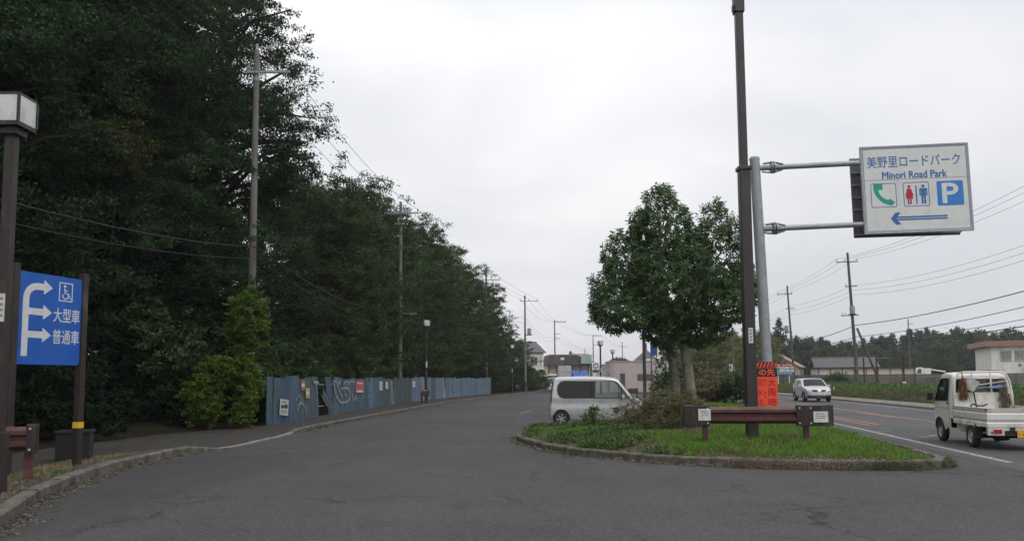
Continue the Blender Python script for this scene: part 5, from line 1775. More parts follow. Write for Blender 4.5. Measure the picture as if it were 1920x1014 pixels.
poster('small orange and white poster high on the fence', 3.82, 4.3, 1.3, 1.70, M_POST_O, ((0.05, 0.95, 0.34, 0.68, M_POST_W), (0.3, 0.7, 0.78, 0.9, M_PRINT)), 2)
poster('small yellow green and white poster below the orange one', 4.45, 4.98, 0.97, 1.39, M_POST_G, ((0.08, 0.92, 0.36, 0.66, M_POST_W), (0.2, 0.8, 0.16, 0.24, M_PRINT)), 2)
poster('red and white poster beside the white graffiti', 13.35, 15.0, 1.04, 1.68, M_POST_R, ((0.05, 0.98, 0.03, 0.2, M_POST_W), (0.1, 0.9, 0.74, 0.84, M_POST_W)), 1)
poster('tall white poster on the greyish sheets, wider of two', 18.8, 19.6, 1.1, 1.64, M_POST_W, ((0.2, 0.8, 0.3, 0.4, M_PRINT), (0.2, 0.8, 0.6, 0.7, M_PRINT)), 3)
poster('small white poster on the greyish sheets, narrower of two', 20.4, 21.1, 1.19, 1.62, M_POST_W, ((0.2, 0.8, 0.5, 0.56, M_PRINT),), 4)
poster('white poster on the pale blue sheets near the lamp', 28.35, 29.3, 1.19, 1.6, M_POST_W, ((0.15, 0.85, 0.4, 0.5, M_PRINT), (0.15, 0.85, 0.62, 0.68, M_PRINT)))
# graffiti strokes lie on the sheets
M_SPRAY = mat('spray_white', (0.36, 0.40, 0.40), (0.10, 0.14, 0.17), 9, 0.7, lo=0.4, hi=0.72)
def stroke(pts, w, m=None):
    P = spline(pts, 0.06)
    T = np.gradient(P, axis=0); T /= np.linalg.norm(T, axis=1)[:, None] + 1e-9
    N = np.stack([-T[:, 1], T[:, 0]], 1)
    rows = []
    for q, n_, i in zip(P, N, range(len(P))):
        wv = w * (0.75 + 0.35 * math.sin(i * 0.9)) * 0.5
        r_ = []
        for sg in (-1, 1):
            ss, zz = q[0] + n_[0] * wv * sg, q[1] + n_[1] * wv * sg
            c = fpt(ss)
            a = fdir(ss)
            r_.append((c[0] + 0.062 * math.sin(a), c[1] - 0.062 * math.cos(a), zz))
        rows.append(r_)
    me = grid_mesh('graffiti', rows, m or M_SPRAY)
    return link('graffiti', me, fence)
for pts, w in (([(8.9, 1.61), (9.1, 1.27), (9.45, 0.96), (9.95, 0.71), (10.45, 0.59), (11.05, 0.63)], 0.10), ([(10.1, 1.61), (9.65, 1.54), (9.85, 1.26), (10.55, 0.88)], 0.09), ([(8.9, 1.61), (9.3, 1.66), (9.55, 1.5)], 0.08),
               ([(11.05, 1.31), (10.8, 1.37), (10.9, 1.56), (11.55, 1.62), (12.1, 1.52)], 0.09), ([(10.4, 1.28), (11.15, 1.31), (11.95, 1.2), (12.15, 0.91), (11.7, 0.65), (10.55, 0.6)], 0.10),
               ([(11.8, 1.46), (12.2, 1.62), (12.9, 1.6), (13.25, 1.35), (13.4, 0.98), (13.6, 0.56)], 0.09), ([(12.5, 1.0), (12.9, 0.66), (13.2, 0.82), (13.6, 0.58)], 0.09), ([(11.0, 0.98), (11.4, 0.97)], 0.06),
               ([(5.6, 1.62), (6.2, 1.60), (6.4, 1.58)], 0.12), ([(5.9, 1.58), (6.15, 1.22), (6.3, 0.55)], 0.06), ([(3.2, 0.9), (3.5, 1.1), (3.8, 0.95), (3.6, 0.7), (3.3, 0.72)], 0.05), ([(3.4, 0.5), (3.9, 0.8), (4.4, 0.6), (4.6, 0.35)], 0.05),
               ([(3.9, 1.0), (4.1, 0.6), (4.0, 0.35)], 0.04), ([(15.9, 1.55), (16.3, 1.2), (16.1, 0.9), (16.5, 0.75)], 0.06), ([(16.4, 1.5), (16.7, 1.1)], 0.05)):
    stroke(pts, w)

# ---- utility poles and wires
def utility_pole(label, loc, H, arms, lean=(0, 0), xfmr=None, m=M_CONC_POLE, group='utility poles on the left', steps=True, cap=False, az=0.0, r=0.17):
    t = thing('utility_pole', label, 'utility pole', loc)
    t.rotation_euler = (lean[1], lean[0], az)
    MB().cyl((0, 0, -0.2), (0, 0, H), r, r * 0.58, 14).build('pole', m, t, smooth='a')
    if cap:
        MB().cyl((0, 0, H - 1.25), (0, 0, H + 0.25), r * 0.66 + 0.005, 0.05, 12).build('top_sleeve', M_GALV, t, smooth='a')
    for (z, x0, x1, pins) in arms:
        arm = MB().box(x0, x1, -0.20, -0.12, z - 0.045, z + 0.045).build('crossarm', M_GALV if m is M_CONC_POLE else M_POLE_DARK, t)
        for px in pins:
            MB().lathe([(0.02, 0.0), (0.02, 0.1), (0.06, 0.1), (0.065, 0.16), (0.04, 0.2), (0.055, 0.24), (0.0, 0.28)], (px, -0.16, z + 0.046), 'z', 8).build('insulator', M_INSUL, arm)
    if xfmr:
        z, x = xfmr
        MB().lathe([(0.0, z), (0.26, z), (0.26, z + 0.75), (0.22, z + 0.82), (0, z + 0.84)], (x, -0.1, 0), 'z', 14).build('transformer', M_XFMR, t, smooth='a')
        MB().box(min(x - 0.4, -0.15), max(x + 0.4, 0.15), -0.16, -0.04, z - 0.12, z - 0.005).build('transformer_bracket', M_POLE_DARK, t)
    if steps:
        for k in range(int((H - 3) / 0.9)):
            z = 2.2 + k * 0.9
            MB().cyl((-0.24 if k % 2 else 0.08, 0, z), (-0.08 if k % 2 else 0.24, 0, z), 0.012, n=5).build('step_bolt', M_GALV, t)
    return t
LP = [(-12.6, -3.0, 0.1), (-9.98, 29.5, 0.25), (-7.98, 55.0, 0.3), (-3.0, 90.0, 0.12), (1.75, 104.0, 0.12), (8.1, 147.0, 0.0), (20.3, 194.0, 0.0), (33, 232, 0)]
utility_pole('tall concrete utility pole beyond the footpath behind the near lamp', LP[0], 14.2, [(13.4, -0.25, 1.2, (-0.15, 0.4, 1.1))], cap=True)
utility_pole('tall concrete utility pole with a pale tapered top rising behind the yellow green conifer', LP[1], 14.4, [(13.45, -0.35, 1.35, (-0.25, 0.5, 1.25))], cap=True)
utility_pole('concrete utility pole rising behind the middle of the blue fence', LP[2], 14.2, [(13.35, -1.0, 1.35, (-0.9, 0.3, 1.25)), (6.1, 0.0, 1.2, ())])
utility_pole('concrete utility pole at the far end of the blue fence', LP[3], 14.3, [(13.2, -0.5, 1.7, (-0.4, 0.6, 1.6))])
utility_pole('utility pole with a transformer past the end of the wood', LP[4], 12.9, [(12.1, -0.7, 1.8, (-0.6, 0.5, 1.7)), (12.6, -0.2, 0.2, ())], xfmr=(7.6, 0.55))
utility_pole('slim dark utility pole in front of the brown roofed building', LP[5], 12.9, [(12.55, 0.0, 2.2, (0.4, 1.2, 2.0)), (10.3, 0.0, 1.0, ()), (9.4, 0.0, 1.0, ())], m=M_POLE_DARK)
utility_pole('small far utility pole beside the round white sign', LP[6], 12.8, [(12.5, 0.0, 2.2, (0.6, 1.3, 2.0)), (10.2, 0.0, 1.0, ())], m=M_POLE_DARK, steps=False)
utility_pole('small far utility pole above the low pink building, thinner of two', LP[7], 12.8, [(11.3, -1.2, 1.6, (-1.0, 1.4))], xfmr=(6.0, 0.4), m=M_POLE_DARK, steps=False)
utility_pole('far utility pole behind the hip roofed house', (51.5, 262, 0), 13.2, [(11.5, -1.6, 1.6, (-1.4, 1.4))], m=M_POLE_DARK, steps=False)
utility_pole('far utility pole half hidden by the pale trunks', (49, 215, 0), 13.0, [(11.5, -1.0, 1.0, ())], m=M_POLE_DARK, steps=False)
utility_pole('far thin utility pole between the pink building and the awning', (23.5, 250, 0), 11.5, [(9.8, -1.3, 1.3, ())], m=M_POLE_DARK, steps=False)
RG_ = 'utility poles across the main road'
utility_pole('tall utility pole with a transformer and a slanting strut across the main road', (36.0, 81.0, 0.6), 14.2, [(13.2, -1.35, 0.95, (-1.25, -0.4, 0.85)), (10.6, -0.6, 0.7, (-0.5,)), (7.55, -1.25, 0.6, (-1.1, -0.8))], lean=(R(-1.9), 0), xfmr=(7.7, 0.0), m=M_POLE_DARK, group=RG_, r=0.2)
utility_pole('utility pole beside the small white shop sign', (36.35, 100.0, 0.6), 13.0, [(11.9, -1.45, 0.55, (-1.35, -0.3, 0.45)), (10.0, -0.4, 0.7, ())], lean=(R(-2.3), 0), xfmr=(7.0, -0.55), m=M_POLE_DARK, group=RG_)
utility_pole('utility pole by the main road right of the field', (33.6, 43.0, 0.6), 14.2, [(13.2, -1.35, 0.95, (-1.25, -0.4, 0.85))], m=M_POLE_DARK, group=RG_)
utility_pole('thin pole standing before the distant wood', (77.0, 150.0, 0.3), 12.6, [(11.6, -0.2, 0.9, ())], m=M_POLE_DARK, steps=False, group=RG_)
utility_pole('thin pole in front of the bamboo behind the island', (30.8, 108.0, 0.3), 8.4, [(7.7, -0.9, 0.9, ())], m=M_POLE_DARK, steps=False, group=RG_)
utility_pole('far slim pole behind the bamboo grove', (30.0, 150.0, 0.2), 10.0, [(8.8, -1.0, 1.0, ())], m=M_POLE_DARK, steps=False, group=RG_)
# strut of the tall pole
t = thing('strut_pole', 'slanting dark strut pole with white wrapped foot propping the utility pole', 'strut pole', (38.4, 80.8, 0.7))
MB().cyl((0, 0, -0.1), (-2.25, 0.1, 6.1), 0.13, 0.11, 10).build('pole', M_POLE_DARK, t, smooth='a')
MB().cyl((0.02, 0, -0.12), (-0.13, 0, 0.33), 0.17, 0.16, 10).build('white_wrap', M_PLATE, t, smooth='a')
MB().cyl((0.42, 0, -0.12), (0.24, 0, 0.42), 0.07, 0.07, 8).build('white_stub', M_PLATE, t)
MB().cyl((-0.4, 0, -0.12), (-0.5, 0, 0.32), 0.07, 0.07, 8).build('white_stub', M_PLATE, t)
# rusty frame in the field
M_RUST = mat('rust_dark', (0.055, 0.032, 0.022), (0.035, 0.022, 0.018), 5, 0.9)
t = thing('metal_frame', 'dark rusty post frame with a thin top bar in the field', 'frame', (34.45, 76.0, 0.72))
for x, h in ((0, 2.85), (1.25, 2.85), (3.9, 2.95)):
    MB().box(x - 0.055, x + 0.055, -0.055, 0.055, 0, h).build('post', M_RUST, t)
MB().bar((0, 0, 2.8), (2.6, 0, 2.82), 0.035).build('top_bar', M_GALV, t)
MB().lathe([(0.16, -0.02), (0.17, 0.45), (0.10, 0.5), (0, 0.5)], (3.9, 0, 0), 'z', 12).build('white_bucket', M_PLATE, t)

WN = [0]
def wire(label, pts, sag, rad, group, m=M_WIRE, seg=14):
    mb = MB()
    out = []
    for a, b, sg in zip(pts[:-1], pts[1:], sag if isinstance(sag, (list, tuple)) else [sag] * (len(pts) - 1)):
        a, b = Vector(a), Vector(b)
        for k in range(seg):
            tt = k / seg
            p = a.lerp(b, tt)
            p.z -= sg * 4 * tt * (1 - tt)
            out.append(p)
    out.append(Vector(pts[-1]))
    mb.tube(out, rad, 5)
    o = mb.build('overhead_wire', m)
    return tag(o, label, 'wire', group)
def lp(i, dx, z): return (LP[i][0] + dx, LP[i][1] - 0.16, LP[i][2] + z)
zt = [13.7, 13.73, 13.63, 13.48, 12.38, 12.83, 12.78, 11.58]
xo = [(-0.15, -0.25, -0.9, -0.4, -0.6, 0.4, 0.6, -1.0), (0.4, 0.5, 0.3, 0.6, 0.5, 1.2, 1.3, 0.2), (1.1, 1.25, 1.25, 1.6, 1.7, 2.0, 2.0, 1.4)]
for j in range(3):
    wire('high thin power wire strung along the left line of utility poles', [lp(i, xo[j][i], zt[i]) for i in range(8)], [0.9, 0.7, 0.9, 0.2, 1.3, 1.2, 0.8], 0.011, 'power wires of the left pole line')
for j, (z0, rr) in enumerate(((6.55, 0.022), (6.1, 0.016))):
    wire('low sagging cable strung across the dark wood', [lp(0, 0.2, z0), lp(1, 0.2, z0), lp(2, 0.2, z0 - 0.1), lp(3, 0.2, z0 + 0.2), lp(4, 0.2, z0 - 0.2)], [1.25, 0.9, 0.9, 0.3], rr, 'low cables of the left pole line')
for j, z0 in enumerate((9.9, 9.3)):
    wire('mid height thin wire between the poles past the wood', [lp(3, 0.2, z0 + 0.4), lp(4, 0.2, z0 - 0.2), lp(5, 0.1, z0), lp(6, 0.1, z0)], [0.3, 1.2, 1.2], 0.012, 'mid wires of the left pole line')
wire('single drop wire hanging from the slim dark pole', [lp(5, 1.0, 10.1), (19, 165, 5.9)], 0.4, 0.014, None)
wire('service wire reaching out from the pole behind the fence', [lp(2, 1.2, 6.1), lp(3, 0.1, 6.6)], 0.7, 0.012, None)
# right-hand line: utility pole tops lean, so attach at the leaning points
def rp(base, lean, dx, z): return (base[0] + dx + math.sin(lean) * z, base[1] - 0.16, base[2] + z)
B1, B2, B3 = (36.0, 81.0, 0.6), (36.35, 100.0, 0.6), (33.6, 43.0, 0.6)
for dx in (-1.25, -0.4, 0.85):
    wire('high power wire strung over the field across the main road', [rp(B3, 0, dx, 13.48), rp(B1, R(-1.9), dx, 13.48), rp(B2, R(-2.3), dx * 0.8 - 0.2, 12.18), (36.5 + dx, 150, 12.0)], [0.8, 0.25, 0.8], 0.012, 'power wires across the main road')
for k, (z0, z1, rr) in enumerate(((10.7, 10.3, 0.012), (10.2, 9.7, 0.012), (9.7, 9.2, 0.012))):
    wire('mid height wire strung over the field across the main road', [rp(B3, 0, 0.2, z0 - 0.5), rp(B1, R(-1.9), 0.2, z0), rp(B2, R(-2.3), 0.2, z1), (36.5, 150, z1 - 0.6)], [0.8, 0.3, 0.8], rr, 'mid wires across the main road')
for k, (zn, z0, z1, rr) in enumerate(((7.2, 6.5, 5.5, 0.035), (6.2, 5.3, 4.9, 0.026), (5.3, 4.8, 4.5, 0.022), (4.75, 4.6, 4.2, 0.035))):
    wire('low thick cable strung over the field across the main road', [rp(B3, 0, 0.2, zn), rp(B1, R(-1.9), 0.2, z0), rp(B2, R(-2.3), 0.1, z1), (36.5, 150, z1)], [0.45, 0.3, 0.6], rr, 'low cables across the main road')
# ------------------------------------------------------------------ vehicles (local x forward, y to the vehicle's left, z up)
M_SILVER = mat('paint_silver', (0.50, 0.515, 0.53), (0.46, 0.475, 0.49), 3, 0.26, metal=0.4, coat=0.6, spec=0.5, dirt=(0.48, 0.48, 0.47), dirt_amt=0.15, dirt_sc=2)
M_SILVER2 = mat('paint_silver_suv', (0.46, 0.47, 0.48), None, rough=0.3, metal=0.5, coat=0.6)
M_TWHITE = mat('paint_truck_white', (0.66, 0.65, 0.61), (0.58, 0.57, 0.53), 3, 0.42, coat=0.2, dirt=(0.36, 0.33, 0.27), dirt_amt=0.4, dirt_sc=2.2)
M_TYRE = mat('tyre', (0.016, 0.016, 0.016), (0.028, 0.026, 0.024), 12, 0.9)
M_RIM = mat('alloy', (0.45, 0.45, 0.46), None, rough=0.35, metal=0.7)
M_STEELRIM = mat('steel_rim', (0.42, 0.42, 0.41), (0.28, 0.27, 0.26), 8, 0.55, metal=0.3)
M_TRIM = mat('black_trim', (0.016, 0.016, 0.017), None, rough=0.5)
M_CHASSIS = mat('chassis', (0.015, 0.014, 0.013), (0.03, 0.027, 0.024), 6, 0.9)
M_SEAT = mat('seat_grey', (0.20, 0.20, 0.19), None, rough=0.9)
M_CHROME = mat('chrome', (0.45, 0.45, 0.46), None, rough=0.4, metal=0.6)
M_TAIL = mat('tail_red', (0.30, 0.010, 0.014), None, rough=0.2, coat=0.5)
M_HEAD = mat('headlamp', (0.55, 0.57, 0.58), (0.30, 0.31, 0.32), 9, 0.12, metal=0.3, coat=0.8)
M_PLATEW = mat('plate_white', (0.62, 0.63, 0.62), None, rough=0.5)
M_PLATEY = mat('plate_yellow', (0.62, 0.36, 0.02), None, rough=0.5)
G_DARK = glass_mat('glass_privacy', (0.05, 0.052, 0.055), 0.05)
G_CLEAR = glass_mat('glass_clear', (0.66, 0.78, 0.72), 0.09)
G_SCREEN = glass_mat('glass_screen', (0.30, 0.34, 0.335), 0.04)

def tri_panel(outline, holes, step):
    """2-D triangulation of a polygon with holes and inner points"""
    pts, edges = [], []
    for loop in [outline] + holes:
        n0 = len(pts)
        pts += loop
        edges += [(n0 + i, n0 + (i + 1) % len(loop)) for i in range(len(loop))]
    O = np.array(outline)
    lo, hi = O.min(0), O.max(0)
    gx_, gz_ = np.meshgrid(np.arange(lo[0] + step / 2, hi[0], step), np.arange(lo[1] + step / 2, hi[1], step))
    g_ = np.stack([gx_.ravel(), gz_.ravel()], 1)
    k_ = in_poly(g_, outline)
    for loop in [outline] + holes:
        k_ &= edge_dist(g_, loop) > step * 0.35
    for h in holes:
        k_ &= ~in_poly(g_, h)
    pts = pts + [tuple(q) for q in g_[k_]]
    r_ = delaunay_2d_cdt([Vector((float(a), float(b))) for a, b in pts], edges, [], 0, 1e-6)
    V = np.array([(p.x, p.y) for p in r_[0]])
    F = np.array([f for f in r_[2]])
    c = V[F].mean(1)
    ok = in_poly(c, outline)
    for h in holes:
        ok &= ~in_poly(c, h)
    return V, F[ok]

def arch(cx, r_, z0, n=12, zc=None):
    zc = zc if zc is not None else r_ * 0.9
    a0 = math.asin(max(-1, min(1, (z0 - zc) / r_)))
    return [(cx + r_ * math.cos(a0 + (PI - 2 * a0) * k / n), zc + r_ * math.sin(a0 + (PI - 2 * a0) * k / n)) for k in range(n + 1)]

class Shell:
    def __init__(s, prof, W, rr, bulge, mbody, root):
        s.prof = [Vector((p[0], p[1])) for p in prof]
        s.W, s.rr, s.bulge, s.m, s.root = W, rr, bulge, mbody, root
        n = len(prof)
        s.nor = []
        for i in range(n):
            d = s.prof[min(i + 1, n - 1)] - s.prof[max(i - 1, 0)]
            d.normalize()
            s.nor.append(Vector((-d.y, d.x)))
        s.inset = [(p - nn * (rr + bulge(p, nn))) for p, nn in zip(s.prof, s.nor)]
    def side(s, bottom, holes, name='side_panel', step=0.11):
        """bottom: points from front bottom to rear bottom (with arches); returns both side panels"""
        out = [(p.x, p.y) for p in s.inset] + bottom
        V, F = tri_panel(out, holes, step)
        for sg in (1, -1):
            v = [(x, sg * s.W(x, z), z) for x, z in V]
            f = F if sg < 0 else F[:, ::-1]
            me = np_mesh(name, v, f, s.m, smooth=True)
            bm = bmesh.new(); bm.from_mesh(me)
            bmesh.ops.recalc_face_normals(bm, faces=bm.faces)
            if sum(f_.normal.y * f_.calc_area() for f_ in bm.faces) * sg < 0:
                bmesh.ops.reverse_faces(bm, faces=bm.faces)
            bm.to_mesh(me); bm.free()
            link(name, me, s.root)
    def wrap(s, glass, name='body_shell', tg=0.86):
        """strip over the top from side to side; glass: {name: (i0, i1, material)} segment ranges"""
        ts = [0, 0.25, 0.5, 0.7, tg]
        cols = []
        n = len(s.prof)
        sv = [0.0, 0.38, 0.68, 0.9, 1.0]
        def row(i, depth=0.0):
            p, nn = s.prof[i], s.nor[i]
            Wt = s.W(s.inset[i].x, s.inset[i].y)
            t0 = 1 - s.rr / Wt
            T = [q * t0 / 1.0 for q in (0, 0.3, 0.6, 0.82, 0.93)] + [t0 + (1 - t0) * q for q in sv]
            out = []
            for t in T:
                sq = max(0, (t - t0) / (1 - t0))
                ins = s.rr * (1 - math.sqrt(max(0, 1 - sq * sq))) + s.bulge(p, nn) * t * t + depth
                q = p - nn * ins
                out.append((q.x, t * Wt, q.y))
            left = out
            right = [(a, -b, c) for a, b, c in out[1:]]
            return right[::-1] + left
        rows = [row(i) for i in range(n)]
        nc = len(rows[0])
        mid = nc // 2
        gcols = range(mid - 4, mid + 4)
        skip = {}
        for nm, (i0, i1, m_) in glass.items():
            for i in range(i0, i1):
                for j in gcols:
                    skip[(i, j)] = nm
        v = [p for r_ in rows for p in r_]
        f = [(i * nc + j, i * nc + j + 1, (i + 1) * nc + j + 1, (i + 1) * nc + j) for i in range(n - 1) for j in range(nc - 1) if (i, j) not in skip]
        me = np_mesh(name, v, f, s.m, smooth=True)
        me.set_sharp_from_angle(angle=R(38))
        link(name, me, s.root)
        for nm, (i0, i1, m_) in glass.items():
            rr_ = [row(i, 0.006)[mid - 4:mid + 5] for i in range(i0, i1 + 1)]
            link(nm, grid_mesh(nm, rr_, m_), s.root)
            # black rubber seal round the pane
            loop = rr_[0] + [r_[-1] for r_ in rr_[1:]] + rr_[-1][::-1][1:] + [r_[0] for r_ in rr_[::-1][1:]]
            MB().tube(loop, 0.014, 5).build('window_seal', M_TRIM, s.root)
    def window(s, loop, m_, name='window', sides=(1, -1), seal=0.012):
        V, F = tri_panel(loop, [], 0.2)
        for sg in sides:
            me = np_mesh(name, [(x, sg * (s.W(x, z) - 0.008), z) for x, z in V], F, m_)
            o = link(name, me, s.root)
            P = [(x, sg * s.W(x, z), z) for x, z in loop]
            MB().tube(P + P[:1], seal, 5, cap=False).build('window_seal', M_TRIM, o)
    def line(s, pts, r_=0.004, m_=None, name='door_seam', sides=(1, -1), off=0.0):
        P = spline(pts, 0.06)
        for sg in sides:
            MB().tube([(x, sg * (s.W(x, z) + off), z) for x, z in P], r_, 4).build(name, m_ or M_TRIM, s.root)
    def patch(s, loop, m_, name, sides=(1, -1), off=0.006, step=0.06):
        V, F = tri_panel(loop, [], step)
        for sg in sides:
            link(name, np_mesh(name, [(x, sg * (s.W(x, z) + off), z) for x, z in V], F, m_, smooth=True), s.root)

def wheel(root, x, y, r_, w, rim_m, style='alloy', steer=0.0):
    """tyre with its rim; y sign gives the outer side"""
    sg = 1 if y > 0 else -1
    o = MB().lathe([(r_ * 0.62, -w / 2), (r_ * 0.9, -w / 2), (r_ * 0.975, -w * 0.38), (r_, -w * 0.2), (r_, w * 0.2), (r_ * 0.975, w * 0.38), (r_ * 0.9, w / 2), (r_ * 0.62, w / 2), (r_ * 0.62, -w / 2)], (0, 0, 0), 'y', 28).build('wheel', M_TYRE, root, smooth='a', loc=(x, y, r_), rot=(0, 0, steer))
    mb = MB()
    q = r_ * 0.63
    y0 = sg * w * 0.36
    mb.lathe([(q, -w * 0.45 * sg), (q, y0 * 1.15), (q * 0.93, y0 * 1.2), (q * 0.9, y0 * 0.9)], (0, 0, 0), 'y', 24)
    if style == 'alloy':
        for k in range(6):
            a = k * PI / 3 + 0.3
            mb.bar((q * 0.15 * math.cos(a), y0 * 1.0, q * 0.15 * math.sin(a)), (q * 0.92 * math.cos(a), y0 * 1.05, q * 0.92 * math.sin(a)), 0.045, 0.03, up=(0, 1, 0))
        mb.lathe([(0, y0 * 1.15), (q * 0.22, y0 * 1.1), (q * 0.24, y0 * 0.8)], (0, 0, 0), 'y', 14)
    else:
        mb.lathe([(q * 0.9, y0 * 0.9), (q * 0.78, y0 * 0.35), (q * 0.55, y0 * 0.95), (q * 0.30, y0 * 0.75), (q * 0.28, y0 * 1.15), (0, y0 * 1.2)], (0, 0, 0), 'y', 24)
    mb.build('rim', rim_m, o, smooth='a')
    if style == 'alloy':
        MB().lathe([(q * 0.9, y0 * 0.2), (0, y0 * 0.2)], (0, 0, 0), 'y', 20).build('brake', M_CHASSIS, o)
    else:
        mb = MB()
        for k in range(8):
            a = k * PI / 4
            mb.lathe([(0.0, y0 * 0.72), (0.022, y0 * 0.72)], (q * 0.67 * math.cos(a), 0, q * 0.67 * math.sin(a)), 'y', 8)
        mb.build('rim_hole', M_TRIM, o)
    return o

def seat(root, x, y, w=0.46, z=0.45, m_=None):
    mb = MB()
    mb.box(x - 0.25, x + 0.25, y - w / 2, y + w / 2, z, z + 0.16)
    mb.add([(x - 0.22, y - w / 2, z + 0.16), (x - 0.10, y - w / 2, z + 0.16), (x - 0.10, y + w / 2, z + 0.16), (x - 0.22, y + w / 2, z + 0.16), (x - 0.40, y - w / 2 + 0.03, z + 0.72), (x - 0.29, y - w / 2 + 0.03, z + 0.72), (x - 0.29, y + w / 2 - 0.03, z + 0.72), (x - 0.40, y + w / 2 - 0.03, z + 0.72)],
           [(0, 3, 2, 1), (4, 5, 6, 7), (0, 1, 5, 4), (1, 2, 6, 5), (2, 3, 7, 6), (3, 0, 4, 7)])
    mb.box(x - 0.42, x - 0.33, y - 0.13, y + 0.13, z + 0.76, z + 0.94)
    return mb.build('seat', m_ or M_SEAT, root, bevel=0.03)

# ---------------- silver kei minivan
def minivan():
    t = thing('minivan', 'silver boxy minivan parked side on behind the grass island', 'minivan', (3.02, 28.3, 0.0), R(-4))
    prof = [(-1.63, 0.20), (-1.68, 0.30), (-1.70, 0.45), (-1.70, 0.72), (-1.685, 0.90), (-1.66, 1.04), (-1.63, 1.2), (-1.60, 1.40), (-1.575, 1.58), (-1.55, 1.66), (-1.50, 1.715), (-1.38, 1.74), (-0.9, 1.758), (-0.3, 1.762), (0.2, 1.752), (0.5, 1.73),
            (0.72, 1.69), (0.86, 1.625), (1.03, 1.42), (1.20, 1.205), (1.36, 1.00), (1.42, 0.975), (1.55, 0.93), (1.64, 0.85), (1.685, 0.72), (1.70, 0.5), (1.69, 0.35), (1.64, 0.2)]
    def W(x, z):
        w = 0.735
        if z > 0.93: w -= 0.085 * ((z - 0.93) / 0.8) ** 1.25
        if z < 0.45: w -= 0.05 * ((0.45 - z) / 0.25) ** 2
        if 0.72 < z < 0.92: w -= 0.016 * math.sin((z - 0.72) / 0.2 * PI)
        if x > 1.15: w *= 1 - 0.16 * ((x - 1.15) / 0.55) ** 2
        if x < -1.45: w *= 1 - 0.05 * ((-1.45 - x) / 0.25) ** 2
        return w
    bul = lambda p, n: 0.03 + 0.05 * max(0, n.x) + 0.01 * max(0, -n.x)
    s = Shell(prof, W, 0.07, bul, M_SILVER, t)
    ra, fa = -1.25, 1.24
    bottom = [(1.55, 0.2)] + arch(fa, 0.315, 0.2, 12, 0.285) + [(0.0, 0.2)] + arch(ra, 0.315, 0.2, 12, 0.285) + [(-1.58, 0.2)]
    q = [(-0.16, 0.985), (-0.16, 1.585), (-1.12, 1.59), (-1.26, 1.56), (-1.35, 1.46), (-1.385, 1.30), (-1.36, 1.14), (-1.28, 1.03), (-1.15, 0.985)]
    fw = [(-0.06, 0.975), (1.17, 0.965), (1.13, 1.03), (0.98, 1.25), (0.80, 1.48), (0.70, 1.56), (0.60, 1.58), (-0.06, 1.585)]
    qh = [q, fw]
    s.side(bottom, qh)
    s.wrap({'windscreen': (17, 20, G_SCREEN), 'rear_window': (5, 9, G_DARK)})
    s.window(q, G_DARK)
    s.window(fw, G_CLEAR)
    # black pillars
    s.patch([(-0.175, 0.975), (-0.045, 0.975), (-0.045, 1.595), (-0.175, 1.595)], M_TRIM, 'door_pillar', off=0.004)
    s.patch([(-1.14, 1.0), (-1.12, 1.0), (-1.12, 1.58), (-1.14, 1.58)], M_TRIM, 'window_divider', off=0.006)
    s.patch([(0.86, 0.975), (0.90, 0.975), (0.90, 1.33), (0.86, 1.38)], M_TRIM, 'window_divider', off=0.004)
    s.line([(-0.11, 0.96), (-0.11, 0.6), (-0.11, 0.235)])
    s.line([(-1.16, 0.965), (-1.17, 0.75), (-1.12, 0.62), (-0.98, 0.52), (-0.92, 0.40), (-0.92, 0.24)])
    s.line([(1.10, 0.95), (1.0, 0.7), (0.90, 0.5), (0.90, 0.24)])
    s.line([(-1.36, 1.60), (-0.6, 1.625), (0.3, 1.62), (0.66, 1.60)], 0.006)
    s.line([(-0.90, 0.225), (0.2, 0.222), (0.9, 0.225)], 0.012)
    for hx in (-0.92, 0.22):
        for sg in (1, -1):
            y = sg * (W(hx, 0.89) + 0.012)
            MB().cbox((hx, y, 0.885), (0.18, 0.028, 0.032)).build('door_handle', M_CHROME, t, bevel=0.01)
            MB().cbox((hx - 0.02, sg * (W(hx, 0.89) + 0.001), 0.905), (0.12, 0.012, 0.04)).build('handle_recess', M_TRIM, t, bevel=0.004)
    s.patch([(-1.60, 0.74), (-1.575, 0.80), (-1.565, 1.0), (-1.575, 1.06), (-1.61, 1.06), (-1.635, 0.75)], M_TAIL, 'tail_lamp', off=0.008)
    s.patch([(-1.64, 0.66), (-1.58, 0.66), (-1.575, 0.735), (-1.637, 0.745)], M_HEAD, 'tail_lamp_lens', off=0.008)
    # rear edge dark glass wraps the corner
    s.patch([(-1.615, 1.10), (-1.585, 1.10), (-1.53, 1.60), (-1.55, 1.62)], M_TRIM, 'corner_glass', off=0.006)
    MB().add([(-1.74, -0.56, 1.705), (-1.74, 0.56, 1.705), (-1.45, 0.6, 1.745), (-1.45, -0.6, 1.745), (-1.73, -0.56, 1.675), (-1.73, 0.56, 1.675), (-1.5, 0.6, 1.69), (-1.5, -0.6, 1.69)], [(0, 1, 2, 3), (7, 6, 5, 4), (0, 4, 5, 1), (1, 5, 6, 2), (2, 6, 7, 3), (3, 7, 4, 0)]).build('spoiler', M_SILVER, t, bevel=0.008)
    for sg in (1, -1):
        mb = MB()
        mb.add([(0.84, 0, -0.07), (0.99, 0, -0.06), (1.01, 0, 0.05), (0.86, 0, 0.07)], [(0, 1, 2, 3)])
        mo = MB().cbox((0.93, sg * 0.86, 1.03), (0.10, 0.19, 0.13)).build('door_mirror', M_SILVER, t, bevel=0.035)
        MB().cbox((0.93, sg * 0.755, 0.985), (0.06, 0.06, 0.04)).build('mirror_stalk', M_TRIM, mo)
        wheel(t, fa, sg * 0.655, 0.275, 0.155, M_RIM)
        wheel(t, ra, sg * 0.655, 0.275, 0.155, M_RIM)
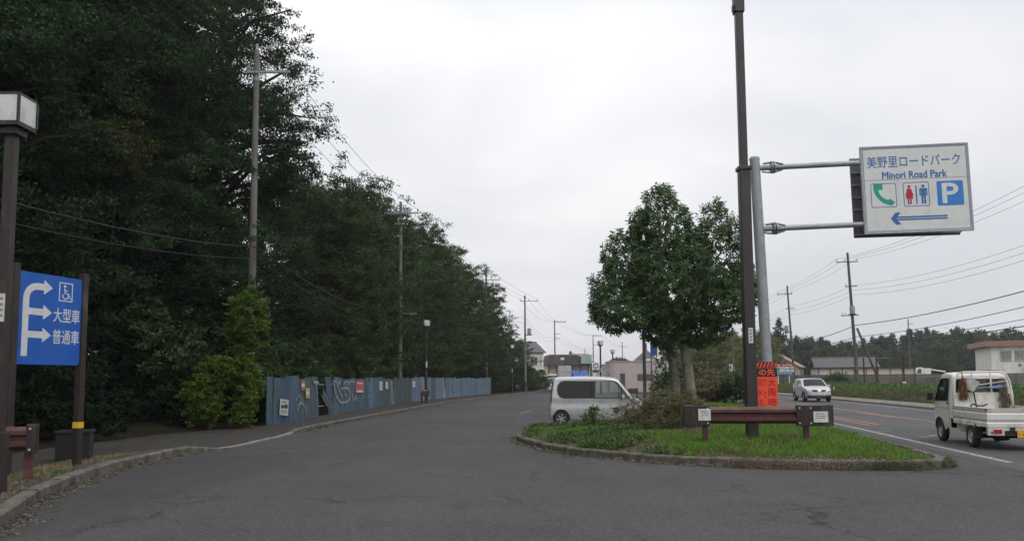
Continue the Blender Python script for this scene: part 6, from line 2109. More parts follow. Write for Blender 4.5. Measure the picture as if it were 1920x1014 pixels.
        MB().cbox((1.60, sg * 0.50, 0.80), (0.12, 0.22, 0.16)).build('headlight', M_HEAD, t, bevel=0.04)
        seat(t, 0.28, sg * 0.32)
        seat(t, -0.75, sg * 0.32)
    MB().box(-1.55, 1.5, -0.50, 0.50, 0.19, 0.36).build('underbody', M_CHASSIS, t)
    MB().box(-1.52, 1.45, -0.69, 0.69, 0.555, 0.575).build('floor', M_CHASSIS, t)
    MB().add([(0.85, -0.62, 0.57), (1.3, -0.62, 0.57), (1.32, -0.6, 0.94), (0.98, -0.62, 0.97), (0.85, 0.62, 0.57), (1.3, 0.62, 0.57), (1.32, 0.6, 0.94), (0.98, 0.62, 0.97)], [(0, 1, 2, 3), (7, 6, 5, 4), (0, 4, 5, 1), (1, 5, 6, 2), (2, 6, 7, 3), (3, 7, 4, 0)]).build('dashboard', M_TRIM, t)
    mb = MB()
    mb.tube([(0.78 + 0.06 * math.cos(k * PI / 8) , -0.32 + 0.17 * math.sin(k * PI / 8), 0.98 + 0.15 * math.cos(k * PI / 8)) for k in range(17)], 0.014, 6, cap=False)
    mb.build('steering_wheel', M_TRIM, t)
    MB().cyl((-0.2, 0.1, 1.755), (-0.2, 0.1, 1.775), 0.02).build('roof_button', M_TRIM, t)
    MB().tube([(0.42, -0.35, 1.735), (0.38, -0.35, 1.77), (0.12, -0.35, 1.90)], [0.012, 0.008, 0.004], 6).build('antenna', M_TRIM, t)
    MB().cbox((1.695, 0, 0.42), (0.02, 0.33, 0.165)).build('number_plate', M_PLATEY, t)
minivan()

# ---------------- oncoming silver SUV
def suv():
    t = thing('suv', 'silver hatchback SUV driving towards the island on the main road', 'SUV', (21.15, 55.0, 0.008), R(-97.5))
    prof = [(-2.08, 0.30), (-2.14, 0.45), (-2.15, 0.75), (-2.12, 0.95), (-2.05, 1.10), (-1.93, 1.30), (-1.80, 1.47), (-1.68, 1.545), (-1.4, 1.585), (-0.9, 1.612), (-0.3, 1.615), (0.1, 1.60), (0.36, 1.555), (0.6, 1.43), (0.85, 1.275), (1.10, 1.11),
            (1.18, 1.085), (1.5, 1.045), (1.82, 0.975), (2.0, 0.90), (2.09, 0.80), (2.13, 0.66), (2.155, 0.50), (2.14, 0.34), (2.08, 0.24)]
    def W(x, z):
        w = 0.885
        if z > 0.95: w -= 0.19 * ((z - 0.95) / 0.66) ** 1.15
        if z < 0.5: w -= 0.05 * ((0.5 - z) / 0.25) ** 2
        if 0.55 < z < 0.95: w -= 0.02 * math.sin((z - 0.55) / 0.4 * PI)
        if x > 1.35: w *= 1 - 0.17 * ((x - 1.35) / 0.8) ** 2
        if x < -1.6: w *= 1 - 0.10 * ((-1.6 - x) / 0.55) ** 2
        return w
    bul = lambda p, n: 0.035 + 0.14 * max(0, n.x) ** 2 + 0.06 * max(0, -n.x)
    s = Shell(prof, W, 0.09, bul, M_SILVER2, t)
    bottom = [(1.85, 0.26)] + arch(1.34, 0.37, 0.26, 12, 0.335) + arch(-1.30, 0.37, 0.26, 12, 0.335) + [(-1.95, 0.3)]
    rw = [(-0.36, 1.06), (-0.36, 1.47), (-1.0, 1.475), (-1.5, 1.42), (-1.66, 1.32), (-1.5, 1.18), (-1.3, 1.08)]
    fw = [(-0.28, 1.055), (0.93, 1.04), (0.62, 1.25), (0.28, 1.43), (0.0, 1.48), (-0.28, 1.475)]
    s.side(bottom, [rw, fw])
    s.wrap({'windscreen': (12, 15, G_SCREEN), 'rear_window': (4, 6, G_DARK)})
    s.window(rw, G_DARK)
    s.window(fw, glass_mat('glass_suv', (0.35, 0.40, 0.38), 0.1))
    s.line([(-0.32, 1.05), (-0.32, 0.7), (-0.32, 0.33)], 0.006)
    s.line([(0.92, 1.02), (0.85, 0.7), (0.8, 0.36)], 0.006)
    s.line([(-0.9, 0.35), (0.0, 0.33), (0.95, 0.35)], 0.03, M_TRIM, 'sill_trim')
    for cx in (1.34, -1.30):
        s.line(arch(cx, 0.40, 0.30, 12, 0.335), 0.022, M_TRIM, 'wheel_arch_trim')
    # face: grille, emblem bar, lamps, dark lower bumper
    def fx(y, z): return float(np.interp(z, [0.24, 0.34, 0.5, 0.66, 0.8, 0.9], [2.08, 2.14, 2.155, 2.13, 2.09, 2.0])) - 0.20 * (y / 0.85) ** 2
    def face(loop, m_, name, off=0.012, step=0.08):
        off += 0.05
        V, F = tri_panel(loop, [], step)
        link(name, np_mesh(name, [(fx(y, z) + off, y, z) for y, z in V], F, m_, smooth=True), t)
    face([(-0.50, 0.83), (0.50, 0.83), (0.36, 0.70), (-0.36, 0.70)], M_TRIM, 'grille', 0.012)
    face([(-0.10, 0.845), (0.10, 0.845), (0.12, 0.75), (0.06, 0.69), (-0.06, 0.69), (-0.12, 0.75)], M_CHROME, 'emblem_bar', 0.02)
    face([(-0.78, 0.45), (0.78, 0.45), (0.74, 0.28), (-0.74, 0.28)], M_TRIM, 'lower_bumper', 0.014)
    for sg in (1, -1):
        face([(sg * 0.54, 0.71), (sg * 0.60, 0.86), (sg * 0.78, 0.92), (sg * 0.80, 0.80), (sg * 0.70, 0.71)], M_HEAD, 'headlight', 0.018)
        face([(sg * 0.56, 0.47), (sg * 0.70, 0.47), (sg * 0.70, 0.56), (sg * 0.56, 0.56)], M_HEAD, 'fog_light', 0.018)
        mo = MB().cbox((0.80, sg * 0.98, 1.09), (0.10, 0.20, 0.13)).build('door_mirror', M_SILVER2, t, bevel=0.035)
        MB().cbox((0.80, sg * 0.875, 1.05), (0.06, 0.06, 0.04)).build('mirror_stalk', M_TRIM, mo)
        wheel(t, 1.34, sg * 0.78, 0.34, 0.215, M_RIM)
        wheel(t, -1.30, sg * 0.78, 0.34, 0.215, M_RIM)
        seat(t, 0.1, sg * 0.36, 0.5, 0.52, M_TRIM)
        seat(t, -0.8, sg * 0.36, 0.5, 0.52, M_TRIM)
    MB().box(2.20, 2.215, -0.165, 0.165, 0.50, 0.665).build('number_plate', M_PLATEW, t)
    MB().box(-1.9, 1.9, -0.6, 0.6, 0.24, 0.5).build('underbody', M_CHASSIS, t)
    MB().box(-1.8, 1.7, -0.8, 0.8, 0.70, 0.72).build('floor', M_CHASSIS, t)
    MB().box(0.7, 1.1, -0.7, 0.7, 0.72, 1.0).build('dashboard', M_TRIM, t)
suv()

# ---------------- white kei pickup
def pickup():
    t = thing('pickup_truck', 'small white flatbed pickup driving away past the island', 'pickup truck', (11.58, 18.95, 0.008), R(80))
    prof = [(0.36, 0.62), (0.36, 0.9), (0.36, 1.15), (0.365, 1.22), (0.385, 1.58), (0.40, 1.66), (0.46, 1.72), (0.6, 1.75), (0.9, 1.765), (1.1, 1.74), (1.2, 1.69), (1.30, 1.53), (1.43, 1.28), (1.56, 1.02), (1.62, 0.94), (1.675, 0.80), (1.695, 0.6), (1.70, 0.42), (1.67, 0.30)]
    def W(x, z):
        w = 0.715
        if z > 1.0: w -= 0.085 * ((z - 1.0) / 0.75) ** 1.15
        if z < 0.5: w -= 0.02 * ((0.5 - z) / 0.2) ** 2
        if x > 1.4: w *= 1 - 0.08 * ((x - 1.4) / 0.3) ** 2
        return w
    bul = lambda p, n: 0.012 + 0.05 * max(0, n.x) + 0.01 * max(0, n.y)
    s = Shell(prof, W, 0.05, bul, M_TWHITE, t)
    fa, ra = 1.19, -0.72
    bottom = [(1.62, 0.30)] + arch(fa, 0.315, 0.30, 12, 0.29) + [(0.78, 0.32), (0.72, 0.36), (0.42, 0.37)]
    dw = [(0.56, 1.055), (1.42, 1.035), (1.34, 1.20), (1.20, 1.46), (1.12, 1.57), (1.04, 1.60), (0.60, 1.60), (0.56, 1.56)]
    s.side(bottom, [dw])
    s.wrap({'windscreen': (10, 13, G_SCREEN), 'rear_window': (3, 4, glass_mat('glass_truck', (0.40, 0.46, 0.45), 0.08))})
    s.window(dw, glass_mat('glass_truck_side', (0.22, 0.32, 0.28), 0.1), seal=0.016)
    s.line([(0.50, 1.64), (0.49, 1.2), (0.49, 0.8), (0.50, 0.42)], 0.005)
    s.line([(0.50, 0.865), (1.0, 0.86), (1.55, 0.855)], 0.007, M_PRINT, 'body_crease')
    s.line([(0.50, 0.40), (0.70, 0.40), (0.82, 0.5)], 0.005)
    s.patch([(0.53, 0.955), (0.64, 0.955), (0.64, 1.02), (0.53, 1.02)], M_TRIM, 'door_handle', off=0.008)
    for k, (z, x) in enumerate(((0.80, 1.52), (0.80, 0.80))):
        s.patch([(x, z), (x + 0.035, z), (x + 0.035, z + 0.02), (x, z + 0.02)], M_TRIM, 'side_marker', off=0.005)
    for cx in (fa,):
        s.line(arch(cx, 0.325, 0.33, 12, 0.29), 0.012, M_TRIM, 'wheel_arch_trim')
    for sg in (1, -1):
        mo = MB().cbox((1.44, sg * 0.84, 1.14), (0.07, 0.14, 0.20)).build('door_mirror', M_TRIM, t, bevel=0.03)
        MB().bar((1.44, sg * 0.70, 1.08), (1.44, sg * 0.80, 1.10), 0.03).build('mirror_stalk', M_TRIM, mo)
        wheel(t, fa, sg * 0.64, 0.262, 0.145, M_STEELRIM, 'steel')
        wheel(t, ra, sg * 0.64, 0.262, 0.145, M_STEELRIM, 'steel')
        MB().cbox((1.66, sg * 0.52, 0.72), (0.08, 0.2, 0.15)).build('headlight', M_HEAD, t, bevel=0.03)
        seat(t, 0.85, sg * 0.33, 0.48, 0.56, M_SEAT)
    MB().box(0.42, 1.6, -0.66, 0.66, 0.60, 0.62).build('floor', M_CHASSIS, t)
    MB().box(1.2, 1.5, -0.62, 0.62, 0.62, 1.0).build('dashboard', M_TRIM, t)
    # chassis and fittings
    MB().box(-1.55, 1.5, -0.36, 0.36, 0.34, 0.50).build('chassis_frame', M_CHASSIS, t)
    mb = MB().box(-0.98, -0.46, -0.70, 0.70, 0.585, 0.60)
    mb.build('wheel_well', M_CHASSIS, t)
    MB().cyl((ra, -0.6, 0.27), (ra, 0.6, 0.27), 0.06).build('axle', M_CHASSIS, t)
    MB().lathe([(0, -0.1), (0.11, -0.1), (0.12, 0), (0.11, 0.1), (0, 0.1)], (ra, 0, 0.27), 'y', 12).build('differential', M_CHASSIS, t)
    MB().cbox((-0.12, 0.58, 0.44), (0.30, 0.16, 0.24)).build('tool_box', M_STEELRIM, t, bevel=0.02)
    MB().cbox((0.18, 0.60, 0.48), (0.10, 0.10, 0.20)).build('battery_box', M_TWHITE, t, bevel=0.01)
    for sg in (1, -1):
        MB().add([(ra - 0.33, sg * 0.56, 0.22), (ra - 0.31, sg * 0.56, 0.22), (ra - 0.31, sg * 0.72, 0.22), (ra - 0.33, sg * 0.72, 0.22), (ra - 0.31, sg * 0.56, 0.56), (ra - 0.29, sg * 0.56, 0.56), (ra - 0.29, sg * 0.72, 0.56), (ra - 0.31, sg * 0.72, 0.56)],
                 [(0, 3, 2, 1), (4, 5, 6, 7), (0, 1, 5, 4), (1, 2, 6, 5), (2, 3, 7, 6), (3, 0, 4, 7)]).build('mud_flap', M_TRIM, t)
        mb = MB()
        mb.tube([(x, sg * 0.69, z + 0.02) for x, z in arch(ra, 0.31, 0.44, 10, 0.28)], 0.018, 5)
        mb.build('wheel_arch', M_TWHITE, t)
    # the bed
    x0, x1, yb = -1.67, 0.31, 0.70
    MB().box(x0, x1, -yb + 0.02, yb - 0.02, 0.60, 0.645).build('bed_floor', M_TWHITE, t)
    def gate(name, a, b, inward):
        """a ribbed drop side from a to b; inward = unit vector into the bed"""
        a, b, n = Vector(a), Vector(b), Vector(inward)
        d = b - a
        prof_ = [(0, 0.515), (0, 0.60), (0.02, 0.625), (0.02, 0.66), (0, 0.685), (0, 0.80), (0.018, 0.825), (0.018, 0.85), (0, 0.87), (0, 0.915), (0.03, 0.915), (0.03, 0.515)]
        vs = []
        for p in (a, b):
            for o, z in prof_:
                vs.append((p.x + n.x * o, p.y + n.y * o, z))
        k = len(prof_)
        return MB().add(vs, [(i, (i + 1) % k, (i + 1) % k + k, i + k) for i in range(k)] + [tuple(range(k)), tuple(reversed(range(k, 2 * k)))]).build(name, M_TWHITE, t)
    gate('left_gate', (x0 + 0.012, yb, 0), (x1, yb, 0), (0, -1, 0))
    gate('right_gate', (x0 + 0.012, -yb, 0), (x1, -yb, 0), (0, 1, 0))
    gate('tailgate', (x0 - 0.02, -yb - 0.005, 0), (x0 - 0.02, yb + 0.005, 0), (1, 0, 0))
    MB().box(x0 - 0.03, x1, yb - 0.035, yb + 0.012, 0.916, 0.935).build('top_rail', M_TWHITE, t)
    MB().box(x0 - 0.03, x1, -yb - 0.012, -yb + 0.035, 0.916, 0.935).build('top_rail', M_TWHITE, t)
    MB().box(x0 - 0.035, x0 + 0.02, -yb + 0.04, yb - 0.04, 0.916, 0.935).build('top_rail', M_TWHITE, t)
    for sg in (1, -1):
        MB().cbox((x0 - 0.005, sg * (yb + 0.012), 0.90), (0.05, 0.03, 0.045)).build('latch', M_TRIM, t)
        for hx in (-1.2, -0.35):
            MB().cbox((hx, sg * (yb + 0.008), 0.53), (0.06, 0.02, 0.05)).build('hinge', M_TWHITE, t)
    # rear bar, lamps, plate
    MB().box(x0 - 0.01, x0 + 0.10, -0.69, 0.69, 0.33, 0.51).build('rear_bar', M_TWHITE, t, bevel=0.015)
    MB().box(x0 - 0.014, x0 + 0.05, -0.36, 0.36, 0.325, 0.44).build('bar_cutout', M_CHASSIS, t)
    for sg in (1, -1):
        MB().box(x0 - 0.03, x0 - 0.011, sg * 0.50 - 0.085, sg * 0.50 + 0.085, 0.375, 0.47).build('tail_lamp', M_TAIL, t, bevel=0.006)
        MB().box(x0 - 0.024, x0 - 0.011, sg * 0.62 - 0.015, sg * 0.62 + 0.015, 0.385, 0.42).build('reflector', M_TRIM, t)
    MB().cbox((x0 - 0.025, 0.20, 0.485), (0.03, 0.10, 0.07)).build('plate_lamp', M_TRIM, t)
    pl = MB().box(x0 - 0.045, x0 - 0.03, -0.165 - 0.05, 0.165 - 0.05, 0.29, 0.455).build('number_plate', M_PLATEY, t)
    tx = text_obj('plate_digits', '・46-4', M_BLACK, pl, 0, 0, w=0.27, h=0.085, y=0, depth=0.003)
    tx.location = (x0 - 0.0455, -0.05, 0.36)
    tx.rotation_euler = (0, 0, R(-90))
    # head board: white tube frame behind the cab
    xb = 0.27
    fr = MB()
    fr.tube([(xb, -0.66, 0.65), (xb, -0.655, 1.2), (xb + 0.03, -0.62, 1.55), (xb + 0.05, -0.54, 1.72), (xb + 0.05, -0.40, 1.755), (xb + 0.05, 0.40, 1.755), (xb + 0.05, 0.54, 1.72), (xb + 0.03, 0.62, 1.55), (xb, 0.655, 1.2), (xb, 0.66, 0.65)], 0.026, 8)
    g_ = fr.build('guard_frame', M_TWHITE, t, smooth=True)
    MB().bar((xb, -0.655, 1.235), (xb, 0.655, 1.235), 0.04).build('cross_bar', M_TWHITE, g_)
    for y in (-0.20, 0.22):
        MB().bar((xb, y, 1.235), (xb + 0.045, y, 1.75), 0.028).build('upright_bar', M_TWHITE, g_)
    MB().box(xb - 0.01, xb + 0.01, -0.64, 0.64, 0.66, 1.214).build('head_board', M_TWHITE, t)
    MB().bar((xb - 0.03, -0.60, 0.98), (xb - 0.03, -0.56, 1.22), 0.035).build('red_reflector', M_TAIL, t)
    return t
truck = pickup()

def in_truck(name, label, cat, dx, dy, dz, rz=0.0):
    a = truck.rotation_euler.z
    x = truck.location.x + dx * math.cos(a) - dy * math.sin(a)
    y = truck.location.y + dx * math.sin(a) + dy * math.cos(a)
    return thing(name, label, cat, (x, y, truck.location.z + dz), a + rz)
# brooms and tools carried at the head board
def broom(label, dy, z0, z1, zt, w0, w1, m_, seed, head_down=True):
    t = in_truck('broom', label, 'broom', 0.17, dy, 0.0)
    MB().cyl((0.02, 0, 0.66 if head_down else z0), (0.06, 0, zt), 0.014, n=6).build('handle', mat('broom_handle', (0.19, 0.12, 0.06), None, rough=0.8), t)
    rg = np.random.default_rng(seed)
    n = 420
    tt = rg.random(n)
    w = w0 + (w1 - w0) * tt
    p = np.column_stack([0.02 + rg.normal(size=n) * 0.02, rg.normal(size=n) * 0.36 * w, z1 + (z0 - z1) * tt])
    ax = np.column_stack([rg.normal(size=n) * 0.08, rg.normal(size=n) * 0.12 + p[:, 1] * 1.2, -np.ones(n)])
    v, f = leaves(p, ax, rg.normal(size=(n, 3)), rg.uniform(0.12, 0.2, n), np.full(n, 0.014))
    tag(link('bristles', np_mesh('bristles', v, f, m_, rg.random(n)), t), kind='stuff')
broom('brown palm fibre broom hanging on the left of the pickup guard frame', 0.47, 1.16, 1.66, 1.76, 0.07, 0.20, leaf_mat('broom_brown', (0.09, 0.045, 0.022), (0.22, 0.11, 0.05), 0.05), 3, False)
broom('grey twig broom standing on the right of the pickup guard frame', -0.44, 0.80, 1.52, 1.60, 0.08, 0.24, leaf_mat('broom_grey', (0.06, 0.05, 0.035), (0.15, 0.12, 0.085), 0.05), 4)
t = in_truck('shovel', 'square grey shovel blade raised behind the pickup cab window', 'shovel', 0.19, 0.26, 0.0, 0)
MB().prism([(-0.17, 1.50), (0.0, 1.62), (0.19, 1.54), (0.14, 1.34), (-0.02, 1.27)], 0.0, 0.012, 'yz').build('blade', M_STEELRIM, t)
MB().cyl((0.01, -0.02, 1.28), (0.0, -0.1, 0.66), 0.016, n=7).build('handle', M_BLACK, t)
t = in_truck('umbrella', 'folded blue and white umbrella lying behind the pickup cab window', 'umbrella', 0.20, -0.15, 0.0, 0)
MB().tube([(0, 0.10, 1.375), (0, -0.06, 1.38), (0, -0.18, 1.39), (0, -0.34, 1.40)], [0.01, 0.03, 0.042, 0.03], 9).build('canopy', mat('umbrella_blue', (0.015, 0.09, 0.34), (0.25, 0.32, 0.40), 4, 0.6, stretch=(1, 6, 1)), t)
MB().cyl((0, 0.09, 1.375), (0, 0.30, 1.368), 0.008, n=6).build('shaft', M_STEELRIM, t)
t = in_truck('pole_stick', 'pale stick resting behind the pickup cab window', 'stick', 0.205, -0.05, 0.0)
MB().cyl((0, 0.3, 1.42), (0, -0.45, 1.53), 0.013, n=6).build('stick', mat('stick_pale', (0.45, 0.40, 0.42), None, rough=0.7), t)
t = in_truck('hose_coil', 'short black hose lying on the pickup bed edge', 'hose', 0.12, 0.25, 0.645)
MB().tube([(-0.3, 0.22, 0.29), (-0.28, 0.15, 0.34), (-0.25, 0.05, 0.30), (-0.2, -0.1, 0.29), (-0.18, -0.2, 0.33)], 0.02, 7).build('hose', M_TRIM, t)
# ------------------------------------------------------------------ buildings and far things
M_PINK = mat('pink_render', (0.45, 0.40, 0.395), (0.40, 0.355, 0.35), 1.0, 0.9, dirt=(0.30, 0.24, 0.24), dirt_amt=0.3, dirt_sc=0.8, dirt_stretch=(1, 1, 0.3))
M_WHITEWALL = mat('white_render', (0.70, 0.69, 0.67), (0.62, 0.61, 0.59), 0.8, 0.9, dirt=(0.40, 0.38, 0.35), dirt_amt=0.3, dirt_sc=0.7, dirt_stretch=(1, 1, 0.3))
M_CREAM = mat('cream_render', (0.50, 0.46, 0.37), (0.44, 0.40, 0.32), 1.0, 0.9)
M_ROOFG = mat('roof_tile_grey', (0.10, 0.10, 0.108), (0.075, 0.075, 0.08), 2, 0.7)
M_ROOFB = mat('roof_brown', (0.048, 0.036, 0.032), (0.034, 0.027, 0.025), 2, 0.75, dirt=(0.10, 0.08, 0.07), dirt_amt=0.3, dirt_sc=0.6)
M_ROOFR = mat('roof_red', (0.30, 0.17, 0.15), (0.25, 0.14, 0.125), 1, 0.8)
M_BRICKB = mat('brown_tile_wall', (0.16, 0.105, 0.085), (0.12, 0.08, 0.065), 3, 0.85)
M_WOODB = mat('dark_post', (0.07, 0.045, 0.035), None, rough=0.8)
M_AWN = mat('awning_blue', (0.035, 0.085, 0.30), (0.05, 0.11, 0.36), 2, 0.7)
M_PANE = mat('pane_dark', (0.055, 0.06, 0.065), (0.10, 0.105, 0.11), 0.7, 0.12, spec=0.6)
M_CURTAIN = mat('pane_curtain', (0.30, 0.29, 0.27), (0.18, 0.175, 0.165), 1.2, 0.3)
M_FRAME = mat('window_frame', (0.42, 0.41, 0.40), None, rough=0.5)
M_WALLC = mat('wall_concrete', (0.155, 0.142, 0.128), (0.105, 0.096, 0.086), 1.2, 0.9, bump=0.3, bsc=20, dirt=(0.07, 0.062, 0.052), dirt_amt=0.45, dirt_sc=0.8, dirt_stretch=(1, 1, 0.3), objvar=0.1)

def win(parent, x0, x1, z0, z1, y=0.0, div=1, pane=None, fr=0.06, depth=0.10, sill=True):
    """a window set into the wall plane y=0 facing -y: recessed pane with a proud frame and sill"""
    w = MB()
    for (a, b, c, d) in ((x0 - fr, x1 + fr, z1, z1 + fr), (x0 - fr, x1 + fr, z0 - fr, z0), (x0 - fr, x0, z0, z1), (x1, x1 + fr, z0, z1)):
        w.box(a, b, y - 0.06, y - 0.002, c, d)
    for k in range(1, div):
        xm = x0 + (x1 - x0) * k / div
        w.box(xm - 0.025, xm + 0.025, y - 0.045, y - 0.012, z0, z1)
    o = w.build('window', M_FRAME, parent)
    MB().box(x0, x1, y - 0.010, y - 0.003, z0, z1).build('pane', pane or M_PANE, o)
    if sill: MB().box(x0 - 0.1, x1 + 0.1, y - 0.14, y - 0.062, z0 - fr - 0.05, z0 - fr + 0.0).build('sill', M_FRAME, o)
    return o

def walls(parent, w, d, h, m, name='wall', z0=0.0):
    return MB().box(-w / 2, w / 2, 0, d, z0, h).build(name, m, parent)

def gable(parent, x0, x1, y0, y1, z, rise, m, over=0.35, axis='x'):
    """ridge along x"""
    ym = (y0 + y1) / 2
    mb = MB()
    th = 0.14
    for (ya, za, yb, zb) in ((y0 - over, z - over * rise / (ym - y0), ym, z + rise), (y1 + over, z - over * rise / (ym - y0), ym, z + rise)):
        mb.add([(x0 - over, ya, za), (x1 + over, ya, za), (x1 + over, yb, zb), (x0 - over, yb, zb), (x0 - over, ya, za + th), (x1 + over, ya, za + th), (x1 + over, yb, zb + th), (x0 - over, yb, zb + th)],
               [(0, 1, 2, 3), (7, 6, 5, 4), (0, 4, 5, 1), (1, 5, 6, 2), (2, 6, 7, 3), (3, 7, 4, 0)])
    r_ = mb.build('roof', m, parent)
    g_ = MB()
    for x in (x0 + 0.01, x1 - 0.01):
        g_.add([(x - 0.01, y0 + 0.01, z - 0.05), (x - 0.01, y1 - 0.01, z - 0.05), (x - 0.01, ym, z + rise - 0.03), (x + 0.01, y0 + 0.01, z - 0.05), (x + 0.01, y1 - 0.01, z - 0.05), (x + 0.01, ym, z + rise - 0.03)], [(0, 1, 2), (5, 4, 3), (0, 3, 4, 1), (1, 4, 5, 2), (2, 5, 3, 0)])
    g_.build('gable_wall', MATS['white_render'], parent)
    MB().cyl((x0 - over, ym, z + rise + th), (x1 + over, ym, z + rise + th), 0.12, n=8).build('ridge', m, r_)
    return r_

def hip(parent, x0, x1, y0, y1, z, rise, m, over=0.5):
    x0 -= over; x1 += over; y0 -= over; y1 += over
    xm, ym = (x0 + x1) / 2, (y0 + y1) / 2
    hw = max(0.0, (x1 - x0) / 2 - (y1 - y0) / 2)
    v = [(x0, y0, z), (x1, y0, z), (x1, y1, z), (x0, y1, z), (xm - hw - 0.02, ym, z + rise), (xm + hw + 0.02, ym, z + rise), (x0, y0, z - 0.14), (x1, y0, z - 0.14), (x1, y1, z - 0.14), (x0, y1, z - 0.14)]
    return MB().add(v, [(0, 1, 5, 4), (1, 2, 5), (2, 3, 4, 5), (3, 0, 4), (6, 7, 1, 0), (7, 8, 2, 1), (8, 9, 3, 2), (9, 6, 0, 3), (9, 8, 7, 6)]).build('roof', m, parent)

# ---- low pink building (public toilets) in the car park
t = thing('pink_building', 'low flat roofed pink building with dark slatted openings in the car park', 'building', (15.4, 94.0, 0.0), R(-2))
walls(t, 7.2, 6.0, 3.72, M_PINK)
MB().box(-3.66, 3.66, -0.06, 6.06, 3.722, 3.86).build('coping', mat('coping_pink', (0.40, 0.31, 0.315), None, rough=0.9), t)
def slat_opening(parent, x0, x1, z0, z1, n, vert=False, nx=0):
    o = MB().box(x0, x1, -0.02, -0.004, z0, z1).build('opening', M_TRIM, parent)
    for k in range(n):
        z = z0 + (z1 - z0) * (k + 0.5) / n
        MB().box(x0, x1, -0.05, -0.021, z - 0.025, z + 0.025).build('slat', M_PRINT, o)
    for k in range(nx):
        x = x0 + (x1 - x0) * (k + 0.5) / nx
        MB().box(x - 0.02, x + 0.02, -0.075, -0.051, z0, z1).build('slat', M_PRINT, o)
slat_opening(t, -2.35, -1.75, 0.2, 2.35, 11, nx=2)
slat_opening(t, -0.25, 1.6, 1.45, 2.25, 4, nx=9)
MB().box(-4.6, -3.62, 0.6, 4.5, 0.0, 2.45).build('annex_wall', M_PINK, t)
MB().box(-5.2, -3.62, 0.5, 0.58, 0.0, 2.5).build('screen_wall', M_PINK, t)
# planting strip kerb before it
kerb_run('kerb_bed', spline([(11.0, 88.5), (14.0, 87.6), (18.0, 86.8)], 1.0), -1, lambda p: 0.16)
sheet('planting_bed', [(11.1, 88.7), (14.0, 87.85), (17.9, 87.05), (18.4, 93.8), (11.6, 93.9)], 0.1, M_SOIL)
# hip roof behind
t = thing('pavilion', 'grey hip roofed pavilion with a finial behind the pink building', 'building', (18.9, 108.0, 0.0), 0)
walls(t, 2.6, 3.0, 4.0, M_WHITEWALL)
r_ = hip(t, -1.3, 1.3, 0, 2.6, 4.05, 1.75, M_ROOFG)
MB().lathe([(0.0, 1.0), (0.08, 0.9), (0.14, 0.55), (0.1, 0.2), (0.2, 0.0)], (0, 1.3, 5.78), 'z', 10).build('finial', M_ROOFG, r_)
MB().prism([(-0.6, 4.06), (0.7, 4.06), (0.6, 4.35), (0.05, 4.5), (-0.5, 4.35)], -0.62, -0.56).build('dormer', M_WHITEWALL, t)
# brown pole and blue sign pole in front of it
t = thing('light_pole', 'brown square light pole seen below the island tree crown', 'light pole', (11.75, 69.0, 0.0))
MB().box(-0.13, 0.13, -0.13, 0.13, 0, 8.6).build('post', M_BROWN, t, bevel=0.02)
MB().box(-0.3, 0.3, -0.3, 0.3, 8.6, 9.0).build('lamp_head', M_LAMP, t, bevel=0.04)
t = thing('blue_sign', 'tall blue sign board on a thin post seen below the tree crown', 'sign', (14.35, 80.0, 0.0))
MB().cyl((0, 0, 0), (0, 0, 5.6), 0.075, n=10).build('post', M_POLE_DARK, t)
MB().box(-0.05, 0.62, -0.14, -0.08, 4.05, 5.55).build('panel', mat('far_sign_blue', (0.012, 0.05, 0.22), None, rough=0.5), t)
t = thing('parking_barrier', 'small faded red guard block at the foot of the brown pole', 'guard rail', (10.6, 68.2, 0.0), R(10))
MB().box(-0.45, 0.45, -0.06, 0.06, 0.45, 0.85).build('beam', M_RED_RAIL, t, bevel=0.02)
for x in (-0.35, 0.35): MB().box(x - 0.05, x + 0.05, 0.0, 0.1, 0, 0.5).build('post', M_BROWN, t)

# ---- white two-storey house at the bend
t = thing('white_house', 'white two storey house with grey tiled roof past the wood', 'house', (1.9, 127.5, 0.0), R(20))
walls(t, 7.0, 8.0, 6.2, M_WHITEWALL)
r_ = gable(t, -3.5, 3.5, 0, 8.0, 6.2, 1.7, M_ROOFG)
for (a, b, z0, z1) in ((-3.0, -1.7, 4.1, 5.4), (-0.9, 0.2, 4.1, 5.4), (1.2, 2.3, 4.1, 5.4)):
    win(t, a, b, z0, z1, div=2)
sg_ = MB().box(2.62, 3.3, -0.1, -0.01, 3.9, 5.6).build('wall_sign', M_SIGN_WHITE, t)
for k in range(4): MB().box(2.82, 3.1, -0.112, -0.101, 4.05 + k * 0.38, 4.3 + k * 0.38).build('sign_mark', M_PRINT, sg_)
MB().add([(-3.6, -1.3, 2.75), (1.2, -1.3, 2.75), (1.2, -0.01, 3.3), (-3.6, -0.01, 3.3), (-3.6, -1.3, 2.65), (1.2, -1.3, 2.65), (1.2, -0.01, 3.15), (-3.6, -0.01, 3.15)], [(0, 1, 2, 3), (7, 6, 5, 4), (0, 4, 5, 1), (1, 5, 6, 2), (2, 6, 7, 3), (3, 7, 4, 0)]).build('porch_roof', M_ROOFG, t)
MB().box(1.4, 3.4, -0.04, -0.004, 0.2, 2.3).build('shutter', M_FRAME, t)
win(t, -3.0, -1.2, 0.4, 2.3, div=2, sill=False)
win(t, -0.8, 0.9, 0.4, 2.3, div=2, sill=False)
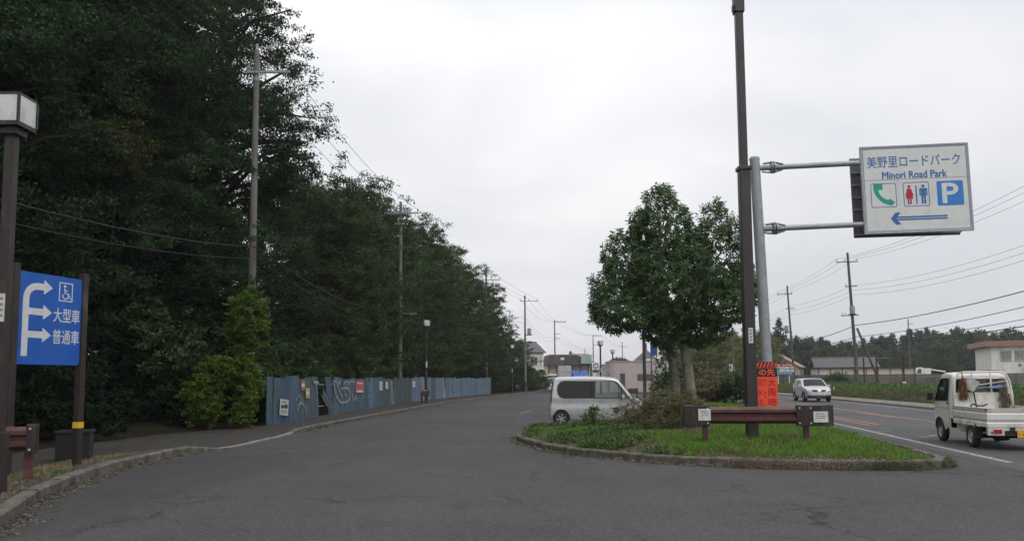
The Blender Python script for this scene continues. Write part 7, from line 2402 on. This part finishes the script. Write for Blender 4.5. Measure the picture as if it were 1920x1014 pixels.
# vending machines at its front
vg = 'vending machines by the white house'
for k, (x, y, m_, lb) in enumerate(((5.9, 123.0, mat('vend_white', (0.55, 0.55, 0.54), None, rough=0.4), 'white vending machine with red marks before the white house'), (7.0, 123.6, mat('vend_cream', (0.50, 0.49, 0.46), None, rough=0.4), 'cream vending machine next to the one with red marks'), (4.7, 122.4, mat('vend_blue', (0.05, 0.12, 0.16), None, rough=0.4), 'dark teal vending machine at the edge of the wood'))):
    v_ = thing('vending_machine', lb, 'vending machine', (x, y, 0.1), R(28), vg)
    MB().box(-0.5, 0.5, 0, 0.7, 0, 1.85).build('body', m_, v_, bevel=0.03)
    MB().box(-0.42, 0.42, -0.03, -0.002, 0.95, 1.72).build('display', M_PANE if k != 0 else M_POST_R if False else M_PANE, v_)
    MB().box(-0.4, -0.1, -0.03, -0.002, 0.35, 0.8).build('front_mark', mat('vend_red', (0.40, 0.06, 0.07), None, rough=0.5) if k == 0 else M_PRINT, v_)

# ---- brown roofed restaurant
t = thing('restaurant_building', 'cream and brown two storey building with a dark flat topped roof', 'building', (10.4, 142.0, 0.0), R(3))
W2 = 8.4
walls(t, W2 - 0.6, 10, 4.6, M_CREAM)
MB().box(-W2 / 2 + 0.25, W2 / 2 - 0.25, -0.02, 10.02, 0.0, 2.3).build('base_wall', M_BRICKB, t)
mb = MB()
z0, z1 = 4.3, 6.15
a, b = W2 / 2, W2 / 2 - 0.6
mb.add([(-a, -0.9, z0), (a, -0.9, z0), (a, 10.9, z0), (-a, 10.9, z0), (-b, -0.2, z1), (b, -0.2, z1), (b, 10.2, z1), (-b, 10.2, z1)], [(3, 2, 1, 0), (4, 5, 6, 7), (0, 1, 5, 4), (1, 2, 6, 5), (2, 3, 7, 6), (3, 0, 4, 7)])
r_ = mb.build('roof', M_ROOFB, t)
MB().box(-b - 0.05, b + 0.05, -0.25, 10.25, 6.152, 6.24).build('roof_edge', M_FRAME, r_)
MB().box(2.0, 4.0, -1.2, -1.0, 4.5, 6.1).build('sign_board', mat('board_pale_teal', (0.30, 0.38, 0.38), (0.25, 0.32, 0.32), 1, 0.6), t)
MB().box(-1.6, -0.95, -0.62, -0.55, 5.2, 5.65).build('roof_sign', M_SIGN_WHITE, t)
for k in range(6):
    x = -3.75 + k * 1.45
    MB().box(x - 0.13, x + 0.13, -0.08, -0.021, 0.0, 4.28).build('pilaster', M_WOODB, t)
    if k < 5: win(t, x + 0.3, x + 1.15, 2.75, 4.0, y=-0.0, div=1, pane=M_CURTAIN)
MB().box(-4.2, -2.4, -1.4, -0.1, 2.35, 2.65).build('porch_canopy', M_WHITEWALL, t)
MB().box(-3.5, -2.45, -0.12, -0.081, 0.1, 2.2).build('entrance', M_PANE, t)
# white shutter board and the blue awning stand before it
t = thing('white_shed', 'pale grey corrugated box shed in front of the brown roofed building', 'shed', (8.75, 128.5, 0.0), R(3))
walls(t, 2.1, 1.6, 3.95, mat('shed_grey', (0.42, 0.425, 0.42), (0.37, 0.375, 0.37), 1, 0.6))
for k in range(3): MB().box(-1.0, 1.0, -0.03, -0.003, 0.9 + k * 1.0, 0.96 + k * 1.0).build('rail', M_PRINT, t)
for k in (-1, 0, 1): MB().box(k * 1.02 - 0.04, k * 1.02 + 0.04, -0.06, -0.032, 0, 3.95).build('post', M_FRAME, t)
t = thing('awning_stall', 'small stall under a bright blue sloping awning', 'stall', (11.0, 124.0, 0.0), R(2))
walls(t, 2.2, 2.0, 2.2, M_BRICKB)
MB().add([(-1.25, -1.0, 1.9), (1.5, -1.0, 1.9), (0.95, 0.9, 3.05), (-1.4, 0.9, 3.05), (-1.25, -1.0, 1.78), (1.5, -1.0, 1.78), (1.15, 2.0, 2.21), (-1.4, 2.0, 2.21)], [(0, 1, 2, 3), (0, 4, 5, 1), (1, 5, 6, 2), (3, 7, 4, 0), (2, 6, 7, 3), (4, 7, 6, 5)]).build('awning', M_AWN, t)
MB().box(-0.9, 0.9, -0.03, -0.003, 0.9, 1.8).build('counter_opening', M_PANE, t)
# round white sign, green stand
t = thing('round_sign', 'white signboard with a dark round emblem on two posts', 'sign', (14.4, 134.0, 0.0), R(5))
for x in (-0.6, 0.6): MB().box(x - 0.06, x + 0.06, 0, 0.12, 0, 4.4).build('post', M_FRAME, t)
pn = MB().box(-0.65, 0.65, -0.1, -0.002, 3.3, 4.6).build('panel', M_SIGN_WHITE, t)
MB().lathe([(0.3, -0.13), (0.48, -0.13), (0.48, -0.101)], (0, 0, 3.95), 'y', 24).build('emblem', mat('emblem_teal', (0.07, 0.13, 0.15), None, rough=0.6), pn)
for k, z in enumerate((2.2, 1.4)): MB().box(-0.5, 0.5, -0.1, -0.002, z, z + 0.6).build('lower_panel', M_SIGN_WHITE, t)
t = thing('green_canopy', 'low bright green rounded canopy beside the pink building', 'canopy', (14.5, 112.0, 0.0), 0)
mb = MB()
mb.tube([(-1.7, 0, 2.0), (-0.6, 0, 2.15), (0.5, 0, 2.2), (1.1, 0, 2.1), (1.4, 0, 1.85)], [0.16, 0.2, 0.2, 0.16, 0.1], 8)
mb.build('canopy', mat('canopy_green', (0.02, 0.33, 0.07), None, rough=0.5), t)
for x in (-1.5, 1.0): MB().cyl((x, 0, 0), (x, 0, 1.95), 0.05).build('post', M_FRAME, t)
t = thing('small_house', 'small pale house with a grey roof between the lamps', 'house', (21.2, 152.0, 0.0), R(4))
walls(t, 6.0, 7, 3.0, M_WHITEWALL)
gable(t, -3.0, 3.0, 0, 7, 3.0, 1.4, M_ROOFG)
MB().box(-2.2, 0.6, -0.06, -0.003, 0.2, 2.6).build('shop_front', M_WOODB, t)
win(t, 1.2, 2.4, 1.2, 2.4, div=2)

# ---- concrete panel wall across the field
WP = [(33.0, 104.0), (41.0, 94.0), (52.0, 88.0), (75.0, 80.0)]
WPs = spline(WP, 2.0)
wl_ = thing('concrete_wall', 'long weathered concrete panel wall behind the field', 'wall')
for i in range(len(WPs) - 1):
    a, b = WPs[i], WPs[i + 1]
    ang = math.atan2(b[1] - a[1], b[0] - a[0])
    L = float(np.linalg.norm(b - a))
    mb = MB()
    for k in range(6):
        mb.box(0.06, L - 0.06, -0.03 - 0.004 * (k % 2), 0.03, 0.05 + k * 0.27, 0.05 + k * 0.27 + 0.258)
    mb.build('panel', M_WALLC, wl_, loc=(a[0], a[1], 0.35), rot=(0, 0, ang))
    MB().box(-0.07, 0.07, -0.07, 0.07, 0, 1.72).build('post', M_WALLC, wl_, loc=(a[0], a[1], 0.33), rot=(0, 0, ang))
# bush at the wall
t = thing('round_bush', 'small rounded dark bush against the concrete wall', 'bush', (39.0, 93.5, 0.55))
MB().cyl((0, 0, 0), (0, 0, 0.8), 0.06).build('stem', M_BARK, t)
link('foliage', lobe_mesh(99, [(0, 0, 0.7, 1.4, 1.2, 0.8), (0.3, 0, 1.1, 0.9, 0.9, 0.6)], 50, 40, 0.22, 0.12, LM_BUSH), t)
# marker stakes on the verge
for k, (x, y, h) in enumerate(((26.8, 69, 0.55), (28.2, 70.5, 0.5), (27.5, 66.5, 0.35), (25.6, 64.0, 0.3))):
    o = thing('marker_stake', 'short white marker stake in the verge across the main road', 'stake', (x, y, 0.45), 0, 'white marker stakes')
    MB().cyl((0, 0, -0.2), (0, 0, h), 0.05, n=8).build('stake', M_PLATE, o)
    MB().cyl((0, 0, h), (0, 0, h + 0.06), 0.055, 0.03, 8).build('cap', M_YELLOW, o)

# ---- houses beyond the wall
t = thing('grey_roof_house', 'low house with a broad dark grey roof before the distant wood', 'house', (55.4, 128.0, 0.0), R(-12))
walls(t, 9.0, 7, 2.9, mat('house_beige', (0.34, 0.30, 0.26), (0.28, 0.25, 0.22), 1, 0.9))
gable(t, -4.5, 4.5, 0, 7, 2.9, 2.0, M_ROOFG, over=0.6)
win(t, 0.8, 2.2, 1.7, 2.8, div=2)
MB().box(-4.4, -0.8, -2.6, -0.005, 0, 2.85).build('annex', M_CREAM, t)
MB().box(-4.7, -0.5, -2.9, -0.7, 2.852, 3.0).build('annex_roof', M_ROOFG, t)
t = thing('beige_house', 'small beige gabled house beside the utility pole', 'house', (49.5, 133.0, 0.0), R(62))
walls(t, 6.5, 6.5, 3.6, M_CREAM)
gable(t, -3.25, 3.25, 0, 6.5, 3.6, 1.9, mat('roof_beige', (0.26, 0.21, 0.15), None, rough=0.9))
win(t, -1.0, 0.6, 1.5, 2.8, div=2)
t = thing('long_shed', 'long low white shed with thin dark posts behind the concrete wall', 'shed', (49.3, 108.0, 0.0), R(-8))
walls(t, 13, 4, 2.95, mat('shed_cream', (0.52, 0.48, 0.42), (0.46, 0.42, 0.37), 0.6, 0.9))
MB().box(-6.7, 6.7, -0.3, 4.3, 2.952, 3.1).build('roof', M_ROOFB, t)
for k in range(9): MB().box(-6.4 + k * 1.58, -6.32 + k * 1.58, -0.1, -0.004, 0, 2.95).build('post', M_WOODB, t)

t = thing('white_office', 'white two storey building with a pinkish red flat roof edge', 'building', (90.5, 124.0, 0.0), R(-20))
walls(t, 24, 12, 6.6, M_WHITEWALL)
MB().box(-13.0, 13.0, -0.7, 13.0, 6.602, 7.5).build('roof', M_ROOFR, t)
for x in (-9.9, -7.9, -4.6, -1.9, 1.2, 4.2):
    win(t, x - 0.75, x + 0.75, 4.3, 5.8, div=2, pane=M_CURTAIN)
for x in (-2.2, 1.6, 4.6):
    MB().box(x - 0.6, x + 0.6, -0.05, -0.003, 0.1, 2.6).build('door', M_PANE, t)
MB().box(-7.4, -3.0, -1.6, -0.004, 2.7, 3.3).build('porch_canopy', M_FRAME, t)
MB().lathe([(0.0, -0.05), (0.28, -0.05), (0.28, -0.003)], (-8.0, 0, 3.5), 'y', 14).build('vent', M_PRINT, t)
MB().cbox((-6.7, -0.25, 3.75), (0.9, 0.4, 0.7)).build('air_unit', M_FRAME, t)
MB().cyl((-2.7, -1.0, 0), (-2.7, -1.0, 8.3), 0.05, n=8).build('downpipe', M_FRAME, t)
# lorry and cars behind the wall
def far_car(name, label, cat, loc, rz, m_, L, W_, h, cab, group=None):
    o = thing(name, label, cat, loc, rz, group)
    prof_ = [(-L / 2, 0.35), (-L / 2, h * 0.58), (-L * 0.42, h * 0.62), (-L * cab[0], h * 0.97), (-L * cab[1], h), (L * cab[2], h * 0.98), (L * cab[3], h * 0.62), (L * 0.47, h * 0.52), (L / 2, h * 0.4), (L / 2, 0.35)]
    MB().prism(prof_, -W_ / 2, W_ / 2).build('body', m_, o, bevel=0.06)
    MB().prism([(-L * (cab[0] - 0.01), h * 0.64), (-L * cab[1], h * 0.92), (L * (cab[2] - 0.01), h * 0.91), (L * (cab[3] - 0.03), h * 0.64)], -W_ / 2 - 0.012, W_ / 2 + 0.012).build('window', M_PANE, o)
    for sx in (-1, 1):
        for sg in (1, -1):
            wheel(o, sx * L * 0.31, sg * (W_ / 2 - 0.08), 0.31, 0.19, M_STEELRIM, 'steel')
    return o
CG = 'cars parked behind the concrete wall'
far_car('parked_car', 'red car parked in front of the white office building', 'car', (66.2, 108.0, 0.7), R(-15), mat('car_red', (0.22, 0.018, 0.03), None, rough=0.3, coat=0.5), 4.2, 1.7, 1.75, (0.40, 0.3, 0.12, 0.24), CG)
far_car('parked_car', 'deep red van parked in front of the white office building', 'van', (68.4, 110.5, 0.7), R(-15), mat('car_maroon', (0.17, 0.012, 0.025), None, rough=0.3, coat=0.5), 4.0, 1.7, 1.9, (0.44, 0.4, 0.14, 0.28), CG)
far_car('parked_car', 'white car parked behind the concrete wall beside the red car', 'car', (63.9, 109.5, 0.5), R(-15), mat('car_white', (0.6, 0.6, 0.59), None, rough=0.3, coat=0.4), 3.4, 1.5, 1.8, (0.44, 0.4, 0.14, 0.28), CG)
t = thing('lorry', 'white crane lorry standing behind the concrete wall', 'lorry', (60.3, 112.0, 0.7), R(172))
t.scale = (0.6, 0.6, 0.85)
M_LW = mat('lorry_white', (0.64, 0.64, 0.62), None, rough=0.4)
MB().prism([(1.7, 0.7), (1.7, 2.55), (2.0, 2.75), (3.1, 2.75), (3.7, 1.7), (3.75, 0.7)], -1.05, 1.05).build('cab', M_LW, t, bevel=0.06)
MB().prism([(2.3, 1.75), (2.3, 2.5), (3.0, 2.5), (3.42, 1.75)], -1.065, 1.065).build('window', M_PANE, t)
MB().box(-4.0, 1.6, -1.1, 1.1, 0.9, 1.6).build('bed', M_LW, t, bevel=0.03)
MB().box(0.1, 1.6, -0.9, 0.9, 1.605, 2.6).build('crane_box', M_LW, t, bevel=0.05)
MB().bar((0.6, 0, 2.5), (-3.5, 0, 2.0), 0.2).build('crane_boom', M_LW, t)
for x in (2.7, -2.6):
    for sg in (1, -1): wheel(t, x, sg * 0.95, 0.42, 0.25, M_STEELRIM, 'steel')
MB().box(-3.9, 3.6, -0.5, 0.5, 0.5, 0.9).build('chassis', M_CHASSIS, t)
